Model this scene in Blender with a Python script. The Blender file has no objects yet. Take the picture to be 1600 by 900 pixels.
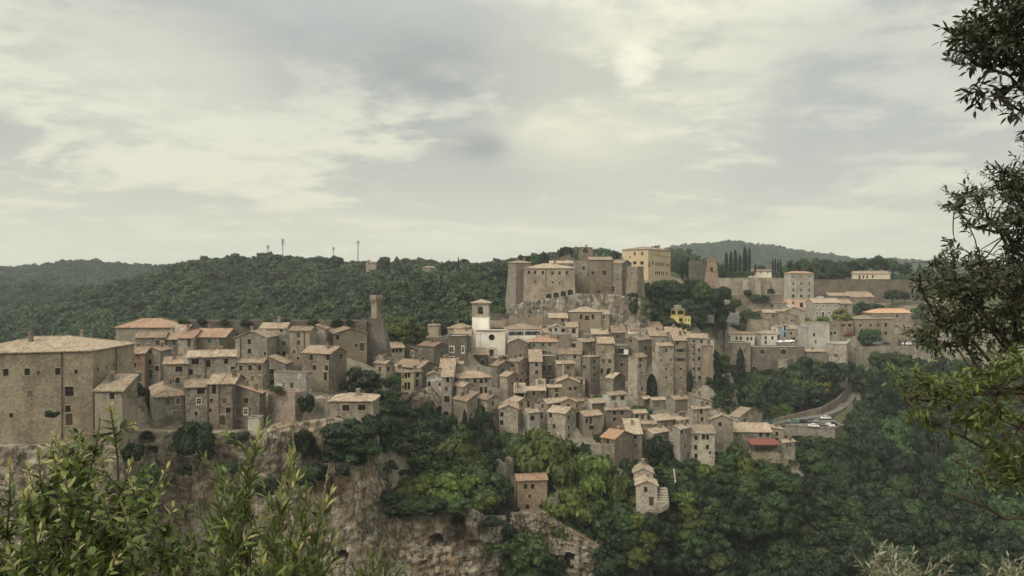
import bpy, math, random
import numpy as np
from mathutils import Vector, Matrix, noise as mnoise
random.seed(7)
rng = np.random.default_rng(7)
SC = bpy.context.scene
COL = SC.collection
# ------------------------------------------------------------------ camera
F = 1164.0                      # focal length in pixels of the 1600 px wide photograph
HOR = 440.0                     # row of the horizon
TILT = math.atan((450.0 - HOR) / F)
cam_d = bpy.data.cameras.new("camera"); cam = bpy.data.objects.new("camera", cam_d); COL.objects.link(cam)
cam_d.sensor_width = 36.0; cam_d.lens = 36.0 * F / 1600.0
cam_d.clip_start = 0.05; cam_d.clip_end = 9000
cam.location = (0, 0, 0); cam.rotation_euler = (math.pi / 2 - TILT, 0, 0)
SC.camera = cam
SC.render.resolution_x, SC.render.resolution_y = 1024, 576
SC.cycles.use_denoising = True
SC.cycles.max_bounces = 5; SC.cycles.diffuse_bounces = 3; SC.cycles.glossy_bounces = 2
SC.cycles.transmission_bounces = 3; SC.cycles.volume_bounces = 0; SC.cycles.transparent_max_bounces = 4
SC.cycles.caustics_reflective = False; SC.cycles.caustics_refractive = False
SC.view_settings.view_transform = 'Standard'; SC.view_settings.look = 'None'
SC.view_settings.gamma = 1.0; SC.view_settings.use_curve_mapping = False
SC.view_settings.exposure = 1.04

_ct, _st = math.cos(TILT), math.sin(TILT)
def un(px, py, Y):
    """a point at forward distance Y (metres) whose direction is that of a photo pixel"""
    cx = (px - 800.0) / F; cy = (450.0 - py) / F
    d = Vector((cx, _ct + cy * _st, -_st + cy * _ct))
    return d * (Y / d.y)
def proj(p):
    fwd = p[1] * _ct - p[2] * _st; up = p[1] * _st + p[2] * _ct
    return 800.0 + F * p[0] / fwd, 450.0 - F * up / fwd

# ------------------------------------------------------------------ world: overcast evening sky
SUN_AZ = math.radians(-135); SUN_EL = math.radians(42)      # the soft light comes from the left behind the viewer
sun_dir = Vector((math.sin(SUN_AZ) * math.cos(SUN_EL), math.cos(SUN_AZ) * math.cos(SUN_EL), math.sin(SUN_EL)))
world = bpy.data.worlds.new("World"); SC.world = world; world.use_nodes = True
nt = world.node_tree; nt.nodes.clear()
class NB:
    """small helper to write node graphs"""
    def __init__(s, tree): s.t = tree
    def n(s, typ, **kw):
        nd = s.t.nodes.new(typ)
        for k, v in kw.items():
            if k.startswith('_'): setattr(nd, k[1:], v)
        return nd
    def put(s, sock, v):
        if v is None: return
        if hasattr(v, 'is_output'): s.t.links.new(v, sock)
        else:
            if sock.type == 'RGBA' and len(v) == 3: v = (*v, 1)
            sock.default_value = v
    def math(s, op, a, b=None, clamp=False):
        nd = s.t.nodes.new('ShaderNodeMath'); nd.operation = op; nd.use_clamp = clamp
        s.put(nd.inputs[0], a); s.put(nd.inputs[1], b); return nd.outputs[0]
    def vmath(s, op, a, b=None, out=0):
        nd = s.t.nodes.new('ShaderNodeVectorMath'); nd.operation = op
        s.put(nd.inputs[0], a); s.put(nd.inputs[1], b)
        return nd.outputs['Value'] if op in ('DOT_PRODUCT', 'LENGTH', 'DISTANCE') else nd.outputs[0]
    def noise(s, vec, scale, detail=4, rough=0.55, dist=0.0):
        nd = s.t.nodes.new('ShaderNodeTexNoise'); s.put(nd.inputs['Vector'], vec)
        nd.inputs['Scale'].default_value = scale; nd.inputs['Detail'].default_value = detail
        nd.inputs['Roughness'].default_value = rough; nd.inputs['Distortion'].default_value = dist
        return nd.outputs['Fac']
    def voro(s, vec, scale, out='Color', feat='F1'):
        nd = s.t.nodes.new('ShaderNodeTexVoronoi'); nd.feature = feat; s.put(nd.inputs['Vector'], vec)
        nd.inputs['Scale'].default_value = scale; return nd.outputs[out]
    def mix(s, fac, a, b, blend='MIX'):
        nd = s.t.nodes.new('ShaderNodeMix'); nd.data_type = 'RGBA'; nd.blend_type = blend
        s.put(nd.inputs[0], fac); s.put(nd.inputs[6], a); s.put(nd.inputs[7], b); return nd.outputs[2]
    def rng(s, v, a, b, c=0.0, d=1.0):
        nd = s.t.nodes.new('ShaderNodeMapRange'); s.put(nd.inputs[0], v)
        for i, q in enumerate((a, b, c, d)): nd.inputs[i + 1].default_value = q
        nd.interpolation_type = 'SMOOTHSTEP'; return nd.outputs[0]
    def mapping(s, vec, sc=(1, 1, 1), loc=(0, 0, 0), rot=(0, 0, 0)):
        nd = s.t.nodes.new('ShaderNodeMapping'); s.put(nd.inputs[0], vec)
        nd.inputs['Scale'].default_value = sc; nd.inputs['Location'].default_value = loc; nd.inputs['Rotation'].default_value = rot
        return nd.outputs[0]
    def comb(s, x, y, z):
        nd = s.t.nodes.new('ShaderNodeCombineXYZ'); s.put(nd.inputs[0], x); s.put(nd.inputs[1], y); s.put(nd.inputs[2], z); return nd.outputs[0]
    def sep(s, v):
        nd = s.t.nodes.new('ShaderNodeSeparateXYZ'); s.put(nd.inputs[0], v); return nd.outputs

def build_sky():
    b = NB(nt)
    tc = nt.nodes.new('ShaderNodeTexCoord')
    d = b.vmath('NORMALIZE', tc.outputs['Generated'])
    x, y, z = b.sep(d)
    zc = b.math('MAXIMUM', z, 0.0)
    k = b.math('ADD', zc, 0.16)
    p = b.comb(b.math('DIVIDE', x, k), b.math('DIVIDE', y, k), 0.0)
    big = b.noise(b.mapping(p, (1.0, 1.25, 1), (3.1, 0.6, 0)), 0.75, 5, 0.52, 0.5)
    mid = b.noise(b.mapping(p, (1.0, 1.1, 1), (7.7, 2.3, 0)), 2.2, 8, 0.6, 0.5)
    wis = b.noise(b.mapping(p, (1.0, 1.1, 1), (1.7, 5.3, 0)), 6.0, 10, 0.65, 0.3)
    # bright, thinner cloud against blue-grey undersides
    m = b.math('ADD', b.math('MULTIPLY', big, 0.40), b.math('ADD', b.math('MULTIPLY', mid, 0.36), b.math('MULTIPLY', wis, 0.24)))
    lit = b.rng(m, 0.46, 0.565)
    lowc = b.mix(lit, (0.525, 0.530, 0.460), (0.690, 0.680, 0.550))
    highc = b.mix(lit, (0.360, 0.385, 0.385), (0.655, 0.665, 0.570))
    col = b.mix(b.rng(z, 0.05, 0.24), lowc, highc)
    # pale haze low over the hills
    col = b.mix(b.rng(z, 0.0, 0.13, 0.75, 0.0), col, (0.640, 0.640, 0.515))
    # darker bank along the top left and the clouds that stand out
    def blob(px, py, r0, r1, sy=1.0):
        c = un(px, py, 100.0).normalized()
        dd = b.vmath('SUBTRACT', d, tuple(c))
        dd = b.vmath('MULTIPLY', dd, (1, 1, sy))
        wob = b.math('MULTIPLY', b.math('SUBTRACT', mid, 0.5), min(0.2, r1))
        wob2 = b.math('MULTIPLY', b.math('SUBTRACT', wis, 0.5), min(0.12, r1))
        return b.rng(b.math('ADD', b.math('ADD', b.vmath('LENGTH', dd), wob), wob2), r0, r1, 1.0, 0.0)
    def dark(col, f, amt, tint): return b.mix(b.math('MULTIPLY', f, amt), col, tint)
    col = dark(col, blob(420, 20, 0.05, 0.42, 2.6), 0.8, (0.375, 0.395, 0.405))
    col = dark(col, blob(760, 50, 0.05, 0.28, 1.8), 0.6, (0.385, 0.405, 0.405))
    col = dark(col, blob(1360, 130, 0.05, 0.34, 1.5), 0.55, (0.430, 0.455, 0.450))
    # bright veils of the photograph
    col = dark(col, blob(240, 130, 0.03, 0.22, 2.2), 0.55, (0.680, 0.690, 0.590))
    col = dark(col, blob(900, 215, 0.02, 0.16, 2.6), 0.60, (0.700, 0.685, 0.560))
    # glow of the hidden sun
    sd = b.vmath('DOT_PRODUCT', d, tuple(un(995, 96, 100).normalized()))
    col = b.mix(b.math('MULTIPLY', b.rng(sd, 0.972, 1.0), 0.3), col, (0.80, 0.78, 0.62))
    spot = b.rng(b.math('ADD', sd, b.math('MULTIPLY', b.math('SUBTRACT', wis, 0.5), 0.0009)), 0.9993, 1.0003)
    col = b.mix(b.math('MULTIPLY', spot, 0.8), col, (0.98, 0.95, 0.80))
    col = dark(col, blob(655, 108, 0.005, 0.11, 2.2), 0.75, (0.300, 0.318, 0.325))
    col = dark(col, blob(752, 232, 0.004, 0.050, 1.9), 0.85, (0.285, 0.300, 0.305))
    # an overcast sky brightens towards the zenith
    zen = b.rng(z, 0.30, 1.0, 1.0, ZENITH); nt.nodes[-1].interpolation_type = 'LINEAR'
    sc = b.vmath('SCALE', col); nt.nodes[-1].inputs['Scale'].default_value = 1
    nd = nt.nodes[-1]; nt.links.new(zen, nd.inputs['Scale'])
    sky = nt.nodes.new('ShaderNodeTexSky'); sky.sky_type = 'NISHITA'; sky.sun_disc = False
    sky.sun_elevation = SUN_EL; sky.sun_rotation = SUN_AZ; sky.altitude = 380; sky.air_density = 1.0; sky.dust_density = 3.0
    tot = b.mix(0.94, sky.outputs[0], b.vmath('MULTIPLY', nd.outputs[0], (10.9, 10.6, 9.9)))
    bg = nt.nodes.new('ShaderNodeBackground'); bg.inputs['Strength'].default_value = SKY_STRENGTH
    nt.links.new(tot, bg.inputs[0])
    o = nt.nodes.new('ShaderNodeOutputWorld'); nt.links.new(bg.outputs[0], o.inputs[0])
HAZE = 0.00016
ZENITH = 3.2
SKY_STRENGTH = 0.0565
build_sky()
# ------------------------------------------------------------------ sun behind the cloud
sl = bpy.data.lights.new("sun", 'SUN'); sl.energy = 1.5; sl.angle = math.radians(40); sl.color = (1.0, 0.93, 0.80)
sun = bpy.data.objects.new("sun", sl); COL.objects.link(sun)
sun.rotation_euler = sun_dir.to_track_quat('Z', 'Y').to_euler()

# ------------------------------------------------------------------ helpers
def mesh_obj(name, verts, faces, mats, parent=None, loc=None, mi=None, smooth=False):
    me = bpy.data.meshes.new(name)
    me.from_pydata([tuple(v) for v in verts], [], faces)
    if not isinstance(mats, (list, tuple)): mats = [mats]
    for m in mats: me.materials.append(m)
    if mi is not None: me.polygons.foreach_set('material_index', mi)
    if smooth: me.polygons.foreach_set('use_smooth', [True] * len(me.polygons))
    me.update()
    return link(name, me, parent, loc)
def link(name, me, parent=None, loc=None):
    o = bpy.data.objects.new(name, me); COL.objects.link(o)
    if parent is not None: o.parent = parent
    if loc is not None: o.location = loc
    return o
def np_mesh(name, v, quads, mats, smooth=False):
    """fast mesh from numpy vertices (n,3) and faces (m,4)"""
    me = bpy.data.meshes.new(name)
    v = np.ascontiguousarray(v, dtype=np.float32); q = np.ascontiguousarray(quads, dtype=np.int32)
    k = q.shape[1]
    me.vertices.add(len(v)); me.vertices.foreach_set('co', v.ravel())
    me.loops.add(q.size); me.loops.foreach_set('vertex_index', q.ravel())
    me.polygons.add(len(q)); me.polygons.foreach_set('loop_start', np.arange(0, q.size, k, dtype=np.int32))
    me.polygons.foreach_set('loop_total', np.full(len(q), k, dtype=np.int32))
    for m in (mats if isinstance(mats, (list, tuple)) else [mats]): me.materials.append(m)
    if smooth: me.polygons.foreach_set('use_smooth', np.ones(len(q), dtype=bool))
    me.update(calc_edges=True); me.validate(); return me
def tag(o, label=None, cat=None, group=None, kind=None):
    if label: o['label'] = label
    if cat: o['category'] = cat
    if group: o['group'] = group
    if kind: o['kind'] = kind
    return o
def empty(name, loc, label=None, cat=None, group=None, rz=0.0):
    o = bpy.data.objects.new(name, None); COL.objects.link(o); o.location = loc; o.rotation_euler = (0, 0, rz)
    o.empty_display_size = 0.3
    return tag(o, label, cat, group)
class MB:
    """collects boxes, tubes and faces into one mesh"""
    def __init__(s): s.v = []; s.f = []; s.m = []
    def face(s, pts, mi=0):
        i = len(s.v); s.v += [tuple(p) for p in pts]; s.f.append(list(range(i, i + len(pts)))); s.m.append(mi)
    def box(s, x0, x1, y0, y1, z0, z1, mi=0, fn=None):
        P = [(x0, y0, z0), (x1, y0, z0), (x1, y1, z0), (x0, y1, z0), (x0, y0, z1), (x1, y0, z1), (x1, y1, z1), (x0, y1, z1)]
        if fn: P = [fn(*p) for p in P]
        i = len(s.v); s.v += P
        for q in ((0, 3, 2, 1), (4, 5, 6, 7), (0, 1, 5, 4), (1, 2, 6, 5), (2, 3, 7, 6), (3, 0, 4, 7)):
            s.f.append([i + k for k in q]); s.m.append(mi)
    def tube(s, pts, rad, n=6, mi=0, cap=True):
        base = len(s.v); prev = None
        for k, p in enumerate(pts):
            p = Vector(p)
            a = Vector(pts[max(k - 1, 0)]); c = Vector(pts[min(k + 1, len(pts) - 1)])
            t = (c - a).normalized() if (c - a).length > 1e-9 else Vector((0, 0, 1))
            ux = t.cross(Vector((0.31, 0.93, 0.2))).normalized(); uy = t.cross(ux)
            r = rad[k] if isinstance(rad, (list, tuple)) else rad
            for j in range(n):
                an = 2 * math.pi * j / n
                s.v.append(tuple(p + (ux * math.cos(an) + uy * math.sin(an)) * r))
        for k in range(len(pts) - 1):
            for j in range(n):
                a = base + k * n + j; b = base + k * n + (j + 1) % n
                s.f.append([a, b, b + n, a + n]); s.m.append(mi)
        if cap:
            s.f.append([base + j for j in range(n)][::-1]); s.m.append(mi)
            e = base + (len(pts) - 1) * n; s.f.append([e + j for j in range(n)]); s.m.append(mi)
    def build(s, name, mats, parent=None, loc=None, smooth=False):
        return mesh_obj(name, s.v, s.f, mats, parent, loc, s.m, smooth)
    def mesh(s, name, mats, smooth=False):
        me = bpy.data.meshes.new(name); me.from_pydata(s.v, [], s.f)
        for m in (mats if isinstance(mats, (list, tuple)) else [mats]): me.materials.append(m)
        me.polygons.foreach_set('material_index', s.m)
        if smooth: me.polygons.foreach_set('use_smooth', [True] * len(me.polygons))
        me.update(); return me

# ------------------------------------------------------------------ materials
def new_mat(name):
    m = bpy.data.materials.new(name); m.use_nodes = True
    t = m.node_tree; t.nodes.clear()
    out = t.nodes.new('ShaderNodeOutputMaterial')
    bs = t.nodes.new('ShaderNodeBsdfPrincipled'); t.links.new(bs.outputs[0], out.inputs[0])
    bs.inputs['Roughness'].default_value = 0.9
    bs.inputs['Specular IOR Level'].default_value = 0.2
    return m, NB(t), bs, out
def coords(b, rnd=True):
    tc = b.t.nodes.new('ShaderNodeTexCoord'); v = tc.outputs['Object']
    if rnd:
        oi = b.t.nodes.new('ShaderNodeObjectInfo')
        r = b.math('MULTIPLY', oi.outputs['Random'], 57.0)
        return b.vmath('ADD', v, b.comb(r, b.math('MULTIPLY', r, 1.7), b.math('MULTIPLY', r, 0.6))), oi.outputs['Random']
    return v, None
def bump(b, bs, h, strength, dist):
    n = b.t.nodes.new('ShaderNodeBump'); n.inputs['Strength'].default_value = strength; n.inputs['Distance'].default_value = dist
    b.put(n.inputs['Height'], h); b.t.links.new(n.outputs[0], bs.inputs['Normal'])
def wall_mat(name, c_lo, c_hi, stain=(0.10, 0.085, 0.065), stain_amt=0.5, stone=0.5, patch=None, patch_amt=0.0, bmp=0.6):
    """masonry: small stones, blotches and rain streaks over the whole wall"""
    m, b, bs, _ = new_mat(name)
    v, r = coords(b)
    n1 = b.noise(v, 0.22, 5, 0.6); n2 = b.noise(v, 1.6, 6, 0.65)
    c = b.mix(b.rng(b.math('ADD', b.math('MULTIPLY', n1, 0.55), b.math('MULTIPLY', n2, 0.45)), 0.41, 0.60), c_lo, c_hi)
    sv = b.mapping(v, (1.0, 1.0, 1.6))
    cell = b.voro(sv, 2.6); cx = b.sep(cell)
    c = b.mix(b.math('MULTIPLY', b.rng(cx[0], 0.35, 1.0), 0.55 * stone), c, tuple(min(1, q * 1.45) for q in c_hi))
    c = b.mix(b.math('MULTIPLY', b.rng(cx[1], 0.55, 1.0), 0.70 * stone), c, tuple(q * 0.45 for q in c_lo))
    edge = b.voro(sv, 2.6, 'Distance', 'DISTANCE_TO_EDGE')
    c = b.mix(b.math('MULTIPLY', b.rng(edge, 0.0, 0.07, 1.0, 0.0), 0.45 * stone), c, tuple(q * 0.5 for q in c_lo))
    if patch:
        pn = b.noise(v, 0.42, 6, 0.62, 0.6)
        pt_ = b.math('ADD', pn, b.math('MULTIPLY', b.math('SUBTRACT', b.math('FRACT', b.math('MULTIPLY', r, 5.3)), 0.5), 0.16))
        c = b.mix(b.math('MULTIPLY', b.rng(pt_, 0.51, 0.56), patch_amt), c, patch)
    st = b.noise(b.mapping(v, (1.1, 1.1, 0.13)), 1.0, 6, 0.65)
    c = b.mix(b.math('MULTIPLY', b.rng(st, 0.50, 0.72), stain_amt), c, stain)
    fine = b.noise(v, 9.0, 3, 0.7)
    c = b.mix(b.rng(fine, 0.25, 0.75, 0.0, 0.32), c, tuple(q * 0.55 for q in c_lo))
    # every house a little lighter or darker, warmer or greyer
    hv = b.t.nodes.new('ShaderNodeHueSaturation'); b.put(hv.inputs['Color'], c)
    b.put(hv.inputs['Value'], b.rng(r, 0.0, 1.0, 0.74, 1.22)); b.put(hv.inputs['Saturation'], b.rng(b.math('FRACT', b.math('MULTIPLY', r, 13.7)), 0.0, 1.0, 0.68, 1.0))
    b.put(bs.inputs['Base Color'], hv.outputs[0])
    h = b.math('ADD', b.math('MULTIPLY', b.rng(edge, 0.0, 0.12), 0.7 * stone), b.math('ADD', b.math('MULTIPLY', n2, 0.8), b.math('MULTIPLY', fine, 0.25)))
    bump(b, bs, h, bmp, 0.12)
    return m
def plain_mat(name, col, rough=0.8, var=0.15, spec=0.2, scale=3.0, metal=0.0):
    m, b, bs, _ = new_mat(name)
    v, r = coords(b)
    n = b.noise(v, scale, 5, 0.6)
    c = b.mix(b.rng(n, 0.3, 0.7), tuple(q * (1 - var) for q in col), tuple(min(1, q * (1 + var)) for q in col))
    b.put(bs.inputs['Base Color'], c); bs.inputs['Roughness'].default_value = rough
    bs.inputs['Specular IOR Level'].default_value = spec; bs.inputs['Metallic'].default_value = metal
    return m
def roof_mat(name, c1, c2, c3, lich=(0.33, 0.29, 0.215), lich_amt=0.5):
    """curved clay tiles, faded and spotted with lichen; every tile column is an island of its own"""
    m, b, bs, _ = new_mat(name)
    v, r = coords(b)
    geo = b.t.nodes.new('ShaderNodeNewGeometry'); ri = geo.outputs['Random Per Island']
    n1 = b.noise(v, 0.5, 5, 0.6); n2 = b.noise(v, 3.2, 4, 0.7)
    cell = b.sep(b.voro(v, 1.7))
    c = b.mix(b.rng(cell[0], 0.1, 0.9), c1, c2)
    c = b.mix(b.math('MULTIPLY', b.rng(cell[1], 0.55, 0.95), 0.75), c, c3)
    c = b.mix(b.math('MULTIPLY', b.rng(b.math('ADD', b.math('MULTIPLY', n1, 0.6), b.math('MULTIPLY', n2, 0.4)), 0.46, 0.62), lich_amt), c, lich)
    c = b.mix(b.math('MULTIPLY', b.rng(n2, 0.53, 0.66), 0.7), c, (0.075, 0.060, 0.046))
    c = b.mix(b.math('MULTIPLY', b.rng(b.noise(v, 1.3, 5, 0.7), 0.54, 0.64), 0.5), c, (0.20, 0.115, 0.075))
    hv = b.t.nodes.new('ShaderNodeHueSaturation'); b.put(hv.inputs['Color'], c)
    val = b.math('MULTIPLY', b.rng(ri, 0.0, 1.0, 0.90, 1.10), b.rng(r, 0.0, 1.0, 0.76, 1.16))
    b.put(hv.inputs['Value'], val); b.put(bs.inputs['Base Color'], hv.outputs[0])
    bump(b, bs, b.math('ADD', n2, cell[2]), 0.4, 0.05)
    return m
def leaf_mat(name, c1, c2, trans=0.22, rough=0.55, hue_var=0.02, val_var=0.35, obj_var=0.25, spec=0.25):
    m, b, bs, out = new_mat(name)
    geo = b.t.nodes.new('ShaderNodeNewGeometry'); ri = geo.outputs['Random Per Island']
    oi = b.t.nodes.new('ShaderNodeObjectInfo')
    c = b.mix(ri, c1, c2)
    r2 = b.math('FRACT', b.math('MULTIPLY', ri, 17.31))
    hv = b.t.nodes.new('ShaderNodeHueSaturation'); b.put(hv.inputs['Color'], c)
    b.put(hv.inputs['Hue'], b.rng(b.math('FRACT', b.math('MULTIPLY', oi.outputs['Random'], 7.3)), 0, 1, 0.5 - hue_var, 0.5 + hue_var))
    b.put(hv.inputs['Value'], b.math('MULTIPLY', b.rng(r2, 0, 1, 1 - val_var, 1 + val_var), b.rng(oi.outputs['Random'], 0, 1, 1 - obj_var, 1 + obj_var)))
    b.put(bs.inputs['Base Color'], hv.outputs[0]); bs.inputs['Roughness'].default_value = rough
    bs.inputs['Specular IOR Level'].default_value = spec
    tr = b.t.nodes.new('ShaderNodeBsdfTranslucent'); b.put(tr.inputs[0], hv.outputs[0])
    mx = b.t.nodes.new('ShaderNodeMixShader'); mx.inputs[0].default_value = trans
    b.t.links.new(bs.outputs[0], mx.inputs[1]); b.t.links.new(tr.outputs[0], mx.inputs[2]); b.t.links.new(mx.outputs[0], out.inputs[0])
    return m
def rock_mat(name, c_tan, c_or, c_grey, c_pale):
    m, b, bs, _ = new_mat(name)
    v, _r = coords(b, False)
    n1 = b.noise(v, 0.09, 6, 0.62, 0.5); n2 = b.noise(v, 0.5, 8, 0.7, 0.4); n3 = b.noise(v, 2.6, 6, 0.72)
    stv = b.noise(b.mapping(v, (0.6, 0.6, 0.06)), 1.0, 7, 0.68)
    c = b.mix(b.rng(n1, 0.42, 0.58), c_tan, c_or)
    c = b.mix(b.math('MULTIPLY', b.rng(n2, 0.44, 0.56), 0.8), c, c_grey)
    c = b.mix(b.math('MULTIPLY', b.rng(b.noise(v, 0.24, 8, 0.72, 0.8), 0.47, 0.57), 0.85), c, c_pale)
    c = b.mix(b.math('MULTIPLY', b.rng(stv, 0.52, 0.64), 0.5), c, (0.075, 0.064, 0.050))
    kn = b.noise(b.mapping(v, (0.30, 0.30, 0.07)), 1.0, 6, 0.6, 0.4); ck = b.math('ABSOLUTE', b.math('SUBTRACT', kn, 0.5))
    c = b.mix(b.rng(ck, 0.0, 0.016, 0.8, 0.0), c, (0.035, 0.030, 0.024))
    hn = b.noise(b.mapping(v, (0.10, 0.10, 0.45)), 1.0, 6, 0.6, 0.3); hk = b.math('ABSOLUTE', b.math('SUBTRACT', hn, 0.5))
    c = b.mix(b.rng(hk, 0.0, 0.012, 0.55, 0.0), c, (0.05, 0.042, 0.034))
    c = b.mix(b.rng(n3, 0.42, 0.68, 0.0, 0.4), c, tuple(q * 0.45 for q in c_tan))
    c = b.mix(b.math('MULTIPLY', b.rng(b.noise(v, 0.7, 6, 0.7), 0.58, 0.66), 0.45), c, (0.055, 0.065, 0.030))
    b.put(bs.inputs['Base Color'], c)
    h = b.math('ADD', b.math('ADD', n2, b.math('MULTIPLY', n3, 0.5)), b.math('MULTIPLY', b.rng(ck, 0.0, 0.03), 0.6))
    bump(b, bs, h, 1.0, 0.6)
    return m
M = {}
M['tufa'] = wall_mat('tufa stone', (0.153, 0.121, 0.084), (0.331, 0.271, 0.194), stain_amt=0.55, stone=0.7, patch=(0.380, 0.330, 0.255), patch_amt=0.6)
M['tufa_grey'] = wall_mat('grey tufa stone', (0.144, 0.120, 0.090), (0.313, 0.267, 0.204), stain_amt=0.55, stone=0.6, patch=(0.235, 0.180, 0.125), patch_amt=0.6)
M['tufa_dark'] = wall_mat('dark tufa stone', (0.093, 0.075, 0.055), (0.200, 0.162, 0.120), stain_amt=0.6, stone=0.6)
M['tufa_pale'] = wall_mat('pale rubble stone', (0.238, 0.196, 0.144), (0.452, 0.383, 0.292), stain_amt=0.5, stone=0.8)
M['tufa_red'] = wall_mat('reddish tufa', (0.162, 0.110, 0.077), (0.304, 0.220, 0.157), stain_amt=0.5, stone=0.6, patch=(0.300, 0.245, 0.185), patch_amt=0.6)
M['brick_red'] = wall_mat('red rendered brick', (0.170, 0.092, 0.060), (0.270, 0.165, 0.115), stain_amt=0.4, stone=0.4, patch=(0.25, 0.19, 0.13), patch_amt=0.6)
M['palazzo'] = wall_mat('worn palazzo masonry', (0.240, 0.198, 0.139), (0.462, 0.389, 0.280), stain_amt=0.42, stone=0.45, patch=(0.288, 0.183, 0.118), patch_amt=0.35)
M['castle'] = wall_mat('fortress stone', (0.174, 0.143, 0.106), (0.348, 0.291, 0.219), stain_amt=0.5, stone=0.35, patch=(0.225, 0.165, 0.120), patch_amt=0.5)
M['peeled'] = wall_mat('peeling white plaster', (0.215, 0.180, 0.140), (0.330, 0.285, 0.225), stain_amt=0.4, stone=0.5, patch=(0.56, 0.53, 0.46), patch_amt=0.85)
M['ochre_stone'] = wall_mat('ochre stone', (0.200, 0.145, 0.092), (0.345, 0.265, 0.180), stain_amt=0.45, stone=0.6)
M['plaster_ochre'] = wall_mat('ochre render', (0.225, 0.185, 0.128), (0.330, 0.280, 0.205), stain_amt=0.35, stone=0.15, bmp=0.3)
M['plaster_grey'] = wall_mat('grey render', (0.270, 0.245, 0.200), (0.400, 0.370, 0.310), stain_amt=0.4, stone=0.15, bmp=0.3)
M['plaster_white'] = wall_mat('white render', (0.580, 0.545, 0.475), (0.700, 0.665, 0.590), stain=(0.40, 0.36, 0.29), stain_amt=0.5, stone=0.05, bmp=0.15)
M['plaster_cream'] = wall_mat('cream render', (0.560, 0.480, 0.330), (0.680, 0.600, 0.430), stain=(0.40, 0.33, 0.22), stain_amt=0.3, stone=0.05, bmp=0.15)
M['plaster_yellow'] = wall_mat('yellow render', (0.560, 0.445, 0.145), (0.680, 0.555, 0.215), stain=(0.301, 0.243, 0.143), stain_amt=0.3, stone=0.05, bmp=0.15)
M['plaster_amber'] = wall_mat('amber render', (0.500, 0.340, 0.130), (0.600, 0.420, 0.180), stain=(0.35, 0.23, 0.11), stain_amt=0.35, stone=0.08, bmp=0.2)
M['plaster_pink'] = wall_mat('pink render', (0.560, 0.350, 0.245), (0.660, 0.440, 0.325), stain=(0.40, 0.28, 0.20), stain_amt=0.3, stone=0.05, bmp=0.15)
M['plaster_blue'] = wall_mat('pale blue render', (0.330, 0.440, 0.560), (0.430, 0.540, 0.650), stain=(0.30, 0.34, 0.38), stain_amt=0.3, stone=0.05, bmp=0.15)
M['roof'] = roof_mat('weathered clay tiles', (0.181, 0.123, 0.085), (0.255, 0.186, 0.135), (0.328, 0.262, 0.198), lich_amt=0.55)
M['roof_tan'] = roof_mat('bleached clay tiles', (0.211, 0.156, 0.113), (0.294, 0.229, 0.169), (0.377, 0.312, 0.238), lich_amt=0.6)
M['roof_red'] = roof_mat('reddish clay tiles', (0.211, 0.123, 0.081), (0.279, 0.175, 0.121), (0.304, 0.219, 0.158), lich_amt=0.35)
M['roof_new'] = roof_mat('new orange clay tiles', (0.360, 0.199, 0.116), (0.432, 0.261, 0.158), (0.396, 0.285, 0.200), lich=(0.450, 0.342, 0.242), lich_amt=0.25)
M['roof_grey'] = roof_mat('grey lichen tiles', (0.185, 0.148, 0.104), (0.277, 0.226, 0.159), (0.328, 0.273, 0.185), lich=(0.269, 0.257, 0.148), lich_amt=0.6)
M['roof_felt'] = plain_mat('grey flat roofing', (0.27, 0.24, 0.20), 0.95, 0.3, scale=1.2)
M['glass'] = plain_mat('dark window glass', (0.012, 0.012, 0.012), 0.25, 0.3, 0.5)
M['wood'] = plain_mat('dark brown wood', (0.070, 0.045, 0.028), 0.7, 0.3)
M['wood_red'] = plain_mat('red brown shutters', (0.130, 0.060, 0.035), 0.7, 0.25)
M['shut_green'] = plain_mat('green shutters', (0.032, 0.062, 0.048), 0.6, 0.25)
M['shut_grey'] = plain_mat('grey closed shutters', (0.150, 0.125, 0.095), 0.8, 0.25)
M['frame_white'] = plain_mat('white painted frame', (0.62, 0.60, 0.54), 0.6, 0.1)
M['stone_trim'] = plain_mat('dressed stone trim', (0.330, 0.280, 0.210), 0.9, 0.25)
M['stone_white'] = plain_mat('pale travertine trim', (0.58, 0.53, 0.43), 0.9, 0.15)
M['block'] = wall_mat('walled-up opening', (0.150, 0.118, 0.085), (0.235, 0.190, 0.140), stain_amt=0.3, stone=0.5)
M['pipe'] = plain_mat('copper downpipe', (0.060, 0.042, 0.032), 0.6, 0.2)
M['metal'] = plain_mat('galvanised metal', (0.35, 0.36, 0.36), 0.45, 0.15, 0.5, metal=0.6)
M['metal_dark'] = plain_mat('dark iron', (0.04, 0.04, 0.04), 0.5, 0.2, 0.4)
M['canvas'] = plain_mat('off white canvas', (0.62, 0.58, 0.50), 0.9, 0.1)
M['awning'] = plain_mat('dull red sheet', (0.173, 0.056, 0.045), 0.8, 0.2)
M['asphalt'] = plain_mat('asphalt', (0.145, 0.135, 0.120), 0.95, 0.25, scale=0.6)
M['concrete'] = wall_mat('stained concrete', (0.200, 0.178, 0.145), (0.310, 0.280, 0.232), stain_amt=0.5, stone=0.1)
M['bark'] = plain_mat('grey brown bark', (0.085, 0.065, 0.045), 0.95, 0.35, scale=6)
M['bark_pale'] = plain_mat('pale twig bark', (0.200, 0.170, 0.120), 0.9, 0.3, scale=20)
M['leaf_dark'] = leaf_mat('dark evergreen leaves', (0.011, 0.021, 0.007), (0.024, 0.038, 0.013))
M['leaf_mid'] = leaf_mat('mid green leaves', (0.027, 0.048, 0.014), (0.051, 0.080, 0.024))
M['leaf_bright'] = leaf_mat('fresh green leaves', (0.060, 0.084, 0.017), (0.108, 0.134, 0.030), 0.30, hue_var=0.014)
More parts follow.
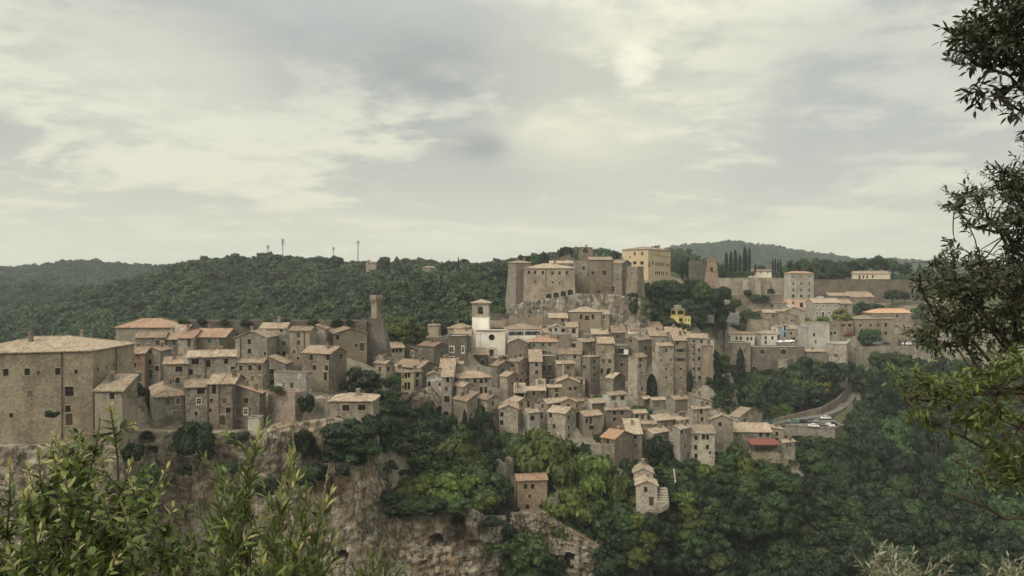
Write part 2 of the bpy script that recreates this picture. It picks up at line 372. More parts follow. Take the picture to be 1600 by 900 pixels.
M['leaf_lime'] = leaf_mat('yellow green leaves', (0.120, 0.150, 0.030), (0.190, 0.210, 0.050), 0.35)
M['leaf_grey'] = leaf_mat('grey green leaves', (0.085, 0.100, 0.058), (0.150, 0.160, 0.095), 0.25)
M['leaf_cyp'] = leaf_mat('cypress leaves', (0.010, 0.018, 0.010), (0.021, 0.034, 0.016), 0.15)
M['leaf_far'] = leaf_mat('far wood leaves', (0.021, 0.038, 0.014), (0.048, 0.071, 0.023), 0.25, hue_var=0.025, obj_var=0.5)
M['fg_oak'] = leaf_mat('glossy olive green leaves', (0.089, 0.132, 0.026), (0.177, 0.234, 0.055), 0.34, 0.42, 0.0, 0.4, 0.4, 0.25)
M['fg_new'] = leaf_mat('pale young leaves', (0.300, 0.310, 0.095), (0.420, 0.400, 0.160), 0.40, 0.45, 0.0, 0.25, 0.2, 0.4)
M['fg_bay'] = leaf_mat('bright bay leaves', (0.085, 0.120, 0.030), (0.160, 0.190, 0.060), 0.40, 0.42, 0.0, 0.35, 0.35, 0.3)
M['fg_dark'] = leaf_mat('dark holm oak leaves', (0.022, 0.030, 0.014), (0.048, 0.058, 0.026), 0.22, 0.42, 0.0, 0.4, 0.4, 0.4)
M['fg_ash'] = leaf_mat('bright ash leaves', (0.060, 0.088, 0.014), (0.125, 0.155, 0.028), 0.45, 0.42, 0.0, 0.35, 0.35, 0.4)  # fresh yellow green, the leaves' own colour
M['fg_olive'] = leaf_mat('silvery olive leaves', (0.180, 0.185, 0.110), (0.290, 0.285, 0.180), 0.25, 0.45, 0.0, 0.3, 0.3, 0.4)
M['rock'] = rock_mat('tufa cliff', (0.255, 0.200, 0.140), (0.280, 0.180, 0.108), (0.240, 0.208, 0.165), (0.470, 0.415, 0.330))
M['rock_grey'] = rock_mat('grey fortress rock', (0.195, 0.168, 0.132), (0.205, 0.155, 0.115), (0.185, 0.170, 0.145), (0.340, 0.308, 0.255))
def ground_mat():
    m, b, bs, _ = new_mat('earth and scrub')
    v, _r = coords(b, False)
    n1 = b.noise(v, 0.05, 6, 0.65); n2 = b.noise(v, 0.6, 6, 0.7)
    c = b.mix(b.rng(n1, 0.4, 0.6), (0.050, 0.062, 0.026), (0.095, 0.085, 0.048))
    c = b.mix(b.rng(n2, 0.35, 0.7, 0.0, 0.7), c, (0.035, 0.045, 0.018))
    geo = b.t.nodes.new('ShaderNodeNewGeometry'); nz = b.sep(geo.outputs['True Normal'])[2]
    rk = b.mix(b.rng(b.noise(v, 0.35, 7, 0.7, 0.6), 0.42, 0.6), (0.150, 0.115, 0.078), (0.240, 0.205, 0.155))
    rk = b.mix(b.rng(b.noise(v, 1.7, 5, 0.7), 0.5, 0.7), rk, (0.060, 0.062, 0.032))
    c = b.mix(b.math('MULTIPLY', b.rng(nz, 0.35, 0.7, 1.0, 0.0), 0.75), c, rk)
    at = b.t.nodes.new('ShaderNodeAttribute'); at.attribute_name = 'paved'
    pv = b.mix(b.rng(n2, 0.35, 0.65), (0.120, 0.100, 0.075), (0.215, 0.185, 0.145))
    c = b.mix(b.math('MULTIPLY', at.outputs['Fac'], b.rng(n1, 0.30, 0.45, 0.7, 1.0)), c, pv)
    b.put(bs.inputs['Base Color'], c); bump(b, bs, n2, 0.7, 0.4)
    return m
M['ground'] = ground_mat()
# ------------------------------------------------------------------ the houses
# survey frames: origin and scale of the enlarged views the houses were measured in
ZK = dict(A=(0, 470, 3.914), B=(170, 480, 4.285), C=(400, 450, 4.285), D=(590, 450, 4.285), E=(780, 370, 4.736), G=(1020, 370, 4.736),
          H=(1200, 380, 5.0), I=(1080, 500, 4.286), J=(640, 560, 4.285), K=(860, 580, 4.089), M=(590, 490, 6.0), N=(770, 490, 6.0),
          O=(940, 490, 6.0), P=(680, 580, 6.0), Q=(840, 590, 6.0), R=(1000, 600, 4.812), S=(800, 680, 4.091), T=(560, 640, 3.462))
# label | name, category | wall | roof | frame L C R eave base distance angle | windows | options
HOUSES = """
huge square stone palazzo with hipped roof at the left edge|palazzo,palazzo|palazzo|hv|A -274 568 820 305 860 148 -18|32,438 163,435 350,432 420,555b 411,660 418,725d 64,700s 182,570k 232,440s 462,433s 598,420s 648,408s 694,393s|a2=-1.2;rm=roof_tan;p=.27;pipe=378,704
low lean-to under a striped tile roof against the huge palazzo|annex,annex|tufa|su|A 575 748 748 552 730 147 0|682,582|d=6;rm=roof_tan
narrow red rendered house beside the palazzo with a green door|town_house,house|brick_red|gu|B 103 240 240 310 500 184 0|199,320 168,388 152,456s 200,467dg|d=6;pipe=120
slim gabled house to the right of the red rendered house|town_house,house|tufa_grey|gv|B 240 345 345 292 505 186 0|278,298s 270,365 272,448dg 320,410|d=6
hip-roofed stone house with wide window below the long back row|town_house,house|tufa|gv|B 300 368 525 380 520 178 74|468,415w 422,493 458,490|chim=2
long stone house with arched upper window in the second row|town_house,house|tufa|gv|B 450 527 850 337 495 180 72|577,366w 665,375at 784,363 546,434 697,436k 828,415|pipe=645;chim=1;rm=roof_tan
stone house with six small windows right of the long stone house|town_house,house|tufa|gu|B 850 1030 1065 372 535 183 6|881,408 944,405 1008,407 880,485 958,476k 1010,478k|rm=roof_tan
long plain ochre building topmost at the upper left|plain_building,building|plaster_ochre|hu|B 45 420 420 135 240 207 0||d=10;rm=roof_red
gable-ended stone house below the plain ochre building|town_house,house|tufa|gv|B 125 178 372 205 320 196 80|327,237g|rm=roof
small lower house in the upper left row with two shuttered windows|town_house,house|tufa|su|B 360 462 462 215 320 198 0|437,231g 392,293g|d=8;rm=roof
narrow stone house with tall green shutter in the upper left row|town_house,house|tufa|gu|B 462 565 565 207 290 196 0|536,228tg 536,273|d=9;rm=roof_red
wide stone house with three shuttered windows ending the upper left row|town_house,house|tufa_grey|gu|B 565 780 780 200 290 198 2|583,230g 672,226g 751,225tg|d=9;rm=roof_red;pipe=770
stone house with buttressed foot at the left end of the cliff-edge row|town_house,house|tufa|hv|B 200 300 500 605 805 168 62|390,635k 460,630x 440,715x 440,790k 275,685|chim=2;p=.4
cliff-edge house with white-framed window beside the buttressed one|town_house,house|tufa|gv|B 440 512 655 538 790 167 74|614,548w 600,630x 582,713s|
tall narrow cliff-edge house between two downpipes|town_house,house|tufa|gu|B 655 735 735 513 790 168 0|702,535t 684,624s 676,690s|d=8;pipe=657
tall cliff-edge house with arched brown doorway at its foot|town_house,house|tufa|gu|B 735 840 840 511 825 168.5 -3|777,545k 772,625 796,690 753,755adt|d=8;pipe=833
mono-pitched cliff-edge house with pink tile edge, last of its row|town_house,house|tufa|sv|B 840 1022 1045 575 835 170 3|916,625 914,698x 873,770k|rm=roof_red;p=.3;pipe=1018
small pale plastered block at the cliff edge below the mono-pitched house|outbuilding,outbuilding|plaster_grey|flat|B 930 1005 1005 745 840 167 0||d=3
gable-fronted ochre house below the long bastion wall|town_house,house|tufa_grey|gv|B 845 1060 1060 205 335 192 0|940,230 940,293 1052,312s|d=9;pipe=880
little tiled top storey rising against the bastion wall|town_house,house|tufa|gu|C 25 200 200 270 330 206 0|65,290g 170,290g|d=6
broad flat-topped stone house with reddish stains, upper left|town_house,house|tufa_grey|flat|C 0 222 222 312 520 200 0|83,370k 186,370g 68,440 145,440 187,440|d=6
tall pale house with corner roof and four windows below the bastion wall|town_house,house|tufa|gu|C 222 360 408 287 575 197 12|283,315g 283,365g 255,427s 279,470s 309,425s|pipe=323
lean-to wing on the right side of the tall pale house|wing,house|tufa_grey|sv|C 408 462 462 275 410 203 0||d=5
large windowless-looking gabled barn beside the clock bastion|barn,barn|plaster_ochre|gu|C 465 520 742 308 450 204 66|671,383s 710,393dt 546,330|p=.3
broad corner house with six windows above the white plastered ruin|town_house,house|tufa_grey|gu|C 308 500 605 440 690 182 22|368,465 480,465 389,532 471,535 463,592t 569,458|pipe=493;chim=1
narrow lean-to house left of the white plastered ruin|town_house,house|tufa|sv|C 85 200 200 508 660 189 0|100,560 105,630|d=6
low roofless house with peeling white plaster front|roofless_house,ruin|peeled|flat|C 120 335 372 572 675 176 18|238,650 183,645ak|
crumbling reddish terrace wall hung with ivy below the white ruin|terrace_wall,wall|tufa_red|ruin|C 80 262 330 690 900 171 22||
gabled remnant of a ruined house left of the low collapsed roof|ruined_gable,ruin|tufa|ruin|C 385 485 485 730 880 173 0|430,775k|d=3
low house with half-collapsed roof and two wide windows over the cliff|low_house,house|tufa_pale|hu|C 487 783 783 757 860 165 0|600,803w 707,800w|d=8;p=.25;rm=roof_tan
long dark bastion wall running behind the left houses|bastion_wall,wall|tufa_dark|flat|C -590 740 740 224 470 216 0||d=6
sloping stone bastion under the clock tower|bastion,bastion|tufa_dark|flat|C 700 858 864 213 470 217 5||batter=.16
crenellated stone clock tower on the bastion|clock_tower,tower|tufa|tower|C 770 806 838 80 225 221 45|788,100s|
gabled house tucked right under the clock bastion|town_house,house|tufa|gv|M 80 125 250 322 420 245 68|147,348 179,343 215,343|
tiny white-walled house with red roof right of the clock bastion|small_house,house|plaster_white|hu|M 252 335 335 304 335 258 0||d=5;rm=roof_red;chim=2
dark stone house with one bright window in the dip beside the bastion|town_house,house|tufa_dark|sv|M 240 385 385 345 450 250 0|325,370x 310,410|d=8
big brown rendered house with green shutter left of the church|town_house,house|tufa_dark|gu|M 375 530 655 308 500 246 34|600,375tg 400,350k 427,425|rm=roof_red;p=.28
tall brown house with white window surrounds left of the church|town_house,house|tufa_dark|flat|M 655 835 835 214 480 253 0|694,336bx 800,338tx 696,432bx|d=9
hip-roofed grey house behind the church on the left|town_house,house|tufa_grey|hu|M 655 800 880 138 225 276 14|815,128s|
low brown-roofed house just left of the bell tower|town_house,house|tufa|gu|M 715 875 875 207 270 262 0|828,245|d=9;p=.4
small ochre turret house by the green trees left of the church|turret_house,house|plaster_ochre|hu|M 468 570 576 112 215 284 5||d=5;p=.12
long narrow-roofed house descending behind the yellow house|town_house,house|tufa|gu|M 150 395 448 512 700 234 34|411,632t|d=9
bright yellow house standing on the rock left of centre|town_house,house|plaster_yellow|hv|M 80 222 340 556 750 225 54|231,592s 264,583 294,576 327,566 229,688s 262,680t 293,678t 327,652t|matu=tufa_dark;p=.25;rm=roof_tan
slim house pressed against the right side of the yellow house|town_house,house|plaster_grey|gv|M 340 345 402 550 700 230 62|372,572 369,650t|
low house with long tiled eave behind the patched ruin|town_house,house|tufa|gv|M 440 447 552 522 620 238 70||
gabled house with large white plaster patches above the ravine|town_house,house|peeled|gv|M 460 600 600 580 800 224 0|478,660 585,665s 480,745|d=8
tall four-storey house front with arch at its foot above the ravine|tower_house,house|tufa_grey|su|M 600 705 705 592 960 218 0|657,625 644,705r 648,803b 640,935aw|d=10;pipe=703
wide house under a big mottled hip roof, centre left|town_house,house|tufa|hv|M 705 760 1070 607 790 223 72|840,630k 914,630 973,632 1017,628 972,720t 1015,717t|p=.4
small gabled house in front of the big mottled hip roof|town_house,house|tufa|gu|M 705 800 905 686 820 217 48|715,710s 853,715r|
tall pale stone house with sloping roof above the cypresses|town_house,house|tufa|su|P 168 298 398 280 620 212 48|337,310 338,405s|p=.5
slender gabled house right of the cypresses|tower_house,house|tufa|gu|P 398 490 600 267 680 214 40|438,335s 540,300 537,408|
gable-fronted stone house above the round green tree|town_house,house|tufa_pale|gv|P 600 775 775 354 600 213 0|621,405 620,482 781,400|d=9
low gabled house with two brown windows, centre|town_house,house|tufa|gu|P 660 745 910 302 410 223 58|813,310r 876,305t|rm=roof_tan
small house with wide arched window above the round tree|town_house,house|plaster_grey|gv|P 800 880 983 392 520 215 56|912,440aw 810,410s|
house under a bright tile roof below the reddish tenement|town_house,house|tufa|gv|P 806 830 1033 184 275 231 80|1005,205 925,205|rm=roof_tan
tiny lean-to left of the bright tile roof|lean_to,outbuilding|tufa_red|su|P 750 832 832 199 260 230 0||d=4
corner house with broad tan roof at the middle of the lower town|town_house,house|tufa|gv|Q 20 95 290 243 490 222 60|45,267 150,265 38,355bt|rm=roof_tan
tall lower-town house with tan roof above the white sheds|town_house,house|tufa|gu|Q 95 260 360 337 590 214 34|122,355 293,375 155,457 293,470 294,545|rm=roof_tan
rough gabled back wall rising over the tan-roofed corner house|town_house,house|tufa_grey|gv|Q 225 360 360 225 340 219 0|288,268|d=5
dark low building under a tiled roof below the church door|town_house,house|tufa_dark|gu|M 790 1030 1030 385 510 263 0|845,480 980,455at 900,440|d=9
steep gabled dark house right below the church|town_house,house|tufa_dark|gu|D 758 805 905 522 660 246 44|842,548g 800,560s|
house with orange-stained wall and green round-topped window|town_house,house|brick_red|gu|D 818 870 950 594 770 237 44|932,607ag 905,640s|matu=tufa
long white house with four dark green shuttered windows|white_house,house|plaster_white|hv|N 95 137 455 148 260 282 80|186,186wo 251,186wo 339,184wo 405,184wo|p=.3
small pink house below the hip-roofed hall|pink_house,house|plaster_pink|gu|N 690 802 802 127 200 290 0|759,163b|d=8
pale cluster house with broken roofline left of the pink house|town_house,house|plaster_grey|gv|N 525 690 690 140 200 288 0|591,150 660,148w 532,152|d=8;rm=roof_tan
sliver of pale pink house right of the long white house|pink_house,house|plaster_pink|su|N 452 535 535 180 220 287 0||d=6
house with reddish roof and seven green-shuttered windows, upper centre|town_house,house|tufa_grey|hu|N 322 602 612 266 440 268 3|388,293g 469,291g 536,290g 387,368wo 469,366wo 536,372g 469,432|d=9;rm=roof_red;p=.32
dark gabled house left of the seven-shuttered house|town_house,house|tufa_dark|gv|N 145 330 330 272 420 266 0|255,390 310,318s|d=8
high flat-topped stone block behind the seven-shuttered house|tower_house,house|tufa_grey|flat|N 545 722 722 197 345 281 0|614,222|d=8
angular stone house with dark loggia and tumbling roof, upper centre|town_house,house|tufa|gv|N 730 840 975 270 420 272 44|737,300bw 855,367t 935,367t 936,290sx|rm=roof_tan
stone house with tile apron below the flat-topped block|town_house,house|tufa_grey|gu|N 615 825 825 380 610 264 0|668,403 770,404|d=8;p=.42
plain gabled house with white downpipe, centre|town_house,house|tufa|gv|N 575 603 768 471 620 256 78|705,505 725,568|wpipe=658;rm=roof
reddish tenement with six windows, left of the twin arches|tenement,house|tufa_red|gu|N 145 240 345 452 700 250 44|285,487 352,478s 280,560 338,556 266,628 315,628|
narrow reddish tower house between the tenement and twin arches|tower_house,house|tufa_red|su|N 345 460 460 450 700 251 0|411,477 411,550 411,615|d=8
dark stone house with twin tall arches and white awning|arched_house,house|tufa_dark|flat|N 460 600 600 402 690 260 0|473,618at 535,618at 469,515t 538,510t|d=8
tall rounded-looking tower house with four stacked windows, centre|tower_house,house|tufa|hu|N 840 915 1005 410 800 254 44|953,450 952,508 951,572 954,630 856,500|p=.2
stone house with one very large arched doorway high in its wall|arched_house,house|tufa|gu|N 990 1140 1140 280 620 266 0|1035,440g 1097,445 1022,535at 1093,540ab 1033,360k 985,365bt|d=9
flat-topped house with white boxed balcony, centre right|town_house,house|tufa_grey|flat|O 120 250 250 302 620 268 0|190,478 185,350bw|d=8
gabled house high behind the slender front tower house|town_house,house|tufa_grey|gv|O 222 345 470 249 580 269 44|272,252 413,323b 470,330t|
slender tower house with sharply sloping roof in front of the dark ravine|tower_house,house|tufa|gv|O 250 335 425 412 770 250 50|363,430 363,490 379,555s 378,705|p=.55
towering brown cliff house with laundry, left of the three|cliff_house,house|tufa|gv|O 475 535 680 305 760 262 68|606,342 562,437s 650,435s 607,518s 609,598s 490,332t|
towering brown cliff house with wide shuttered windows, middle of the three|cliff_house,house|tufa|su|O 680 795 795 252 760 264 0|710,277 743,345wo 697,348sx 743,430wo 743,517s 744,600s|d=9;pipe=682;p=.4
towering brown cliff house with two window columns, right of the three|cliff_house,house|tufa|gu|O 795 985 1045 230 770 265 14|860,258s 862,312s 915,342 862,375s 917,418 862,432s 862,515s 915,518 862,600s 919,602 937,262|pipe=875;p=.4
lower rounded buttress house on the right flank of the cliff houses|cliff_house,house|tufa_grey|flat|O 950 1045 1048 305 640 261 6||d=4
pale house under a very long low tile roof below the fortress rock|long_house,house|plaster_cream|gv|O 236 262 590 156 205 300 82||p=.42;w=13;rm=roof
little tiled house in front of the very long low roof|town_house,house|tufa_grey|gu|O 455 610 610 210 270 280 0||d=8;rm=roof
small house with two white windows behind the cliff houses|town_house,house|tufa|gu|O 610 720 720 174 230 286 0|643,190x 690,190x|d=8
cream gable wall at the right shoulder of the cliff houses|cream_house,house|plaster_cream|gv|O 985 1055 1055 250 360 273 0|1008,270k|d=7
bright yellow villa with small tower among the dark trees|yellow_villa,villa|plaster_yellow|flat|O 640 715 835 32 150 312 70|745,60w 789,60s 817,60s 745,115wx 790,110s 815,108s|
hip-roofed ochre hall with two tall arched windows under the fortress|hall,hall|plaster_ochre|hu|E 515 755 765 556 680 300 3|606,590at 693,590at 650,600b 586,652d|p=.3;d=11;rm=roof_tan
side wing with one white window right of the arched hall|wing,house|plaster_ochre|su|E 757 815 815 575 680 302 0|778,597x|d=8
low tiled house left of the arched hall|town_house,house|tufa|gu|E 370 505 505 600 660 298 0|470,612|d=8;rm=roof_tan
grey-roofed plain shed right of the pink house|shed,house|tufa_grey|gu|N 930 1115 1115 193 260 285 0||d=8;rm=roof_tan
little house with two windows left of the rough gable, lower centre|town_house,house|tufa|gv|Q 80 100 225 92 195 236 78|179,108 181,167|rm=roof_tan
small lean-to house at the left foot of the twin-arched house|lean_to,house|tufa_red|su|Q -5 75 75 113 200 234 0|43,145|d=6;rm=roof_tan
rough rubble gable with two windows below the white downpipe house|town_house,house|tufa_grey|gv|N 600 815 815 645 810 247 0|726,703 775,700|d=8
small flat annex beside the rubble gable|annex,outbuilding|tufa|flat|N 790 865 865 613 710 252 0|830,640|d=5
low shed-like house tucked behind the broad tan roof|small_house,house|tufa|gv|Q 338 345 435 223 290 229 75|374,262s|
small house with greenish roof and white gable end|small_house,house|tufa|gv|Q 435 510 640 243 350 230 64|607,260s|matu=plaster_white;rm=roof_grey
square stone house with ornate window hoods above the shrubs|town_house,house|tufa|gv|Q 362 440 607 362 540 218 64|463,405 499,405t 507,470w|
square three-storey house behind the orange-roofed house|town_house,house|tufa_red|gv|Q 622 640 860 304 510 224 81|722,322 793,330 722,390 797,405r 722,430 812,487r|
cottage with pale eaves and garden, centre right|cottage,house|plaster_grey|gv|Q 615 672 835 167 250 238 64|715,187w 796,190w|rm=roof_tan
ochre house with bright new orange roof above the gorge|orange_roofed_house,house|ochre_stone|gu|Q 597 725 888 577 830 203 40|625,582 658,590 707,600k 645,660k 705,680k 659,752d 780,610bk 830,608bk 803,690abk|rm=roof_new;p=.33
small dormered house left of the big mottled roofs|small_house,house|tufa|gv|Q 860 905 1030 337 400 227 70|932,365 985,370|rm=roof_tan
low long-eaved house behind the orange-roofed house|small_house,house|tufa|gv|Q 888 905 1115 438 510 219 78|960,465|rm=roof_tan
narrow dark house with arched door right of the orange-roofed house|town_house,house|tufa_grey|su|Q 840 980 980 527 770 212 0|919,555 928,635s 937,697s 937,740ad|d=7;rm=roof_tan
house with ivy at its foot left of the pale four-storey house|town_house,house|tufa|gv|R 15 100 218 374 560 215 52|153,407s 199,405s 56,430s|rm=roof_tan
house under the left of two wide mottled roofs, lower right|town_house,house|tufa|gv|R 35 120 250 277 340 227 62||rm=roof_tan;p=.42
house under the right of two wide mottled roofs, lower right|town_house,house|tufa_grey|gv|R 225 280 387 274 340 230 60||rm=roof_tan;p=.42
pale four-storey corner house at the lower edge of town|tower_house,house|tufa_pale|gv|R 225 300 385 343 610 212 46|317,350 318,398 340,466r 365,535t 244,457t 243,517 230,315s|p=.45;rm=roof_tan
pale broad house with seven windows at the lower edge of town|town_house,house|tufa_pale|gu|R 385 563 567 371 590 216 2|425,405 480,400 511,402 422,477 509,474 424,541 530,516s|rm=roof_tan;d=8
square stone house with two windows behind the pale broad house|town_house,house|tufa|gv|R 368 400 528 188 340 224 74|463,208 470,265|p=.4;pipe=437
back house with long sloping roof right of the ivy rock|town_house,house|tufa_grey|sv|R 400 540 540 130 230 232 0|508,154|d=7;p=.3
windowless house under a brownish roof below the cliff houses|town_house,house|tufa_grey|gv|R 205 265 370 119 210 240 64||rm=roof
isolated gable-fronted house right of the pale broad house|town_house,house|tufa_pale|gv|R 537 700 700 268 450 224 0|604,302|d=8;rm=roof_tan
house with steep side gable above the red awning|town_house,house|tufa|gu|R 672 742 925 251 340 237 50|788,270 813,228s 847,222s 728,288s|rm=roof_tan;p=.3
long low tiled house just behind the red awning|town_house,house|tufa|gu|R 700 988 990 361 480 229 3|911,380 965,376 733,387s|d=9;rm=roof_tan;p=.4
lean-to house at the right end of the awning terrace|lean_to,house|tufa_pale|sv|R 945 1085 1085 343 430 233 0|1033,375|d=6;p=.15
hut with small tiled roof at the far right end of the awning terrace|hut,house|tufa|gv|R 1052 1080 1170 441 510 226 66|1110,465s 1137,460s|rm=roof_tan
left cottage of the garden pair under the cliff houses|cottage,house|tufa|gv|O 350 400 465 802 880 246 54|435,830s|rm=roof_tan
right cottage of the garden pair with a wide glazed front|cottage,house|tufa_grey|gv|O 463 475 600 810 900 245 78|520,850bw|rm=roof_tan
lone hut below the very large arched doorway|hut,house|tufa|gu|O 40 105 222 607 710 252 44|165,635s 180,680s|rm=roof_tan
solitary square stone house on the white rock in the gorge|stone_house,house|ochre_stone|gv|S 15 35 225 291 510 190 80|87,328 132,327 113,390s 99,457a 190,460|rm=roof_red;pipe=32
roofless corner turret beside the solitary stone house|ruined_turret,ruin|tufa_grey|ruin|T 735 800 840 262 420 194 48|811,302s|
broken ivy-topped wall behind the solitary stone house|ruined_wall,wall|tufa_grey|ruin|T 798 856 856 350 520 195 0||d=3
small gabled hut with grey door on the terraced garden|hut,hut|tufa_pale|gv|S 795 930 938 324 470 193 6|857,348 893,422d|d=6;rm=roof_tan;p=.45
upper gabled hut behind the terraced garden hut|hut,hut|tufa_pale|gv|S 780 903 912 242 330 200 6||d=6;rm=roof_tan;chim=1;p=.45
five-storey square palazzo with loggia and red hip roof, far right|palazzo,palazzo|plaster_grey|hv|H 125 180 358 236 510 409 72|190,260s 207,260s 252,260s 269,260s 315,260s 331,260s 198,316 260,316 322,316 198,365 260,365 322,365 198,412w 261,412w 320,412w 197,466 262,482ab 322,466|rm=roof_red;p=.35;lower=440,plaster_pink
long grey two-storey house with white window frames, far right|town_house,house|plaster_grey|gu|H 355 570 570 466 590 389 0|384,490x 430,490x 476,490x 528,490x 384,547x 430,552adx 480,547x|d=10;rm=roof_tan
ochre end house joined to the grey two-storey house|town_house,house|plaster_ochre|gu|H 570 660 665 472 590 388 2|609,492|d=10;rm=roof_tan
low shed under the far right fortress wall, left one|shed,shed|tufa_grey|gu|H 475 640 640 410 450 423 0||d=7;rm=roof_tan
low shed under the far right fortress wall, right one|shed,shed|tufa_grey|su|H 650 830 830 421 470 421 0|790,438s|d=7
house with bright orange hip roof in front of the shrubs, far right|orange_roofed_house,house|tufa_red|hu|H 820 1195 1197 546 650 390 0|1009,567|rm=roof_new;d=14;p=.28
ochre municipal building with arched windows left of its square block|municipal_building,building|plaster_ochre|hu|H 680 875 890 593 745 375 3|724,640a 803,640a 863,640t 722,700a|d=12;p=.25;rm=roof_tan
square taller block at the right end of the municipal building|square_block,building|plaster_ochre|hu|H 885 990 1040 591 780 366 24|921,637t 921,702t 1000,655s 1000,690s|p=.15;rm=roof_tan
long low yellow schoolhouse above the far right fortress wall|schoolhouse,building|plaster_cream|gu|H 660 955 960 238 300 446 2|715,265at 745,262 775,262 818,260|d=9;p=.3;rm=roof
bare pale concrete house front in the right of town|concrete_house,house|plaster_grey|flat|H 320 480 480 625 830 352 0|361,715 373,770|d=10
lower left wing of the bare concrete house|wing,house|plaster_grey|flat|H 282 322 322 658 830 353 0||d=8
tiled right wing of the bare concrete house|wing,house|plaster_grey|sv|H 480 555 555 672 760 355 0|496,705 524,700|d=8;p=.15;rm=roof_tan
square house with white-railed roof terrace at the retaining wall|terrace_house,house|tufa|flat|I 915 1040 1097 166 345 342 28|970,237w 1043,195s 1043,250s 1085,190s 1085,250s 1064,192s 1062,255s|
low white-roofed store left of the roof-terrace house|store,outbuilding|tufa|su|I 775 910 910 212 270 344 0||d=5;rm=roof_tan;p=.12
cream house with low red hip roof above the bridge wall|cream_house,house|plaster_cream|hu|I 235 425 528 96 190 362 14|254,118g 305,122g 333,123g 379,125g 404,125g|rm=roof_red;p=.3
flat cream side wing left of the red hip roof|wing,house|plaster_cream|flat|I 175 238 238 105 150 364 0|215,115s|d=6
broad flat-topped stone house with ivy column at the bridge wall|town_house,house|tufa|flat|I 155 398 404 155 370 342 -6|193,188 271,197s 361,203t 201,235s 262,248s 282,310s|d=10
old bridge wall with arched openings, right of the ivy column|bridge_wall,wall|tufa|flat|I 404 760 760 182 360 345 0|478,212b 620,212ab 421,330ab|d=8
stepped buttress block in front of the old bridge wall|buttress_block,wall|tufa|flat|I 580 640 725 270 380 339 40|609,350d|
white house with awning on the right-hand square|white_house,house|plaster_white|gv|G 860 925 955 670 800 360 50|905,690s 935,740b|rm=roof_tan
pale blue house on the right-hand square|blue_house,house|plaster_blue|gv|G 940 958 1000 656 770 366 74|978,670t 992,668t 978,725t 990,720t|rm=roof_tan
low ochre house with wide window left of the five-storey palazzo|town_house,house|plaster_ochre|gu|G 730 990 995 491 580 405 2|881,511w 822,510s 940,510s|d=10;p=.3;rm=roof_tan
small gabled house below the low ochre house|small_house,house|tufa|gv|G 765 840 840 555 630 385 0|792,572|d=7
house under a faded pink roof, right side|town_house,house|tufa|gu|G 825 945 945 562 630 379 0|890,585|d=8;p=.3;rm=roof_tan
house with long one-way roof right of the faded pink roof|town_house,house|tufa|sv|G 940 1070 1070 582 740 375 0|1030,620s|d=8;p=.2
gabled stone house below the door of the five-storey palazzo|town_house,house|tufa|gv|G 970 1125 1125 552 640 386 0|1040,590s|d=8
grey gabled house at the bend of the rising street|town_house,house|tufa_grey|gv|G 625 725 730 625 680 390 2||d=8
flat grey house left of the grey gabled street house|town_house,house|tufa_dark|flat|G 560 628 628 626 700 386 0||d=7
low flat-roofed house behind the square, right of the street|town_house,house|tufa|flat|G 728 858 858 612 680 373 0||d=8
reddish brick bastion tower with sloping foot behind the trees|bastion_tower,tower|tufa_red|flat|G 402 470 487 160 345 345 14|435,240t|batter=.14
overgrown rampart left of the reddish bastion tower|rampart,wall|tufa_dark|ruin|G 270 404 404 172 330 351 0||d=6
long terrace wall with buttresses between bastion and five-storey palazzo|terrace_wall,wall|castle|flat|G 487 972 972 306 440 416 0||d=4
long fortress wall to the right of the five-storey palazzo|fortress_wall,wall|tufa_dark|flat|H 362 1250 1250 284 480 430 0||d=4
low house with two arches behind the row of cypresses|small_house,house|plaster_cream|gu|G 735 880 880 256 300 440 0|800,265as 850,265as|d=7;p=.3
tall square left tower of the fortress with sloping foot|fortress_tower,tower|castle|hv|E 68 125 238 192 560 322 58|98,270s 98,335s 178,250s|batter=.06;p=.25;rm=roof_tan
main fortress block with two window rows and four arches|fortress_block,fortress|castle|hv|E 172 205 558 233 500 312 84|220,263 266,263 322,265 395,268 447,268 500,266 266,330s 327,332s 395,338s 447,340s 367,440ab 420,432ab 472,421ab 523,411ab 326,460s|p=.25;rm=roof_tan;pipe=345;batter=.03
recessed reddish fortress wall between main block and keep|fortress_wing,fortress|castle|flat|E 558 676 676 176 440 322 0|625,232 604,270s 655,283s|d=10;lower=320,tufa_red
fortress keep with tiled roof and reddish lower wall|fortress_keep,fortress|castle|gu|E 668 838 838 171 440 318 0|692,267 778,265b 735,405|d=10;p=.25;lower=330,tufa_red;rm=roof_tan
right fortress house with corner roof beside the round bastion|fortress_house,fortress|castle|gu|E 820 908 978 196 450 316 34|930,205s 925,255 876,315s 845,385t|p=.3;rm=roof_tan
right corner bastion of the fortress below the amber building|fortress_bastion,bastion|castle|flat|E 948 1022 1068 223 470 308 40|982,270s|batter=.05
large amber four-storey building crowning the fortress|amber_building,building|plaster_amber|hv|E 910 1103 1268 92 310 345 42|1003,125 1058,125 968,150s 1003,193w 1056,193w 1110,205t 1136,131s 1160,135s 1174,137s 1188,140s 1203,143s 1220,146s 1239,150s 1257,153s 1136,195 1160,199 1174,201 1188,203 1203,205 1218,206 1239,210 1257,213 1158,268 1172,268 1186,269 1201,270 1216,271 1239,274|p=.2;rm=roof_tan
long low tiled range behind the main fortress block|fortress_range,fortress|castle|gu|E 375 555 555 197 260 336 0|540,208s|d=8;p=.3;rm=roof_tan
dark gabled range behind the long low fortress roof|fortress_range,fortress|castle|gv|E 440 550 550 162 230 346 0||d=8
ruined arched chapel front above the fortress|chapel_ruin,ruin|tufa|gv|E 595 690 690 82 190 350 0|637,97ab|d=4;p=.12
brown-roofed house between bell tower and long white house|town_house,house|tufa|gu|D 745 850 850 264 300 294 0||d=9;p=.5
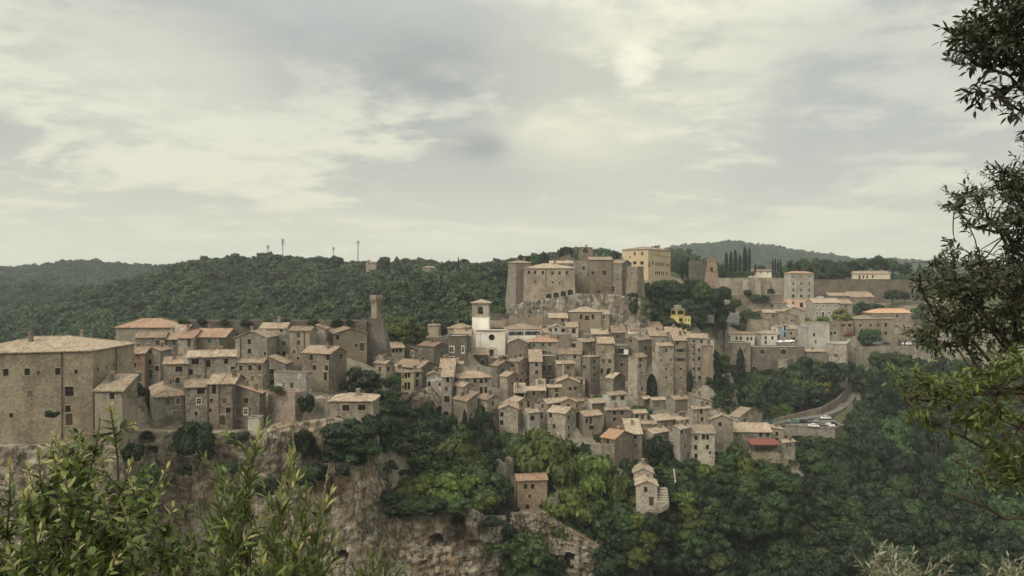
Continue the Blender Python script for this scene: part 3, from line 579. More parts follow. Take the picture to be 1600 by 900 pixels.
rough old wall rising right of the bell tower|old_wall,wall|tufa_dark|ruin|D 752 880 880 165 260 306 0||d=3
house under a mottled roof behind the white-patched gable|town_house,house|tufa|gu|M 585 722 722 508 570 234 0||d=9;p=.5
long low wall below the arched hall|low_wall,wall|tufa|flat|N 800 1000 1000 168 240 294 0||d=5
recessed house behind the white boxed balcony|town_house,house|tufa_dark|gu|O 100 225 225 178 320 277 0|150,215|d=9;p=.5
small gabled roof just below the church facade|small_house,house|tufa_dark|gu|N -10 60 135 422 480 259 44||
low lean-to below the orange-stained house|lean_to,house|tufa|su|N 205 300 300 740 810 230 0||d=5;rm=roof_tan
grey-roofed house right of the bright orange hip roof|town_house,house|plaster_grey|gu|H 1197 1340 1340 556 650 399 0|1240,590 1290,590|d=10;p=.3;rm=roof_tan
low walled yard right of the square municipal block|yard_wall,wall|tufa|flat|H 1042 1230 1230 757 815 372 0||d=3
pale house seen through the dark tree, left one|town_house,house|plaster_grey|hu|H 1345 1480 1480 560 720 384 0|1380,600 1430,600 1380,650 1430,650|d=10;rm=roof_tan
pale house seen through the dark tree, right one|town_house,house|plaster_ochre|gu|H 1510 1680 1680 590 760 380 0|1550,640 1610,640 1550,700 1610,700|d=10;rm=roof_tan
garage row behind the crowded parking beside the municipal building|garage,outbuilding|tufa|flat|H 560 668 668 612 650 372 0|590,640w 640,640w|d=6
broken stone walls at the foot of the clock bastion|ruined_house,ruin|tufa|ruin|M -40 55 140 400 500 208 40|90,440|
low tiled house at the foot of the clock bastion|town_house,house|tufa_grey|gu|M -30 75 140 470 580 206 38|20,520 100,520|rm=roof
pale low house in the gap behind the big mottled hip roof|town_house,house|plaster_grey|gu|M 722 795 812 472 530 240 10||rm=roof_tan
reddish-roofed house behind the long narrow-roofed house|town_house,house|tufa|gv|M 388 480 548 500 560 242 50||rm=roof_red
dark terrace wall behind the big brown house|terrace_wall,wall|tufa_dark|ruin|M 330 645 645 218 320 269 0||d=6
old masonry terrace below the fortress rock|terrace_wall,wall|tufa_grey|ruin|E 20 365 365 588 660 302 0||d=5
brown-roofed house behind the cream red-roofed house|town_house,house|tufa|gu|I 400 540 545 52 110 378 3|440,75 500,75|d=9;rm=roof
white hip-roofed house right of the cream red-roofed house|white_house,house|plaster_white|hu|I 470 575 580 92 175 357 4|500,120 545,120 500,150|d=8;rm=roof_tan
small stone house stepping down left of the concrete house|town_house,house|tufa|gu|I 640 752 755 60 140 366 2|670,90 715,90|d=8;rm=roof_tan
low tiled house below the long one-way roof, right side|town_house,house|plaster_ochre|gu|I 560 650 655 22 80 388 2|590,50 625,50|d=8;rm=roof
"""
TERR = []            # ground control points (x, y, z)
FOOT = []            # footprints, so that the ground never pokes through a house
def zk(key, x, y):
    ox, oy, s = ZK[key]; return ox + x / s, oy + y / s
def ray_on(P, d, px, Yhint=None):
    """distance t along d from plan point P at which photo column px is met"""
    k = (px - 800.0) / F
    k = k * 1.0 / 1.0
    den = d[0] - k * d[1]
    return (k * P[1] - P[0]) / den if abs(den) > 1e-6 else 0.0
WMESH = {}
def window_meshes():
    def ring(mb, o, i, y0, y1, mi):
        mb.box(-o, o, y0, y1, i, o, mi); mb.box(-o, o, y0, y1, -o, -i, mi); mb.box(-o, -i, y0, y1, -i, i, mi); mb.box(i, o, y0, y1, -i, i, mi)
    for st, (fm, tm) in dict(p=(M['wood'], M['stone_trim']), x=(M['frame_white'], M['stone_white'])).items():
        for arch in (0, 1):
            mb = MB()
            ring(mb, 0.5, 0.44, 0.10, 0.16, 0)
            mb.box(-0.03, 0.03, 0.10, 0.15, -0.44, 0.44, 0); mb.box(-0.44, 0.44, 0.105, 0.145, 0.12, 0.16, 0)
            mb.box(-0.60, 0.60, -0.07, 0.09, -0.57, -0.502, 1)
            if st == 'x': ring(mb, 0.66, 0.502, -0.04, 0.03, 1)
            else: mb.box(-0.62, 0.62, -0.025, 0.05, 0.502, 0.62, 1)
            if arch:
                for sgn in (-1, 1):
                    pts = [(sgn * 0.5, 0.5)] + [(sgn * 0.5 * math.cos(t), 0.12 + 0.38 * math.sin(t)) for t in [i * math.pi / 12 for i in range(0, 7)]]
                    fr = [(x, 0.012, z) for x, z in pts]; bk = [(x, 0.095, z) for x, z in pts]
                    if sgn > 0: fr = fr[::-1]; bk = bk[::-1]
                    mb.face(fr, 1)
                    for q in range(len(pts)):
                        r = (q + 1) % len(pts); mb.face([fr[q], bk[q], bk[r], fr[r]], 1)
            WMESH[st, arch] = mb.mesh('window', [fm, tm])
    mb = MB(); mb.box(-0.5, 0.5, 0.165, 0.20, -0.5, 0.5); WMESH['pane'] = mb.mesh('pane', M['glass'])
    for nm, mt in (('g', 'shut_green'), ('r', 'wood_red'), ('d', 'wood'), ('k', 'block'), ('y', 'shut_grey')):
        mb = MB()
        if nm == 'k': mb.box(-0.5, 0.5, 0.05, 0.20, -0.5, 0.5)
        else:
            for s0, s1 in ((-0.48, -0.01), (0.01, 0.48)):
                mb.box(s0, s1, 0.05, 0.085, -0.48, 0.48)
                for i in range(6):
                    z = -0.42 + i * 0.15; mb.box(s0 + 0.05, s1 - 0.05, 0.025, 0.049, z, z + 0.09)
        WMESH['shut_' + nm] = mb.mesh('shutter', M[mt])
    for sgn in (-1, 1):
        mb = MB(); a, c = (-1.0, -0.54) if sgn < 0 else (0.54, 1.0)
        mb.box(a, c, -0.07, -0.03, -0.5, 0.5)
        for i in range(6):
            z = -0.44 + i * 0.15; mb.box(a + 0.05, c - 0.05, -0.09, -0.071, z, z + 0.09)
        WMESH['open', sgn] = mb.mesh('shutter', M['shut_green'])
window_meshes()

def slope(mb, A, B, up, tf, n_per, ov0=0.35, ov1=0.0, amp=0.07, th=0.16, mi=0, rnd=None):
    """tile columns from eave A-B climbing along `up` (vector per metre of run) up to tf(s) metres; each column its own island"""
    A = Vector(A); B = Vector(B); L = (B - A).length; e = (B - A) / L
    n = max(2, int(round((L + 2 * ov1) / n_per))); w = (L + 2 * ov1) / n
    up = Vector(up)
    for i in range(n):
        s0 = -ov1 + i * w; s1 = s0 + w
        lo = -ov0 + rnd.uniform(-0.07, 0.05)
        t0 = tf(min(max(s0, 0), L)); t1 = tf(min(max(s1, 0), L))
        if max(t0, t1) <= 0.02: t0 = t1 = 0.02
        dz = rnd.uniform(-0.015, 0.02)
        def P(s, t, z): return A + e * s + up * t + Vector((0, 0, z + dz))
        c = (s0 + s1) / 2; tc = tf(min(max(c, 0), L))
        g = 0.004
        a = [P(s0 + g, lo, 0.0), P(c, lo, amp), P(s1 - g, lo, 0.0)]
        d = [P(s0 + g, t0, 0.0), P(c, tc, amp), P(s1 - g, t1, 0.0)]
        mb.face([a[0], a[1], d[1], d[0]], mi); mb.face([a[1], a[2], d[2], d[1]], mi)
        dn = Vector((0, 0, -th))
        mb.face([a[0] + dn, a[2] + dn, a[2], a[1], a[0]], mi)
        mb.face([a[0] + dn, d[0] + dn, d[2] + dn, a[2] + dn], mi)
        if i == 0: mb.face([a[0], d[0], d[0] + dn, a[0] + dn], mi)
        if i == n - 1: mb.face([a[2] + dn, d[2] + dn, d[2], a[2]], mi)

def house(row, idx):
    lab, nm, wm, rt, geo, wins, opts = [q.strip() for q in row.split('|')]
    name, cat = nm.split(',')
    g = geo.split(); key = g[0]; L, C, R, yE, yB, Y, ang = [float(q) for q in g[1:]]
    op = dict(q.split('=') for q in opts.split(';') if '=' in q)
    rd = random.Random(idx * 31 + 5)
    cpx, epy = zk(key, C, yE); lpx = zk(key, L, 0)[0]; rpx = zk(key, R, 0)[0]; bpy_ = zk(key, 0, yB)[1]
    pc = un(cpx, epy, Y); zE = pc.z; zB = un(cpx, bpy_, Y).z - 0.5
    a = math.radians(ang); a2 = math.radians(float(op.get('a2', ang)))
    u = Vector((-math.cos(a), math.sin(a))); v = Vector((math.sin(a2), math.cos(a2)))
    Cp = Vector((pc.x, pc.y))
    lu = ray_on(Cp, u, lpx) if lpx < cpx - 0.5 else float(op.get('w', 7))
    lv = ray_on(Cp, v, rpx) if rpx > cpx + 0.5 else float(op.get('d', 8))
    if 'd' in op: lv = float(op['d'])
    if 'w' in op: lu = float(op['w'])
    if not (1 <= lu <= 90): print('HOUSE u?', lab, round(lu, 1)); lu = min(max(lu, 3.0), 30.0) if lu > 0 else 6.0
    if not (1 <= lv <= 60): print('HOUSE v?', lab, round(lv, 1)); lv = min(max(lv, 3.0), 25.0) if lv > 0 else 6.0
    if lv > 30: lv = 30.0
    if rt != 'tower' and lu < 2.5: lu = 2.5
    if rt != 'tower' and lv < 2.5: lv = 2.5
    pt = float(op.get('p', 0.40)); bat = float(op.get('batter', 0))
    zlow = zB - 7.0
    cen = Cp + u * lu / 2 + v * lv / 2
    root = empty(name, (cen.x, cen.y, zB), lab, cat, 'stone houses and walls of the hill town')
    def W(U, V, z):
        ex = bat * max(0.0, zE - 2.0 - z)
        U2 = U + (2 * U / lu - 1) * ex; V2 = V + (2 * V / lv - 1) * ex
        p = Cp + u * U2 + v * V2
        return Vector((p.x - cen.x, p.y - cen.y, z - zB))
    # wall-top profiles along each side
    zr = zE
    if rt == 'gu':
        zr = zE + pt * lv / 2; hu = lambda s: zE; hb = lambda s: zE
        hv = lambda s: zE + pt * (lv / 2 - abs(s - lv / 2)); hl = hv
    elif rt == 'gv':
        zr = zE + pt * lu / 2; hv = lambda s: zE; hl = lambda s: zE
        hu = lambda s: zE + pt * (lu / 2 - abs(s - lu / 2)); hb = hu
    elif rt == 'su':
        zr = zE + pt * lv; hu = lambda s: zE; hb = lambda s: zr; hv = lambda s: zE + pt * s; hl = lambda s: zE + pt * (lv - s)
    elif rt == 'sv':
        zr = zE + pt * lu; hv = lambda s: zE; hl = lambda s: zr; hu = lambda s: zE + pt * (lu - s); hb = lambda s: zE + pt * s
    else:
        hu = hv = hb = hl = lambda s: zE
    # sides: start (U,V) -> end, top profile with s from the start (seen from outside, left to right)
    sides = [((lu, 0), (0, 0), lu, hu, 'u'), ((0, 0), (0, lv), lv, hv, 'v'), ((0, lv), (lu, lv), lu, hb, 'b'), ((lu, lv), (lu, 0), lv, hl, 'l')]
    wall = MB()
    mats = [M[wm], M[op.get('matu', wm)]]
    lowz = None
    if 'lower' in op:
        ly, lm = op['lower'].split(','); lowz = un(cpx, zk(key, 0, float(ly))[1], Y).z; mats.append(M[lm])
    # windows of the two seen faces
    opens = {'u': [], 'v': []}
    for wtxt in wins.split():
        num = wtxt.rstrip('abcdefghijklmnopqrstuvwxyz'); code = wtxt[len(num):]
        wx, wy = [float(q) for q in num.split(',')]; px, py = zk(key, wx, wy)
        fc = 'u' if (px <= cpx) else 'v'
        d_ = u if fc == 'u' else v; ln = lu if fc == 'u' else lv
        t = ray_on(Cp, d_, px); P = Cp + d_ * t
        z = un(px, py, P.y).z
        ww, wh = 0.92, 1.35
        if 's' in code: ww, wh = 0.6, 0.85
        if 'b' in code: ww, wh = 1.5, 1.9
        if 'w' in code: ww = 1.6 if 'b' not in code else 2.2
        if 't' in code: wh = 2.1
        if 'd' in code: ww, wh = 1.2, 2.3
        if 'd' in code and 'b' in code: ww, wh = 2.0, 3.0
        if 'ab' in code: ww, wh = 2.0, 2.3
        if Y > 290 and 's' not in code: ww *= 1.12; wh *= 1.08
        s = ln - t if fc == 'u' else t            # left to right on the face
        s = min(max(s, ww / 2 + 0.25), ln - ww / 2 - 0.25)
        if ln < ww + 0.5: continue
        top = hu if fc == 'u' else hv
        lim = min(top(s - ww / 2), top(s + ww / 2)) - 0.22
        if z + wh / 2 > lim: z = lim - wh / 2
        if z - wh / 2 < zB - 4: continue
        bad = False
        for (s2, z2, w2, h2, c2) in opens[fc]:
            if abs(s - s2) < (ww + w2) / 2 + 0.12 and abs(z - z2) < (wh + h2) / 2 + 0.12: bad = True
        if not bad: opens[fc].append((s, z, ww, wh, code))
    for (S0, S1, ln, top, fc) in sides:
        def FP(s, z, dep=0.0):
            f = s / ln; U = S0[0] + (S1[0] - S0[0]) * f; V = S0[1] + (S1[1] - S0[1]) * f
            if fc == 'u': V += dep
            elif fc == 'v': U += dep
            elif fc == 'b': V -= dep
            else: U -= dep
            return W(U, V, z)
        base_mi = 1 if fc == 'u' else 0
        def quad(s0, s1, za0, za1, zb0, zb1):
            if lowz is not None and za0 < lowz < min(zb0, zb1):
                wall.face([FP(s0, za0), FP(s1, za1), FP(s1, lowz), FP(s0, lowz)], 2); za0 = za1 = lowz
            elif lowz is not None and max(zb0, zb1) <= lowz:
                wall.face([FP(s0, za0), FP(s1, za1), FP(s1, zb1), FP(s0, zb0)], 2); return
            wall.face([FP(s0, za0), FP(s1, za1), FP(s1, zb1), FP(s0, zb0)], base_mi)
        if rt == 'ruin':
            n = max(3, int(ln / 0.9)); hs = []
            for i in range(n + 1):
                hs.append(zE + 0.9 * (mnoise.noise(Vector((i * 0.33 + idx, S0[0] + S0[1], 0.4)))) * 1.7 - 0.5 + rd.uniform(-0.25, 0.25))
            hs[0] = zE - 0.3; hs[-1] = zE - 0.3
            for i in range(n):
                s0, s1 = ln * i / n, ln * (i + 1) / n
                wall.face([FP(s0, zlow), FP(s1, zlow), FP(s1, hs[i + 1]), FP(s0, hs[i])], base_mi)
                wall.face([FP(s0, hs[i]), FP(s1, hs[i + 1]), FP(s1, hs[i + 1] - 0.1, 0.55), FP(s0, hs[i] - 0.1, 0.55)], base_mi)
                wall.face([FP(s1, zlow, 0.55), FP(s0, zlow, 0.55), FP(s0, hs[i] - 0.1, 0.55), FP(s1, hs[i + 1] - 0.1, 0.55)], base_mi)
            continue
        ops_ = opens.get(fc, [])
        br = {0.0, ln}
        if rt == 'gu' and fc in 'vl' or rt == 'gv' and fc in 'ub': br.add(ln / 2)
        for (s, z, ww, wh, c) in ops_: br.add(s - ww / 2); br.add(s + ww / 2)
        if bat: 
            k = 3
            for i in range(1, k): br.add(ln * i / k)
        br = sorted(br)
        zs_b = [zlow] + ([zE - 2.0] if bat else [])
        for s0, s1 in zip(br[:-1], br[1:]):
            if s1 - s0 < 1e-4: continue
            mid = (s0 + s1) / 2
            col = sorted([(z - wh / 2, z + wh / 2) for (s, z, ww, wh, c) in ops_ if s - ww / 2 < mid < s + ww / 2])
            z0 = zlow
            for (zb, zt) in col:
                quad(s0, s1, z0, z0, zb, zb); z0 = zt
            if bat and z0 < zE - 2.0:
                quad(s0, s1, z0, z0, zE - 2.0, zE - 2.0); z0 = zE - 2.0
            quad(s0, s1, z0, z0, top(s0), top(s1))
        for (s, z, ww, wh, c) in ops_:
            a0, a1, b0, b1 = s - ww / 2, s + ww / 2, z - wh / 2, z + wh / 2; dp = 0.24
            for (p, q) in (((a0, b0), (a1, b0)), ((a1, b0), (a1, b1)), ((a1, b1), (a0, b1)), ((a0, b1), (a0, b0))):
                wall.face([FP(*p), FP(*q), FP(q[0], q[1], dp), FP(p[0], p[1], dp)], base_mi)
    if rt not in ('ruin',):
        wall.face([W(0, 0, zE - 0.35), W(0, lv, zE - 0.35), W(lu, lv, zE - 0.35), W(lu, 0, zE - 0.35)], 0)
    else:
        wall.face([W(0.3, 0.3, zE - 2.6), W(0.3, lv - 0.3, zE - 2.6), W(lu - 0.3, lv - 0.3, zE - 2.6), W(lu - 0.3, 0.3, zE - 2.6)], 0)
    wall.build('wall', mats, root)
    # windows
    for fc in 'uv':
        for (s, z, ww, wh, code) in opens[fc]:
            f = s / (lu if fc == 'u' else lv)
            p = W(lu * (1 - f), 0, z) if fc == 'u' else W(0, lv * f, z)
            xd = -u if fc == 'u' else v
            rz = math.atan2(xd.y, xd.x)
            isdoor = 'd' in code
            wo = link('door' if isdoor else 'window', WMESH['x' if 'x' in code else 'p', 1 if 'a' in code else 0], root, p)
            wo.rotation_euler = (0, 0, rz); wo.scale = (ww, 1, wh)
            kind = 'k' if 'k' in code else 'g' if 'g' in code else 'r' if 'r' in code else 'd' if isdoor and not ('b' in code) else None
            if kind is None and rd.random() < 0.10 and 'o' not in code and 'a' not in code: kind = rd.choice(['y', 'r', 'd'])
            if kind: link('shutter', WMESH['shut_' + kind], wo)
            if kind != 'k': link('pane', WMESH['pane'], wo)
            if 'o' in code:
                for sg in (-1, 1): link('shutter', WMESH['open', sg], wo)
    # roof
    rmat = M[op.get('rm', 'roof')]
    nper = 0.42 if Y < 215 else 0.5
    rb = MB(); amp = 0.08
    U3, V3 = Vector((u.x, u.y, 0)), Vector((v.x, v.y, 0))
    up = lambda d3: d3 + Vector((0, 0, pt))
    th = 0.15; off = Vector((0, 0, th + 0.01))
    def WW(U, V, z): return W(U, V, z) + off if not bat else Vector(((Cp + u * U + v * V).x - cen.x, (Cp + u * U + v * V).y - cen.y, z - zB)) + off
    roof = None
    if rt == 'gu':
        slope(rb, WW(lu, 0, zE), WW(0, 0, zE), up(V3), lambda s: lv / 2, nper, ov1=0.3, rnd=rd)
        slope(rb, WW(0, lv, zE), WW(lu, lv, zE), up(-V3), lambda s: lv / 2, nper, ov1=0.3, rnd=rd)
        ridge = (WW(lu + 0.3, lv / 2, zr), WW(-0.3, lv / 2, zr))
    elif rt == 'gv':
        slope(rb, WW(0, 0, zE), WW(0, lv, zE), up(U3), lambda s: lu / 2, nper, ov1=0.3, rnd=rd)
        slope(rb, WW(lu, lv, zE), WW(lu, 0, zE), up(-U3), lambda s: lu / 2, nper, ov1=0.3, rnd=rd)
        ridge = (WW(lu / 2, -0.3, zr), WW(lu / 2, lv + 0.3, zr))
    elif rt == 'su':
        slope(rb, WW(lu, 0, zE), WW(0, 0, zE), up(V3), lambda s: lv + 0.2, nper, ov1=0.3, rnd=rd); ridge = None
    elif rt == 'sv':
        slope(rb, WW(0, 0, zE), WW(0, lv, zE), up(U3), lambda s: lu + 0.2, nper, ov1=0.3, rnd=rd); ridge = None
    elif rt in ('hu', 'hv', 'tower'):
        hip = min(lu, lv) / 2
        fl = lambda ln: (lambda s: max(0.0, min(s, ln - s, hip)))
        if rt == 'hv' and lu > lv or rt == 'hu' and lv > lu: pass
        slope(rb, WW(lu, 0, zE), WW(0, 0, zE), up(V3), fl(lu), nper, rnd=rd)
        slope(rb, WW(0, lv, zE), WW(lu, lv, zE), up(-V3), fl(lu), nper, rnd=rd)
        slope(rb, WW(0, 0, zE), WW(0, lv, zE), up(U3), fl(lv), nper, rnd=rd)
        slope(rb, WW(lu, lv, zE), WW(lu, 0, zE), up(-U3), fl(lv), nper, rnd=rd)
        zr = zE + pt * hip
        if lu >= lv: ridge = (WW(lu - hip, lv / 2, zr), WW(hip, lv / 2, zr))
        else: ridge = (WW(lu / 2, hip, zr), WW(lu / 2, lv - hip, zr))
        for (cu, cv, ru) in ((0, 0, 0), (0, lv, 1), (lu, 0, 1), (lu, lv, 0)):
            q = WW(cu, cv, zE); e = ridge[0] if (q - ridge[0]).length < (q - ridge[1]).length else ridge[1]
            rb.tube([q + Vector((0, 0, 0.05)), e + Vector((0, 0, 0.07))], 0.11, 5)
    else: ridge = None
    if rt in ('gu', 'gv', 'hu', 'hv') and ridge and (ridge[0] - ridge[1]).length > 0.5:
        rb.tube([ridge[0] + Vector((0, 0, 0.03)), ridge[1] + Vector((0, 0, 0.03))], 0.14, 6)
    if rb.f and rt != 'tower':
        roof = rb.build('roof', rmat, root)
    if rt == 'flat':
        fb = MB(); k = 0.22
        def cap(U0, U1, V0, V1, z0, z1, mi): fb.box(U0, U1, V0, V1, z0, z1, mi, fn=lambda U, V, z: W(U, V, z))
        zc = zE + 0.004
        cap(-0.10, lu + 0.10, -0.10, 0.40, zc, zc + k, 0); cap(-0.10, lu + 0.10, lv - 0.40, lv + 0.10, zc, zc + k, 0)
        cap(-0.10, 0.40, 0.401, lv - 0.401, zc, zc + k, 0); cap(lu - 0.40, lu + 0.10, 0.401, lv - 0.401, zc, zc + k, 0)
        cap(0.3, lu - 0.3, 0.3, lv - 0.3, zE - 0.2, zE - 0.12, 1)
        roof = fb.build('roof', [M[wm], M['roof_felt']], root)
    # chimneys
    nch = int(op['chim']) if 'chim' in op else (rd.choice([0, 1, 1, 2]) if rt in ('gu', 'gv', 'hu', 'hv', 'su', 'sv') and name not in ('barn', 'schoolhouse') else 0)
    for i in range(nch):
        fu, fv = rd.uniform(0.2, 0.8), rd.uniform(0.3, 0.75)
        if rt in ('gu', 'hu'): zz = zE + pt * (lv / 2 - abs(fv * lv - lv / 2))
        elif rt in ('gv', 'hv'): zz = zE + pt * (lu / 2 - abs(fu * lu - lu / 2))
        elif rt == 'su': zz = zE + pt * fv * lv
        else: zz = zE + pt * fu * lu
        zz = min(zz, zr)
        p = W(fu * lu, fv * lv, zz); cb = MB(); hh = rd.uniform(0.8, 1.4); q = rd.uniform(0.26, 0.4)
        cb.box(-q, q, -q, q, -1.0, hh, 0); cb.box(-q - 0.1, q + 0.1, -q - 0.1, q + 0.1, hh + 0.004, hh + 0.14, 1)
        for sx in (-1, 1): cb.box(sx * q - 0.07, sx * q + 0.07, -q, q, hh + 0.144, hh + 0.4, 0)
        cb.box(-q - 0.16, q + 0.16, -q - 0.16, q + 0.16, hh + 0.404, hh + 0.5, 1)
        co = cb.build('chimney', [M['tufa_grey'], rmat], roof, p); co.rotation_euler = (0, 0, math.atan2(v.y, v.x))
    # downpipes
    for kk, mt, rr in (('pipe', 'pipe', 0.09), ('wpipe', 'frame_white', 0.13)):
        if kk in op:
            for q in op[kk].split(','):
                px = zk(key, float(q), 0)[0]; fc = 'u' if px <= cpx else 'v'
                d_ = u if fc == 'u' else v; ln = lu if fc == 'u' else lv
                t = min(max(ray_on(Cp, d_, px), 0.25), ln - 0.25)
                p = W(t, -0.16, zE) if fc == 'u' else W(-0.16, t, zE)
                pb = MB(); pb.tube([p + Vector((0, 0, -0.1)), Vector((p.x, p.y, (zB - zB) - 1.0))], rr, 6)
                nb = 4
                for i in range(nb):
                    zc = (p.z) * (i + 0.5) / nb; pb.box(p.x - rr * 1.5, p.x + rr * 1.5, p.y - rr * 1.5, p.y + rr * 1.5, zc, zc + 0.08)
                pb.build('downpipe', M[mt], root)
    # ground under it
    for q in ((0.5, 0.0), (0.0, 0.0), (0.0, 0.5) if ang > 20 else (1.0, 0.0)):
        p = Cp + u * lu * q[0] + v * lv * q[1]; TERR.append((p.x, p.y, zB))
    FOOT.append((Cp, u, v, lu, lv, zE, zB))
    return dict(root=root, W=W, lu=lu, lv=lv, zE=zE, zB=zB, Y=Y, zr=zr, cen=cen, Cp=Cp, u=u, v=v, roof=roof, off=off)
H = {}
for i, row in enumerate(HOUSES.strip().split('\n')):
    H[row.split('|')[0]] = house(row, i)
# ------------------------------------------------------------------ crown of the clock tower
def tower_top():
    h = H['crenellated stone clock tower on the bastion']; W, lu, lv, zE = h['W'], h['lu'], h['lv'], h['zE']
    ztop = un(590, 461, 221).z
    mb = MB(); fn = lambda U, V, z: W(U, V, z)
    n = 5
    for side in range(4):
        ln = lu if side % 2 == 0 else lv
        for i in range(n):
            s0 = ln * (i + 0.2) / n; s1 = ln * (i + 0.8) / n
            for k, (d, za, zb) in enumerate(((0.12, zE - 0.9, zE - 0.5), (0.27, zE - 0.496, zE))):
                if side == 0: mb.box(s0, s1, -d, 0.1, za, zb, 0, fn)
                elif side == 1: mb.box(-d, 0.1, s0, s1, za, zb, 0, fn)
                elif side == 2: mb.box(s0, s1, lv - 0.1, lv + d, za, zb, 0, fn)
                else: mb.box(lu - 0.1, lu + d, s0, s1, za, zb, 0, fn)
    mb.build('corbel_table', M['tufa_pale'], h['root'])
    mb = MB(); o = 0.3; t = zE + 0.004
    mb.box(-o, lu + o, -o, lv + o, t, ztop - 0.9, 0, fn)
    mb.build('parapet', M['tufa'], h['root'])
    for side in range(4):
        for i in range(3):
            ln = (lu if side % 2 == 0 else lv) + 2 * o; s0 = -o + ln * (i + 0.12) / 3; s1 = -o + ln * (i + 0.88) / 3
            m2 = MB(); z0, z1 = ztop - 0.896, ztop
            if side == 0: m2.box(s0, s1, -o, -o + 0.4, z0, z1, 0, fn)
            elif side == 1: m2.box(-o, -o + 0.4, s0, s1, z0, z1, 0, fn)
            elif side == 2: m2.box(s0, s1, lv + o - 0.4, lv + o, z0, z1, 0, fn)
            else: m2.box(lu + o - 0.4, lu + o, s0, s1, z0, z1, 0, fn)
            m2.build('merlon', M['tufa'], h['root'])
    # clock dial on the face
    cb = MB(); c = W(lu * 0.5, -0.06, zE - 3.4); r = 0.95
    nrm = (W(0.5, -1, 0) - W(0.5, 0, 0)).normalized(); ax = (W(0, 0, 0) - W(1, 0, 0)).normalized()
    ring = [c + ax * math.cos(t) * r + Vector((0, 0, math.sin(t) * r)) for t in [i * math.pi / 12 for i in range(24)]]
    cb.face(ring); cb.face([q - nrm * 0.2 for q in ring][::-1])
    for i in range(24): cb.face([ring[i] - nrm * 0.2, ring[(i + 1) % 24] - nrm * 0.2, ring[(i + 1) % 24], ring[i]])
    cb.build('clock_dial', M['tufa_grey'], h['root'])
tower_top()

def frame(C, u, v):
    """box function in a building's own axes; U to the left, V backwards, z up"""
    return lambda U, V, z: (C.x + u.x * U + v.x * V, C.y + u.y * U + v.y * V, z)

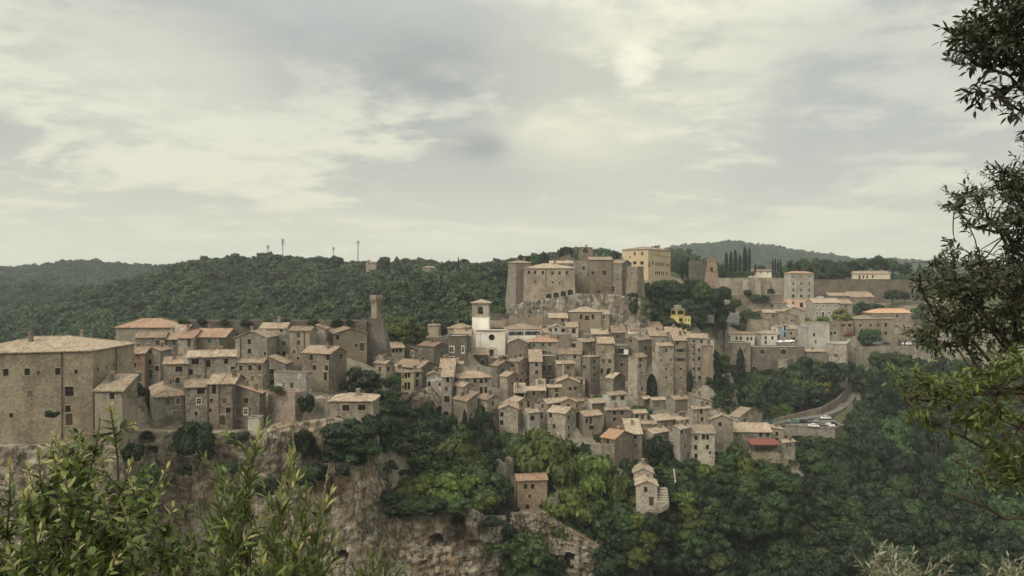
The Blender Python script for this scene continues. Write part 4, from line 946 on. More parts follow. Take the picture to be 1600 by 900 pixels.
# ------------------------------------------------------------------ church: white bell tower and facade
def church():
    Y = 285.0; a = math.radians(4)
    u = Vector((-math.cos(a), math.sin(a))); v = Vector((math.sin(a), math.cos(a)))
    def zat(zy): return un(760, zk('D', 0, zy)[1], Y).z
    def pxl(zx): return zk('D', zx, 0)[0]
    P = un(pxl(744), 520, Y); C = Vector((P.x, P.y)); lu = ray_on(C, u, pxl(633)); lv = lu
    zb = zat(470) - 1
    cen = C + u * lu / 2 + v * lv / 2
    root = empty('bell_tower', (cen.x, cen.y, zb), 'white plastered bell tower with stone belfry beside the church', 'bell tower')
    fl = frame(C - cen, u, v)
    def fn(U, V, z): p = fl(U, V, z - zb); return p
    zs, ze = zat(195), zat(106)
    mb = MB(); mb.box(0, lu, 0, lv, zb - 6, zs, 0, fn); mb.build('shaft', M['plaster_white'], root)
    mb = MB(); mb.box(-0.15, lu + 0.15, -0.15, lv + 0.15, zs + 0.004, zs + 0.35, 0, fn); mb.build('string_course', M['stone_trim'], root)
    # belfry: four piers with arched openings
    zf = zs + 0.354; bw = lu * 0.34; wo = lu * 0.30
    mb = MB(); th = 0.7; zsp = zf + (ze - zf) * 0.62; ztp = zf + (ze - zf) * 0.80
    for (U0, U1) in ((0, bw), (lu - bw, lu)):
        for (V0, V1) in ((0, bw), (lv - bw, lv)): mb.box(U0, U1, V0, V1, zf, ze, 0, fn)
    for side in range(4):
        A0, A1 = bw, lu - bw
        def q(s, d, z):
            return fn(s, d, z) if side == 0 else fn(s, lv - d, z) if side == 1 else fn(d, s, z) if side == 2 else fn(lu - d, s, z)
        zsill = zf + (ze - zf) * 0.16
        P8 = [q(A0, 0.02, zf), q(A1, 0.02, zf), q(A1, 0.02, zsill), q(A0, 0.02, zsill)]; mb.face(P8)
        mb.face([q(A0, 0.02, zsill), q(A1, 0.02, zsill), q(A1, th, zsill), q(A0, th, zsill)])
        n = 8; mid = (A0 + A1) / 2; r = (A1 - A0) / 2
        arc = [(mid - r * math.cos(math.pi * i / n), zsp + (ztp - zsp) * math.sin(math.pi * i / n)) for i in range(n + 1)]
        for i in range(n):
            (s0, z0), (s1, z1) = arc[i], arc[i + 1]
            mb.face([q(s0, 0.02, z0), q(s1, 0.02, z1), q(s1, 0.02, ze), q(s0, 0.02, ze)])
            mb.face([q(s0, 0.02, z0), q(s0, th, z0), q(s1, th, z1), q(s1, 0.02, z1)])
    mb.build('belfry', M['tufa_pale'], root)
    bell = MB(); prof = [(0.05, 0.9), (0.22, 0.85), (0.3, 0.4), (0.42, 0.1), (0.5, 0.0)]
    cc = fn(lu / 2, lv / 2, zsp - 0.6); n = 12
    for (r0, h0), (r1, h1) in zip(prof[:-1], prof[1:]):
        for i in range(n):
            t0, t1 = 2 * math.pi * i / n, 2 * math.pi * (i + 1) / n
            bell.face([(cc[0] + r1 * math.cos(t0), cc[1] + r1 * math.sin(t0), cc[2] + h1), (cc[0] + r1 * math.cos(t1), cc[1] + r1 * math.sin(t1), cc[2] + h1),
                       (cc[0] + r0 * math.cos(t1), cc[1] + r0 * math.sin(t1), cc[2] + h0), (cc[0] + r0 * math.cos(t0), cc[1] + r0 * math.sin(t0), cc[2] + h0)])
    bell.build('bell', M['metal_dark'], root)
    mb = MB(); mb.box(-0.25, lu + 0.25, -0.25, lv + 0.25, ze + 0.004, ze + 0.3, 0, fn); mb.build('cornice', M['stone_white'], root)
    mb = MB(); o = 0.6; zt = zat(80); z1 = ze + 0.305
    cs = [fn(-o, -o, z1), fn(lu + o, -o, z1), fn(lu + o, lv + o, z1), fn(-o, lv + o, z1)]; top = fn(lu / 2, lv / 2, zt)
    for i in range(4): mb.face([cs[(i + 1) % 4], cs[i], top])
    mb.face(cs)
    rd = random.Random(3)
    A = [Vector(c) for c in cs]
    rb = MB(); hip = (lu + 2 * o) / 2; pt = (zt - z1) / hip
    U3, V3 = Vector((u.x, u.y, 0)), Vector((v.x, v.y, 0))
    L_ = lu + 2 * o; f = lambda s: max(0, min(s, L_ - s))
    for (p, q, d) in ((A[1], A[0], V3), (A[3], A[2], -V3), (A[0], A[3], U3), (A[2], A[1], -U3)):
        slope(rb, p + Vector((0, 0, .17)), q + Vector((0, 0, .17)), d + Vector((0, 0, pt)), f, 0.5, ov0=0.1, rnd=rd)
    rb.build('roof', M['roof_tan'], root)
    FOOT.append((C, u, v, lu, lv, ze, zb)); TERR.append((cen.x, cen.y, zb))
    # church body with its white facade in front of the tower
    Yf = 276.0
    def zf_(zy): return un(770, zk('D', 0, zy)[1], Yf).z
    P = un(pxl(851), 560, Yf); C = Vector((P.x, P.y)); a = math.radians(3)
    u = Vector((-math.cos(a), math.sin(a))); v = Vector((math.sin(a), math.cos(a)))
    lu = ray_on(C, u, pxl(660)); lv = 7.0; zb = zf_(450) - 0.3; ze = zf_(287)
    cen = C + u * lu / 2 + v * lv / 2
    root = empty('church', (cen.x, cen.y, zb), 'white church facade with round window and pedimented door', 'church')
    fl = frame(C - cen, u, v); fn = lambda U, V, z: fl(U, V, z - zb)
    UofX = lambda zx: ray_on(C, u, pxl(zx))
    # facade wall with a round window opening
    uc, zc, r = UofX(764), zf_(331), 1.15
    ud0, ud1 = UofX(778), UofX(749); zd = zf_(412)
    mb = MB(); n = 24
    ring = [(uc + r * math.cos(2 * math.pi * i / n), zc + r * math.sin(2 * math.pi * i / n)) for i in range(n)]
    x0, x1, y0, y1 = uc - 2.2, uc + 2.2, zc - 2.2, zc + 2.2
    def sq(i):
        c, s = math.cos(2 * math.pi * i / n), math.sin(2 * math.pi * i / n); m = max(abs(c), abs(s)); return uc + 2.2 * c / m, zc + 2.2 * s / m
    for i in range(n):
        j = (i + 1) % n; a_, b_, c_, d_ = ring[i], ring[j], sq(j), sq(i)
        mb.face([fn(a_[0], 0, a_[1]), fn(b_[0], 0, b_[1]), fn(c_[0], 0, c_[1]), fn(d_[0], 0, d_[1])])
        mb.face([fn(a_[0], 0, a_[1]), fn(a_[0], 0.6, a_[1]), fn(b_[0], 0.6, b_[1]), fn(b_[0], 0, b_[1])])
    for (p, q, s, t) in ((0, x0, zb - 5, ze), (x1, lu, zb - 5, ze), (x0, x1, y1, ze), (x0, ud0, zb - 5, y0), (ud1, x1, zb - 5, y0), (ud0, ud1, zd, y0)):
        mb.face([fn(p, 0, s), fn(q, 0, s), fn(q, 0, t), fn(p, 0, t)])
    mb.face([fn(0, 0, zb - 5), fn(0, lv, zb - 5), fn(0, lv, ze), fn(0, 0, ze)]); mb.face([fn(lu, 0, zb - 5), fn(lu, lv, zb - 5), fn(lu, lv, ze), fn(lu, 0, ze)])
    mb.face([fn(0, lv, zb - 5), fn(lu, lv, zb - 5), fn(lu, lv, ze), fn(0, lv, ze)]); mb.face([fn(0, 0, ze), fn(lu, 0, ze), fn(lu, lv, ze), fn(0, lv, ze)])
    mb.build('facade', M['plaster_white'], root)
    mb = MB(); mb.box(uc - 1.3, uc + 1.3, 0.5, 0.6, zc - 1.3, zc + 1.3, 0, fn); mb.build('round_window', M['glass'], root)
    mb = MB()
    for i in range(n):
        j = (i + 1) % n
        o = lambda k, rr: (uc + rr * math.cos(2 * math.pi * k / n), zc + rr * math.sin(2 * math.pi * k / n))
        a_, b_, c_, d_ = o(i, r), o(j, r), o(j, r + 0.4), o(i, r + 0.4)
        mb.face([fn(q[0], -0.08, q[1]) for q in (a_, b_, c_, d_)]); mb.face([fn(c_[0], -0.08, c_[1]), fn(d_[0], -0.08, d_[1]), fn(d_[0], 0, d_[1]), fn(c_[0], 0, c_[1])])
    mb.build('window_surround', M['stone_white'], root)
    for (U0, U1) in ((-0.15, 1.5), (lu - 1.5, lu + 0.15)):
        mb = MB(); mb.box(U0, U1, -0.18, -0.003, zb - 5, ze - 0.3, 0, fn); mb.box(U0 - 0.15, U1 + 0.15, -0.3, -0.002, ze - 1.1, ze - 0.7, 0, fn); mb.build('pilaster', M['stone_white'], root)
    mb = MB(); mb.box(-0.4, lu + 0.4, -0.45, 0.4, ze + 0.004, ze + 0.3, 0, fn); mb.box(-0.6, lu + 0.6, -0.65, 0.5, ze + 0.304, ze + 0.55, 0, fn); mb.build('cornice', M['stone_white'], root)
    mb = MB(); mb.box(ud0 + 0.02, ud1 - 0.02, 0.35, 0.45, zb - 0.2, zd - 0.02, 0, fn)
    for k in range(3):
        for s in range(2):
            w = (ud1 - ud0) / 2; z0 = zb + 0.2 + k * (zd - zb) / 3.1
            mb.box(ud0 + 0.12 + s * w, ud0 + w * (s + 1) - 0.12, 0.30, 0.349, z0, z0 + (zd - zb) / 4.2, 0, fn)
    mb.build('door', M['wood'], root)
    mb = MB()
    mb.box(ud0 - 0.45, ud0 - 0.003, -0.2, 0.34, zb - 1, zd, 0, fn); mb.box(ud1 + 0.003, ud1 + 0.45, -0.2, 0.34, zb - 1, zd, 0, fn); mb.box(ud0 - 0.7, ud1 + 0.7, -0.3, 0.34, zd + 0.003, zd + 0.5, 0, fn)
    mb.build('door_surround', M['stone_white'], root)
    mb = MB(); m_ = (ud0 + ud1) / 2; zt = zf_(386)
    A, B, Cc = (ud0 - 1.0, zd + 0.51), (ud1 + 1.0, zd + 0.51), (m_, zt)
    fr = [fn(q[0], -0.4, q[1]) for q in (A, B, Cc)]; bk = [fn(q[0], 0, q[1]) for q in (A, B, Cc)]
    mb.face(fr); 
    for i in range(3): mb.face([fr[i], fr[(i + 1) % 3], bk[(i + 1) % 3], bk[i]])
    mb.build('pediment', M['stone_white'], root)
    FOOT.append((C, u, v, lu, lv, ze, zb)); TERR.append((C.x, C.y, zb)); TERR.append(((C + u * lu).x, (C + u * lu).y, zb))
church()

# ------------------------------------------------------------------ small pieces on particular houses
def on_house(label):
    h = H[label]; cen, zB = h['cen'], h['zB']
    fl = frame(h['Cp'] - cen, h['u'], h['v'])
    return h, (lambda U, V, z: fl(U, V, z - zB))
def villa_tower():
    h, fn = on_house('bright yellow villa with small tower among the dark trees')
    lu, lv, zE = h['lu'], h['lv'], h['zE']
    mb = MB(); mb.box(lu * 0.25, lu * 0.95, 0.3, 4.3, zE + 0.24, zE + 3.2, 0, fn); t = mb.build('tower_room', M['plaster_yellow'], h['root'])
    mb = MB(); mb.box(lu * 0.25 - 0.3, lu * 0.95 + 0.3, 0.0, 4.6, zE + 3.204, zE + 3.5, 0, fn); mb.box(lu * 0.25 + 1, lu * 0.95 - 1, 1.2, 3.4, zE + 3.504, zE + 4.9, 0, fn); mb.build('tower_roof', M['roof_felt'], h['root'])
    mb = MB(); mb.box(lu * 0.35, lu * 0.85, 0.24, 0.298, zE + 1.0, zE + 2.6, 0, fn); mb.build('tower_window', M['glass'], h['root'])
    mb = MB(); mb.box(lu * 0.25 - 0.06, lu * 0.25 - 0.002, 0.8, 3.8, zE + 1.0, zE + 2.6, 0, fn); mb.build('tower_window', M['glass'], h['root'])
villa_tower()
def terrace_rail():
    h, fn = on_house('square house with white-railed roof terrace at the retaining wall')
    lu, lv, zE = h['lu'], h['lv'], h['zE'] + 0.235
    mb = MB()
    for (a, b) in (((0.1, 0.1), (lu - 0.1, 0.1)), ((0.1, 0.1), (0.1, lv - 0.1)), ((lu - 0.1, 0.1), (lu - 0.1, lv - 0.1))):
        n = int(max(abs(b[0] - a[0]), abs(b[1] - a[1])) / 0.8) + 1
        for i in range(n + 1):
            U = a[0] + (b[0] - a[0]) * i / n; V = a[1] + (b[1] - a[1]) * i / n
            mb.box(U - 0.05, U + 0.05, V - 0.05, V + 0.05, zE, zE + 1.2, 0, fn)
        for zz in (0.55, 1.1):
            mb.tube([fn(a[0], a[1], zE + zz), fn(b[0], b[1], zE + zz)], 0.06, 5)
    mb.build('railing', M['frame_white'], h['root'])
terrace_rail()
def balcony_box():
    h, fn = on_house('flat-topped house with white boxed balcony, centre right')
    lu, lv = h['lu'], h['lv']; z0, z1 = un(975, 553, 268).z, un(975, 545, 268).z
    mb = MB(); U0 = 0.2; U1 = lu * 0.62
    mb.box(U0, U1, -1.3, -0.003, z0 - 0.2, z0, 0, fn)
    mb.box(U0, U0 + (U1 - U0) * 0.55, -1.3, -1.2, z0 + 0.003, z0 + 1.9, 1, fn)
    mb.box(U0 - 0.1, U1 + 0.1, -1.5, -0.003, z0 + 1.95, z0 + 2.05, 2, fn)
    for U in (U0 + 0.05, U1 - 0.05): mb.box(U - 0.04, U + 0.04, -1.29, -1.21, z0 + 0.003, z0 + 1.948, 2, fn)
    mb.build('balcony', [M['concrete'], M['frame_white'], M['metal_dark']], h['root'])
balcony_box()
def wall_buttresses():
    h, fn = on_house('long terrace wall with buttresses between bastion and five-storey palazzo')
    for zx in (683, 772, 840):
        px = zk('G', zx, 0)[0]; U = ray_on(h['Cp'], h['u'], px)
        b = MB(); z0, z1 = un(px, zk('G', 0, 425)[1], 416).z - 3, un(px, zk('G', 0, 322)[1], 416).z
        for (p, q, s) in ((-1.6, 1.6, 0),):
            A = [fn(U + p, -2.4, z0), fn(U + q, -2.4, z0), fn(U + q, -0.004, z0), fn(U + p, -0.004, z0)]
            B = [fn(U + p, -0.9, z1), fn(U + q, -0.9, z1), fn(U + q, -0.004, z1), fn(U + p, -0.004, z1)]
            b.face(B)
            for i in range(4): b.face([A[i], A[(i + 1) % 4], B[(i + 1) % 4], B[i]])
        b.build('buttress', M['castle'], h['root'])
wall_buttresses()
def stone_buttress():
    h, fn = on_house('stone house with buttressed foot at the left end of the cliff-edge row')
    lu, lv, zE, zB = h['lu'], h['lv'], h['zE'], h['zB']
    b = MB(); zt = zE - (zE - zB) * 0.48; n = 8
    for i in range(n):
        V0, V1 = lv * i / n, lv * (i + 1) / n
        def zt_(V): return zB + (zt - zB) * (0.55 + 0.45 * V / lv)
        A = [fn(-2.0, V0 - 0.01, zB - 6), fn(-2.0, V1, zB - 6), fn(-0.004, V1, zB - 6), fn(-0.004, V0, zB - 6)]
        B = [fn(-0.25, V0, zt_(V0)), fn(-0.25, V1, zt_(V1)), fn(-0.004, V1, zt_(V1)), fn(-0.004, V0, zt_(V0))]
        b.face([A[0], A[1], B[1], B[0]]); b.face([B[0], B[1], B[2], B[3]])
        if i == 0: b.face([A[0], B[0], B[3], A[3]])
        if i == n - 1: b.face([A[1], A[2], B[2], B[1]])
    b.build('buttress', M['tufa'], h['root'])
stone_buttress()
# ------------------------------------------------------------------ ground: one sheet from the viewer's slope to the hills
CLIFFS = {
 # column, distance, row of the top edge
 'town': [(-110, 140, 705), (-30, 141, 700), (60, 142, 694), (150, 143, 692), (186, 145, 676), (205, 152, 668), (228, 160, 672), (300, 162, 676), (360, 163, 676), (408, 163, 680), (440, 165, 668), (480, 164, 660),
          (520, 161, 652), (560, 162, 662), (585, 165, 700), (600, 167, 745), (625, 168, 785), (690, 168, 790), (735, 169, 786), (756, 172, 805), (785, 179, 806), (812, 186, 802),
          (855, 188, 800), (880, 188, 820), (930, 187, 850), (1000, 189, 850), (1040, 196, 870)],
 'castle': [(782, 321, 488), (800, 316, 480), (822, 308.5, 472), (862, 308, 466), (900, 308, 459), (940, 308, 459), (968, 305, 461), (1000, 303, 466), (1018, 305, 478)],
 'yellow': [(598, 221, 624), (618, 220, 614), (645, 220, 612), (662, 219, 606), (684, 217, 640)],
}
CL_BOT = {'town': None, 'castle': 512, 'yellow': 700}
CAVES = [(716, 817, 2.2), (717, 838, 3.2), (728, 854, 3.0), (684, 845, 1.8), (749, 853, 1.2), (690, 852, 1.0), (487, 716, 2.6), (440, 663, 2.0), (447, 660, 1.4), (890, 872, 1.6), (885, 880, 1.3), (230, 685, 1.6), (237, 706, 1.2), (536, 868, 1.2)]
def ctrl(px, py, Y, dz=0.0):
    p = un(px, py, Y); TERR.append((p.x, p.y, p.z + dz))
def cxyz(X, Y, Z): TERR.append((X, Y, Z))
GZ = -80.0
for X in range(-200, 420, 40):
    cxyz(X, 96, GZ); cxyz(X, 122, GZ)
for px, Y, py in CLIFFS['town']:
    p = un(px, py, Y); cxyz(p.x, Y - 5.0, min(GZ + 6, p.z - 12) if px < 700 else p.z - 18); cxyz(p.x, Y + 5.0, p.z - 0.6)
for nm in ('castle', 'yellow'):
    for px, Y, py in CLIFFS[nm]:
        p = un(px, py, Y); q = un(px, CL_BOT[nm] - 4, Y - 4)
        cxyz(p.x, Y + 4, p.z - 0.8); cxyz(q.x, Y - 7, q.z - 1.5)
# wooded side of the gorge, lower right
for px, py, Y in ((1000, 905, 176), (1060, 850, 200), (1100, 905, 178), (1100, 800, 212), (1150, 790, 222), (1200, 905, 180), (1210, 800, 232), (1250, 770, 255), (1300, 905, 185), (1310, 800, 250), (1330, 745, 285), (1400, 905, 185), (1400, 770, 275),
                  (1420, 700, 310), (1480, 905, 185), (1500, 740, 290), (1510, 670, 325), (1600, 905, 185), (1600, 740, 280), (1600, 660, 325), (1700, 800, 260), (1700, 660, 330), (1720, 905, 185)): ctrl(px, py, Y, -9)
# ledge of the parking place and the road that climbs behind it
for px, py, Y in ((1205, 672, 305), (1240, 668, 303), (1290, 668, 303), (1330, 664, 305), (1240, 660, 320), (1300, 655, 322), (1335, 640, 330), (1345, 622, 342)): ctrl(px, py, Y, -0.6)
for px, py, Y in ((1180, 690, 285), (1150, 668, 278), (1130, 650, 262), (1170, 690, 262), (1230, 722, 282), (1290, 728, 287), (1330, 728, 290)): ctrl(px, py, Y)
for px, py, Y in ((1125, 615, 285), (1140, 645, 312), (1170, 650, 316), (1200, 648, 321), (1230, 642, 326), (1285, 632, 334), (1310, 617, 344), (1332, 600, 352), (1150, 612, 326), (1200, 614, 333), (1250, 608, 339), (1290, 602, 345), (1150, 586, 334), (1200, 588, 341), (1260, 581, 346), (1310, 580, 350)): ctrl(px, py, Y)
for px, py, Y in ((1345, 541, 362), (1400, 540, 372), (1450, 542, 374), (1560, 545, 374), (1660, 545, 374), (1345, 618, 348), (1380, 622, 352), (1410, 625, 354), (1460, 625, 356), (1560, 625, 356), (1660, 625, 356)): ctrl(px, py, Y)
for px, py, Y in ((1150, 546, 352), (1180, 547, 352), (1210, 546, 354), (1240, 545, 358), (1265, 545, 362), (1310, 545, 366), (1180, 535, 385), (1215, 530, 372), (1255, 528, 375), (1320, 528, 378), (1330, 515, 392)): ctrl(px, py, Y, -0.4)
for px, py, Y in ((1450, 520, 386), (1550, 520, 386), (1650, 520, 386), (1450, 490, 402), (1560, 490, 402), (1660, 480, 415), (1660, 440, 450), (1330, 472, 412), (1420, 475, 412)): ctrl(px, py, Y)
# top of the plateau, the fortress hill, the back of the ridge
for px in (1120, 1180, 1260, 1340, 1420, 1500, 1600, 1750):
    cxyz((px - 800) / F * 436, 436, 1.0); cxyz((px - 800) / F * 460, 460, 2.0)
for px, py, Y in ((830, 440, 330), (900, 430, 335), (960, 430, 335), (1040, 438, 350), (1010, 440, 362), (1080, 440, 360), (870, 420, 370), (960, 415, 380), (1060, 425, 380), (1020, 450, 338), (1050, 470, 328), (1100, 485, 335), (1135, 490, 396),
                  (1020, 500, 312), (1060, 512, 312), (1110, 500, 325), (1140, 506, 380), (1125, 512, 372), (1115, 520, 330), (1130, 535, 325), (1100, 520, 302)): ctrl(px, py, Y)
for px, py, Y in ((740, 505, 300), (780, 500, 305), (700, 520, 292), (660, 525, 285), (620, 540, 275), (700, 530, 330), (760, 505, 335)): ctrl(px, py, Y)
for px in range(-150, 620, 70):
    k = (px - 800) / F
    cxyz(k * 232, 232, un(px, 560, 232).z); cxyz(k * 262, 262, -64); cxyz(k * 300, 300, -74); cxyz(k * 420, 420, -76)
for px in (-150, -60, 30, 110, 180): ctrl(px, 640, 172); ctrl(px, 600, 196)
cxyz(-30, 330, -66); cxyz(10, 380, -40); cxyz(-60, 420, -70)
T_ = np.array(TERR); 
# merge controls that nearly coincide
keep = []
for p in T_:
    if all((p[0] - q[0]) ** 2 + (p[1] - q[1]) ** 2 > 2.2 for q in keep): keep.append(p)
T_ = np.array(keep)
def fit(T):
    n = len(T); d = np.hypot(T[:, None, 0] - T[None, :, 0], T[:, None, 1] - T[None, :, 1])
    A = np.zeros((n + 3, n + 3)); A[:n, :n] = d + np.eye(n) * -1.2
    A[:n, n] = 1; A[:n, n + 1] = T[:, 0]; A[:n, n + 2] = T[:, 1]; A[n:, :n] = A[:n, n:].T
    return np.linalg.solve(A, np.concatenate([T[:, 2], [0, 0, 0]]))
WT = fit(T_)
def town_z(X, Y):
    out = np.empty_like(X)
    for i in range(0, len(X), 20000):
        x, y = X[i:i + 20000], Y[i:i + 20000]
        d = np.hypot(x[:, None] - T_[None, :, 0], y[:, None] - T_[None, :, 1])
        out[i:i + 20000] = d @ WT[:-3] + WT[-3] + WT[-2] * x + WT[-1] * y
    return out
# ridges of the hills: (column, row of the skyline, distance), slope, tree height allowed for
RIDGES = [
 ([(-500, 430, 1150), (-200, 424, 1150), (0, 420, 1150), (130, 414, 1150), (220, 418, 1150), (330, 416, 1150), (470, 412, 1150), (700, 420, 1150)], 0.17, 8),
 ([(-500, 470, 800), (-100, 462, 760), (60, 455, 720), (160, 462, 700), (250, 450, 690), (330, 428, 660)], 0.24, 8),
 ([(300, 420, 640), (350, 408, 620), (430, 405, 600), (510, 404, 590), (570, 412, 590), (640, 415, 600), (690, 418, 620), (740, 412, 640), (820, 402, 660), (900, 390, 680), (970, 394, 700), (1060, 396, 700)], 0.34, 8),
 ([(585, 470, 420), (640, 440, 425), (700, 424, 430), (760, 420, 430), (800, 420, 425), (840, 425, 410)], 0.55, 8),
 ([(960, 410, 1900), (1040, 394, 1900), (1100, 382, 1900), (1140, 379, 1900), (1190, 385, 1900), (1240, 400, 1900), (1280, 412, 1900)], 0.22, 8),
 ([(1240, 415, 2000), (1320, 408, 2000), (1400, 404, 2000), (1460, 412, 2000), (1600, 416, 2000), (1800, 420, 2000), (2200, 420, 2000)], 0.2, 8),
 ([(1000, 430, 520), (1120, 430, 500), (1260, 428, 490), (1330, 424, 500), (1420, 428, 500), (1600, 430, 500), (1900, 430, 520)], 0.12, 6),
]
def ridge_world(r):
    pts, sl, th = r; return [un(px, py, Y) - Vector((0, 0, th)) for px, py, Y in pts], sl
RW = [ridge_world(r) for r in RIDGES]
def hill_z(X, Y):
    z = np.full_like(X, -78.0)
    for pts, sl in RW:
        best = np.full_like(X, -1e9)
        for a, b in zip(pts[:-1], pts[1:]):
            ax, ay, bx, by = a.x, a.y, b.x, b.y
            t = np.clip(((X - ax) * (bx - ax) + (Y - ay) * (by - ay)) / ((bx - ax) ** 2 + (by - ay) ** 2), 0, 1)
            d = np.hypot(X - (ax + t * (bx - ax)), Y - (ay + t * (by - ay)))
            best = np.maximum(best, a.z + t * (b.z - a.z) - sl * (np.sqrt(d * d + 900) - 30))
        z = np.maximum(z, best)
    return z
def sm(x, a, b):
    t = np.clip((x - a) / (b - a), 0, 1); return t * t * (3 - 2 * t)
def ground_z(X, Y):
    X = np.asarray(X, dtype=float).ravel(); Y = np.asarray(Y, dtype=float).ravel()
    hz = hill_z(X, Y)
    ins = (X > -235) & (X < 470) & (Y > 60) & (Y < 470)
    z = hz.copy()
    if ins.any():
        tz = town_z(X[ins], Y[ins])
        k = sm(X[ins], -235, -200) * (1 - sm(X[ins], 400, 470)) * sm(Y[ins], 60, 90) * (1 - sm(Y[ins], 420, 470))
        z[ins] = np.where((Y[ins] > 428) | ((X[ins] < 4) & (Y[ins] > 300)), np.maximum(hz[ins], -78 + (tz + 78) * k), -78 + (np.maximum(tz, -82) + 78) * k)
    # the viewer's own slope
    near = Y < 90
    nz = -1.75 - np.clip(Y - 0.5, 0, 1e3) * 0.62 - sm(Y, 6, 40) * 12
    zn = np.maximum(nz, -80); zn = np.where(Y < 0.5, -1.75 + (0.5 - Y) * 0.05, zn)
    z = np.where(near, np.maximum(zn, np.where(Y < 60, -80, z)), z)
    return z
def lines(segs):
    out = []
    for a, b, st in segs: out += list(np.arange(a, b, st))
    return np.array(out + [segs[-1][1]])
gx = lines([(-4000, -1000, 100), (-1000, -240, 20), (-240, -120, 4), (-120, 230, 1.6), (230, 480, 4), (480, 1000, 20), (1000, 4000, 100)])
gy = lines([(-200, 0, 20), (0, 20, 1.5), (20, 90, 5), (90, 138, 3), (138, 330, 1.6), (330, 480, 3), (480, 1200, 18), (1200, 3800, 60)])
XX, YY = np.meshgrid(gx, gy); ZZ = ground_z(XX, YY).reshape(XX.shape)
# rolling relief
rel = np.array([mnoise.fractal(Vector((x * 0.012, y * 0.012, 1.3)), 0.9, 2.1, 4) for x, y in zip(XX.ravel(), YY.ravel())]).reshape(XX.shape) if XX.size < 400000 else 0
ZZ += rel * np.where(YY > 480, 7.0, np.where(YY > 100, 0.8, 0.1))
for (C_, u_, v_, lu_, lv_, zE_, zB_) in FOOT:
    dx, dy = XX - C_.x, YY - C_.y; det = u_.x * v_.y - u_.y * v_.x
    U = (dx * v_.y - dy * v_.x) / det; V = (u_.x * dy - u_.y * dx) / det
    ins = (U > -1.7) & (U < lu_ + 1.7) & (V > -1.7) & (V < lv_ + 1.7)
    lim = zB_ + np.clip(V / max(lv_, 1), 0, 1) * (max(zE_ - 2.0 - zB_, 0) * 0.6)
    ZZ[ins] = np.minimum(ZZ[ins], np.where(ins, lim, 0)[ins])
CARVE = [(1228, 664, 306, 4), (1250, 668, 303, 5), (1280, 671, 301, 5), (1303, 672, 301, 5), (1312, 664, 306, 5), (1275, 662, 311, 7), (1205, 664, 310, 5), (1240, 657, 315, 6), (1288, 651, 322, 6), (1313, 641, 330, 6), (1329, 630, 340, 6), (1340, 616, 347, 6), (1351, 606, 352, 6)]
for (px_, py_, Y_, r_) in CARVE:
    p = un(px_, py_, Y_); d = np.hypot(XX - p.x, YY - p.y)
    cone = p.z - 0.25 + np.where(YY < Y_ + 1.5, -np.maximum(0, d - r_ - 2) * 0.30, np.maximum(0, d - r_) * 1.6)
    near_ = d < 38
    ZZ[near_] = np.minimum(ZZ[near_], cone[near_])
# keep the slope behind the cliff sheet
cp = [(un(px, py, Y), px) for px, Y, py in CLIFFS['town']]
cX = np.array([q.x for q, _ in cp]); cY = np.array([q.y for q, _ in cp]); cZ = np.array([(GZ + 1 if px < 872 else q.z - 11) for q, px in cp])
pY = np.interp(XX, cX, cY); pZ = np.interp(XX, cX, cZ)
m_ = (XX > cX[0] - 20) & (XX < cX[-1]) & (YY > pY - 26) & (YY < pY + 3.2)
ZZ[m_] = np.minimum(ZZ[m_], pZ[m_])
# bare paved ground close to the houses
pav = np.zeros(XX.shape)
for (C_, u_, v_, lu_, lv_, zE_, zB_) in FOOT:
    dx, dy = XX - C_.x, YY - C_.y; det = u_.x * v_.y - u_.y * v_.x
    U = (dx * v_.y - dy * v_.x) / det; V = (u_.x * dy - u_.y * dx) / det
    dd = np.hypot(np.maximum(0, np.maximum(-U, U - lu_)), np.maximum(0, np.maximum(-V, V - lv_)))
    pav = np.maximum(pav, 1 - np.clip((dd - 4) / 6, 0, 1))
ny, nx = XX.shape
q = np.arange(nx * ny).reshape(ny, nx)
quads = np.stack([q[:-1, :-1], q[:-1, 1:], q[1:, 1:], q[1:, :-1]], -1).reshape(-1, 4)
g = link('ground', np_mesh('ground', np.stack([XX, YY, ZZ], -1).reshape(-1, 3), quads, M['ground'], True)); tag(g, kind='structure')
av = g.data.attributes.new('paved', 'FLOAT', 'POINT'); av.data.foreach_set('value', pav.ravel().astype(np.float32))
def gz(x, y):
    i = int(np.clip(np.searchsorted(gx, x) - 1, 0, nx - 2)); j = int(np.clip(np.searchsorted(gy, y) - 1, 0, ny - 2))
    fx = (x - gx[i]) / (gx[i + 1] - gx[i]); fy = (y - gy[j]) / (gy[j + 1] - gy[j])
    return float(ZZ[j, i] * (1 - fx) * (1 - fy) + ZZ[j, i + 1] * fx * (1 - fy) + ZZ[j + 1, i] * (1 - fx) * fy + ZZ[j + 1, i + 1] * fx * fy)

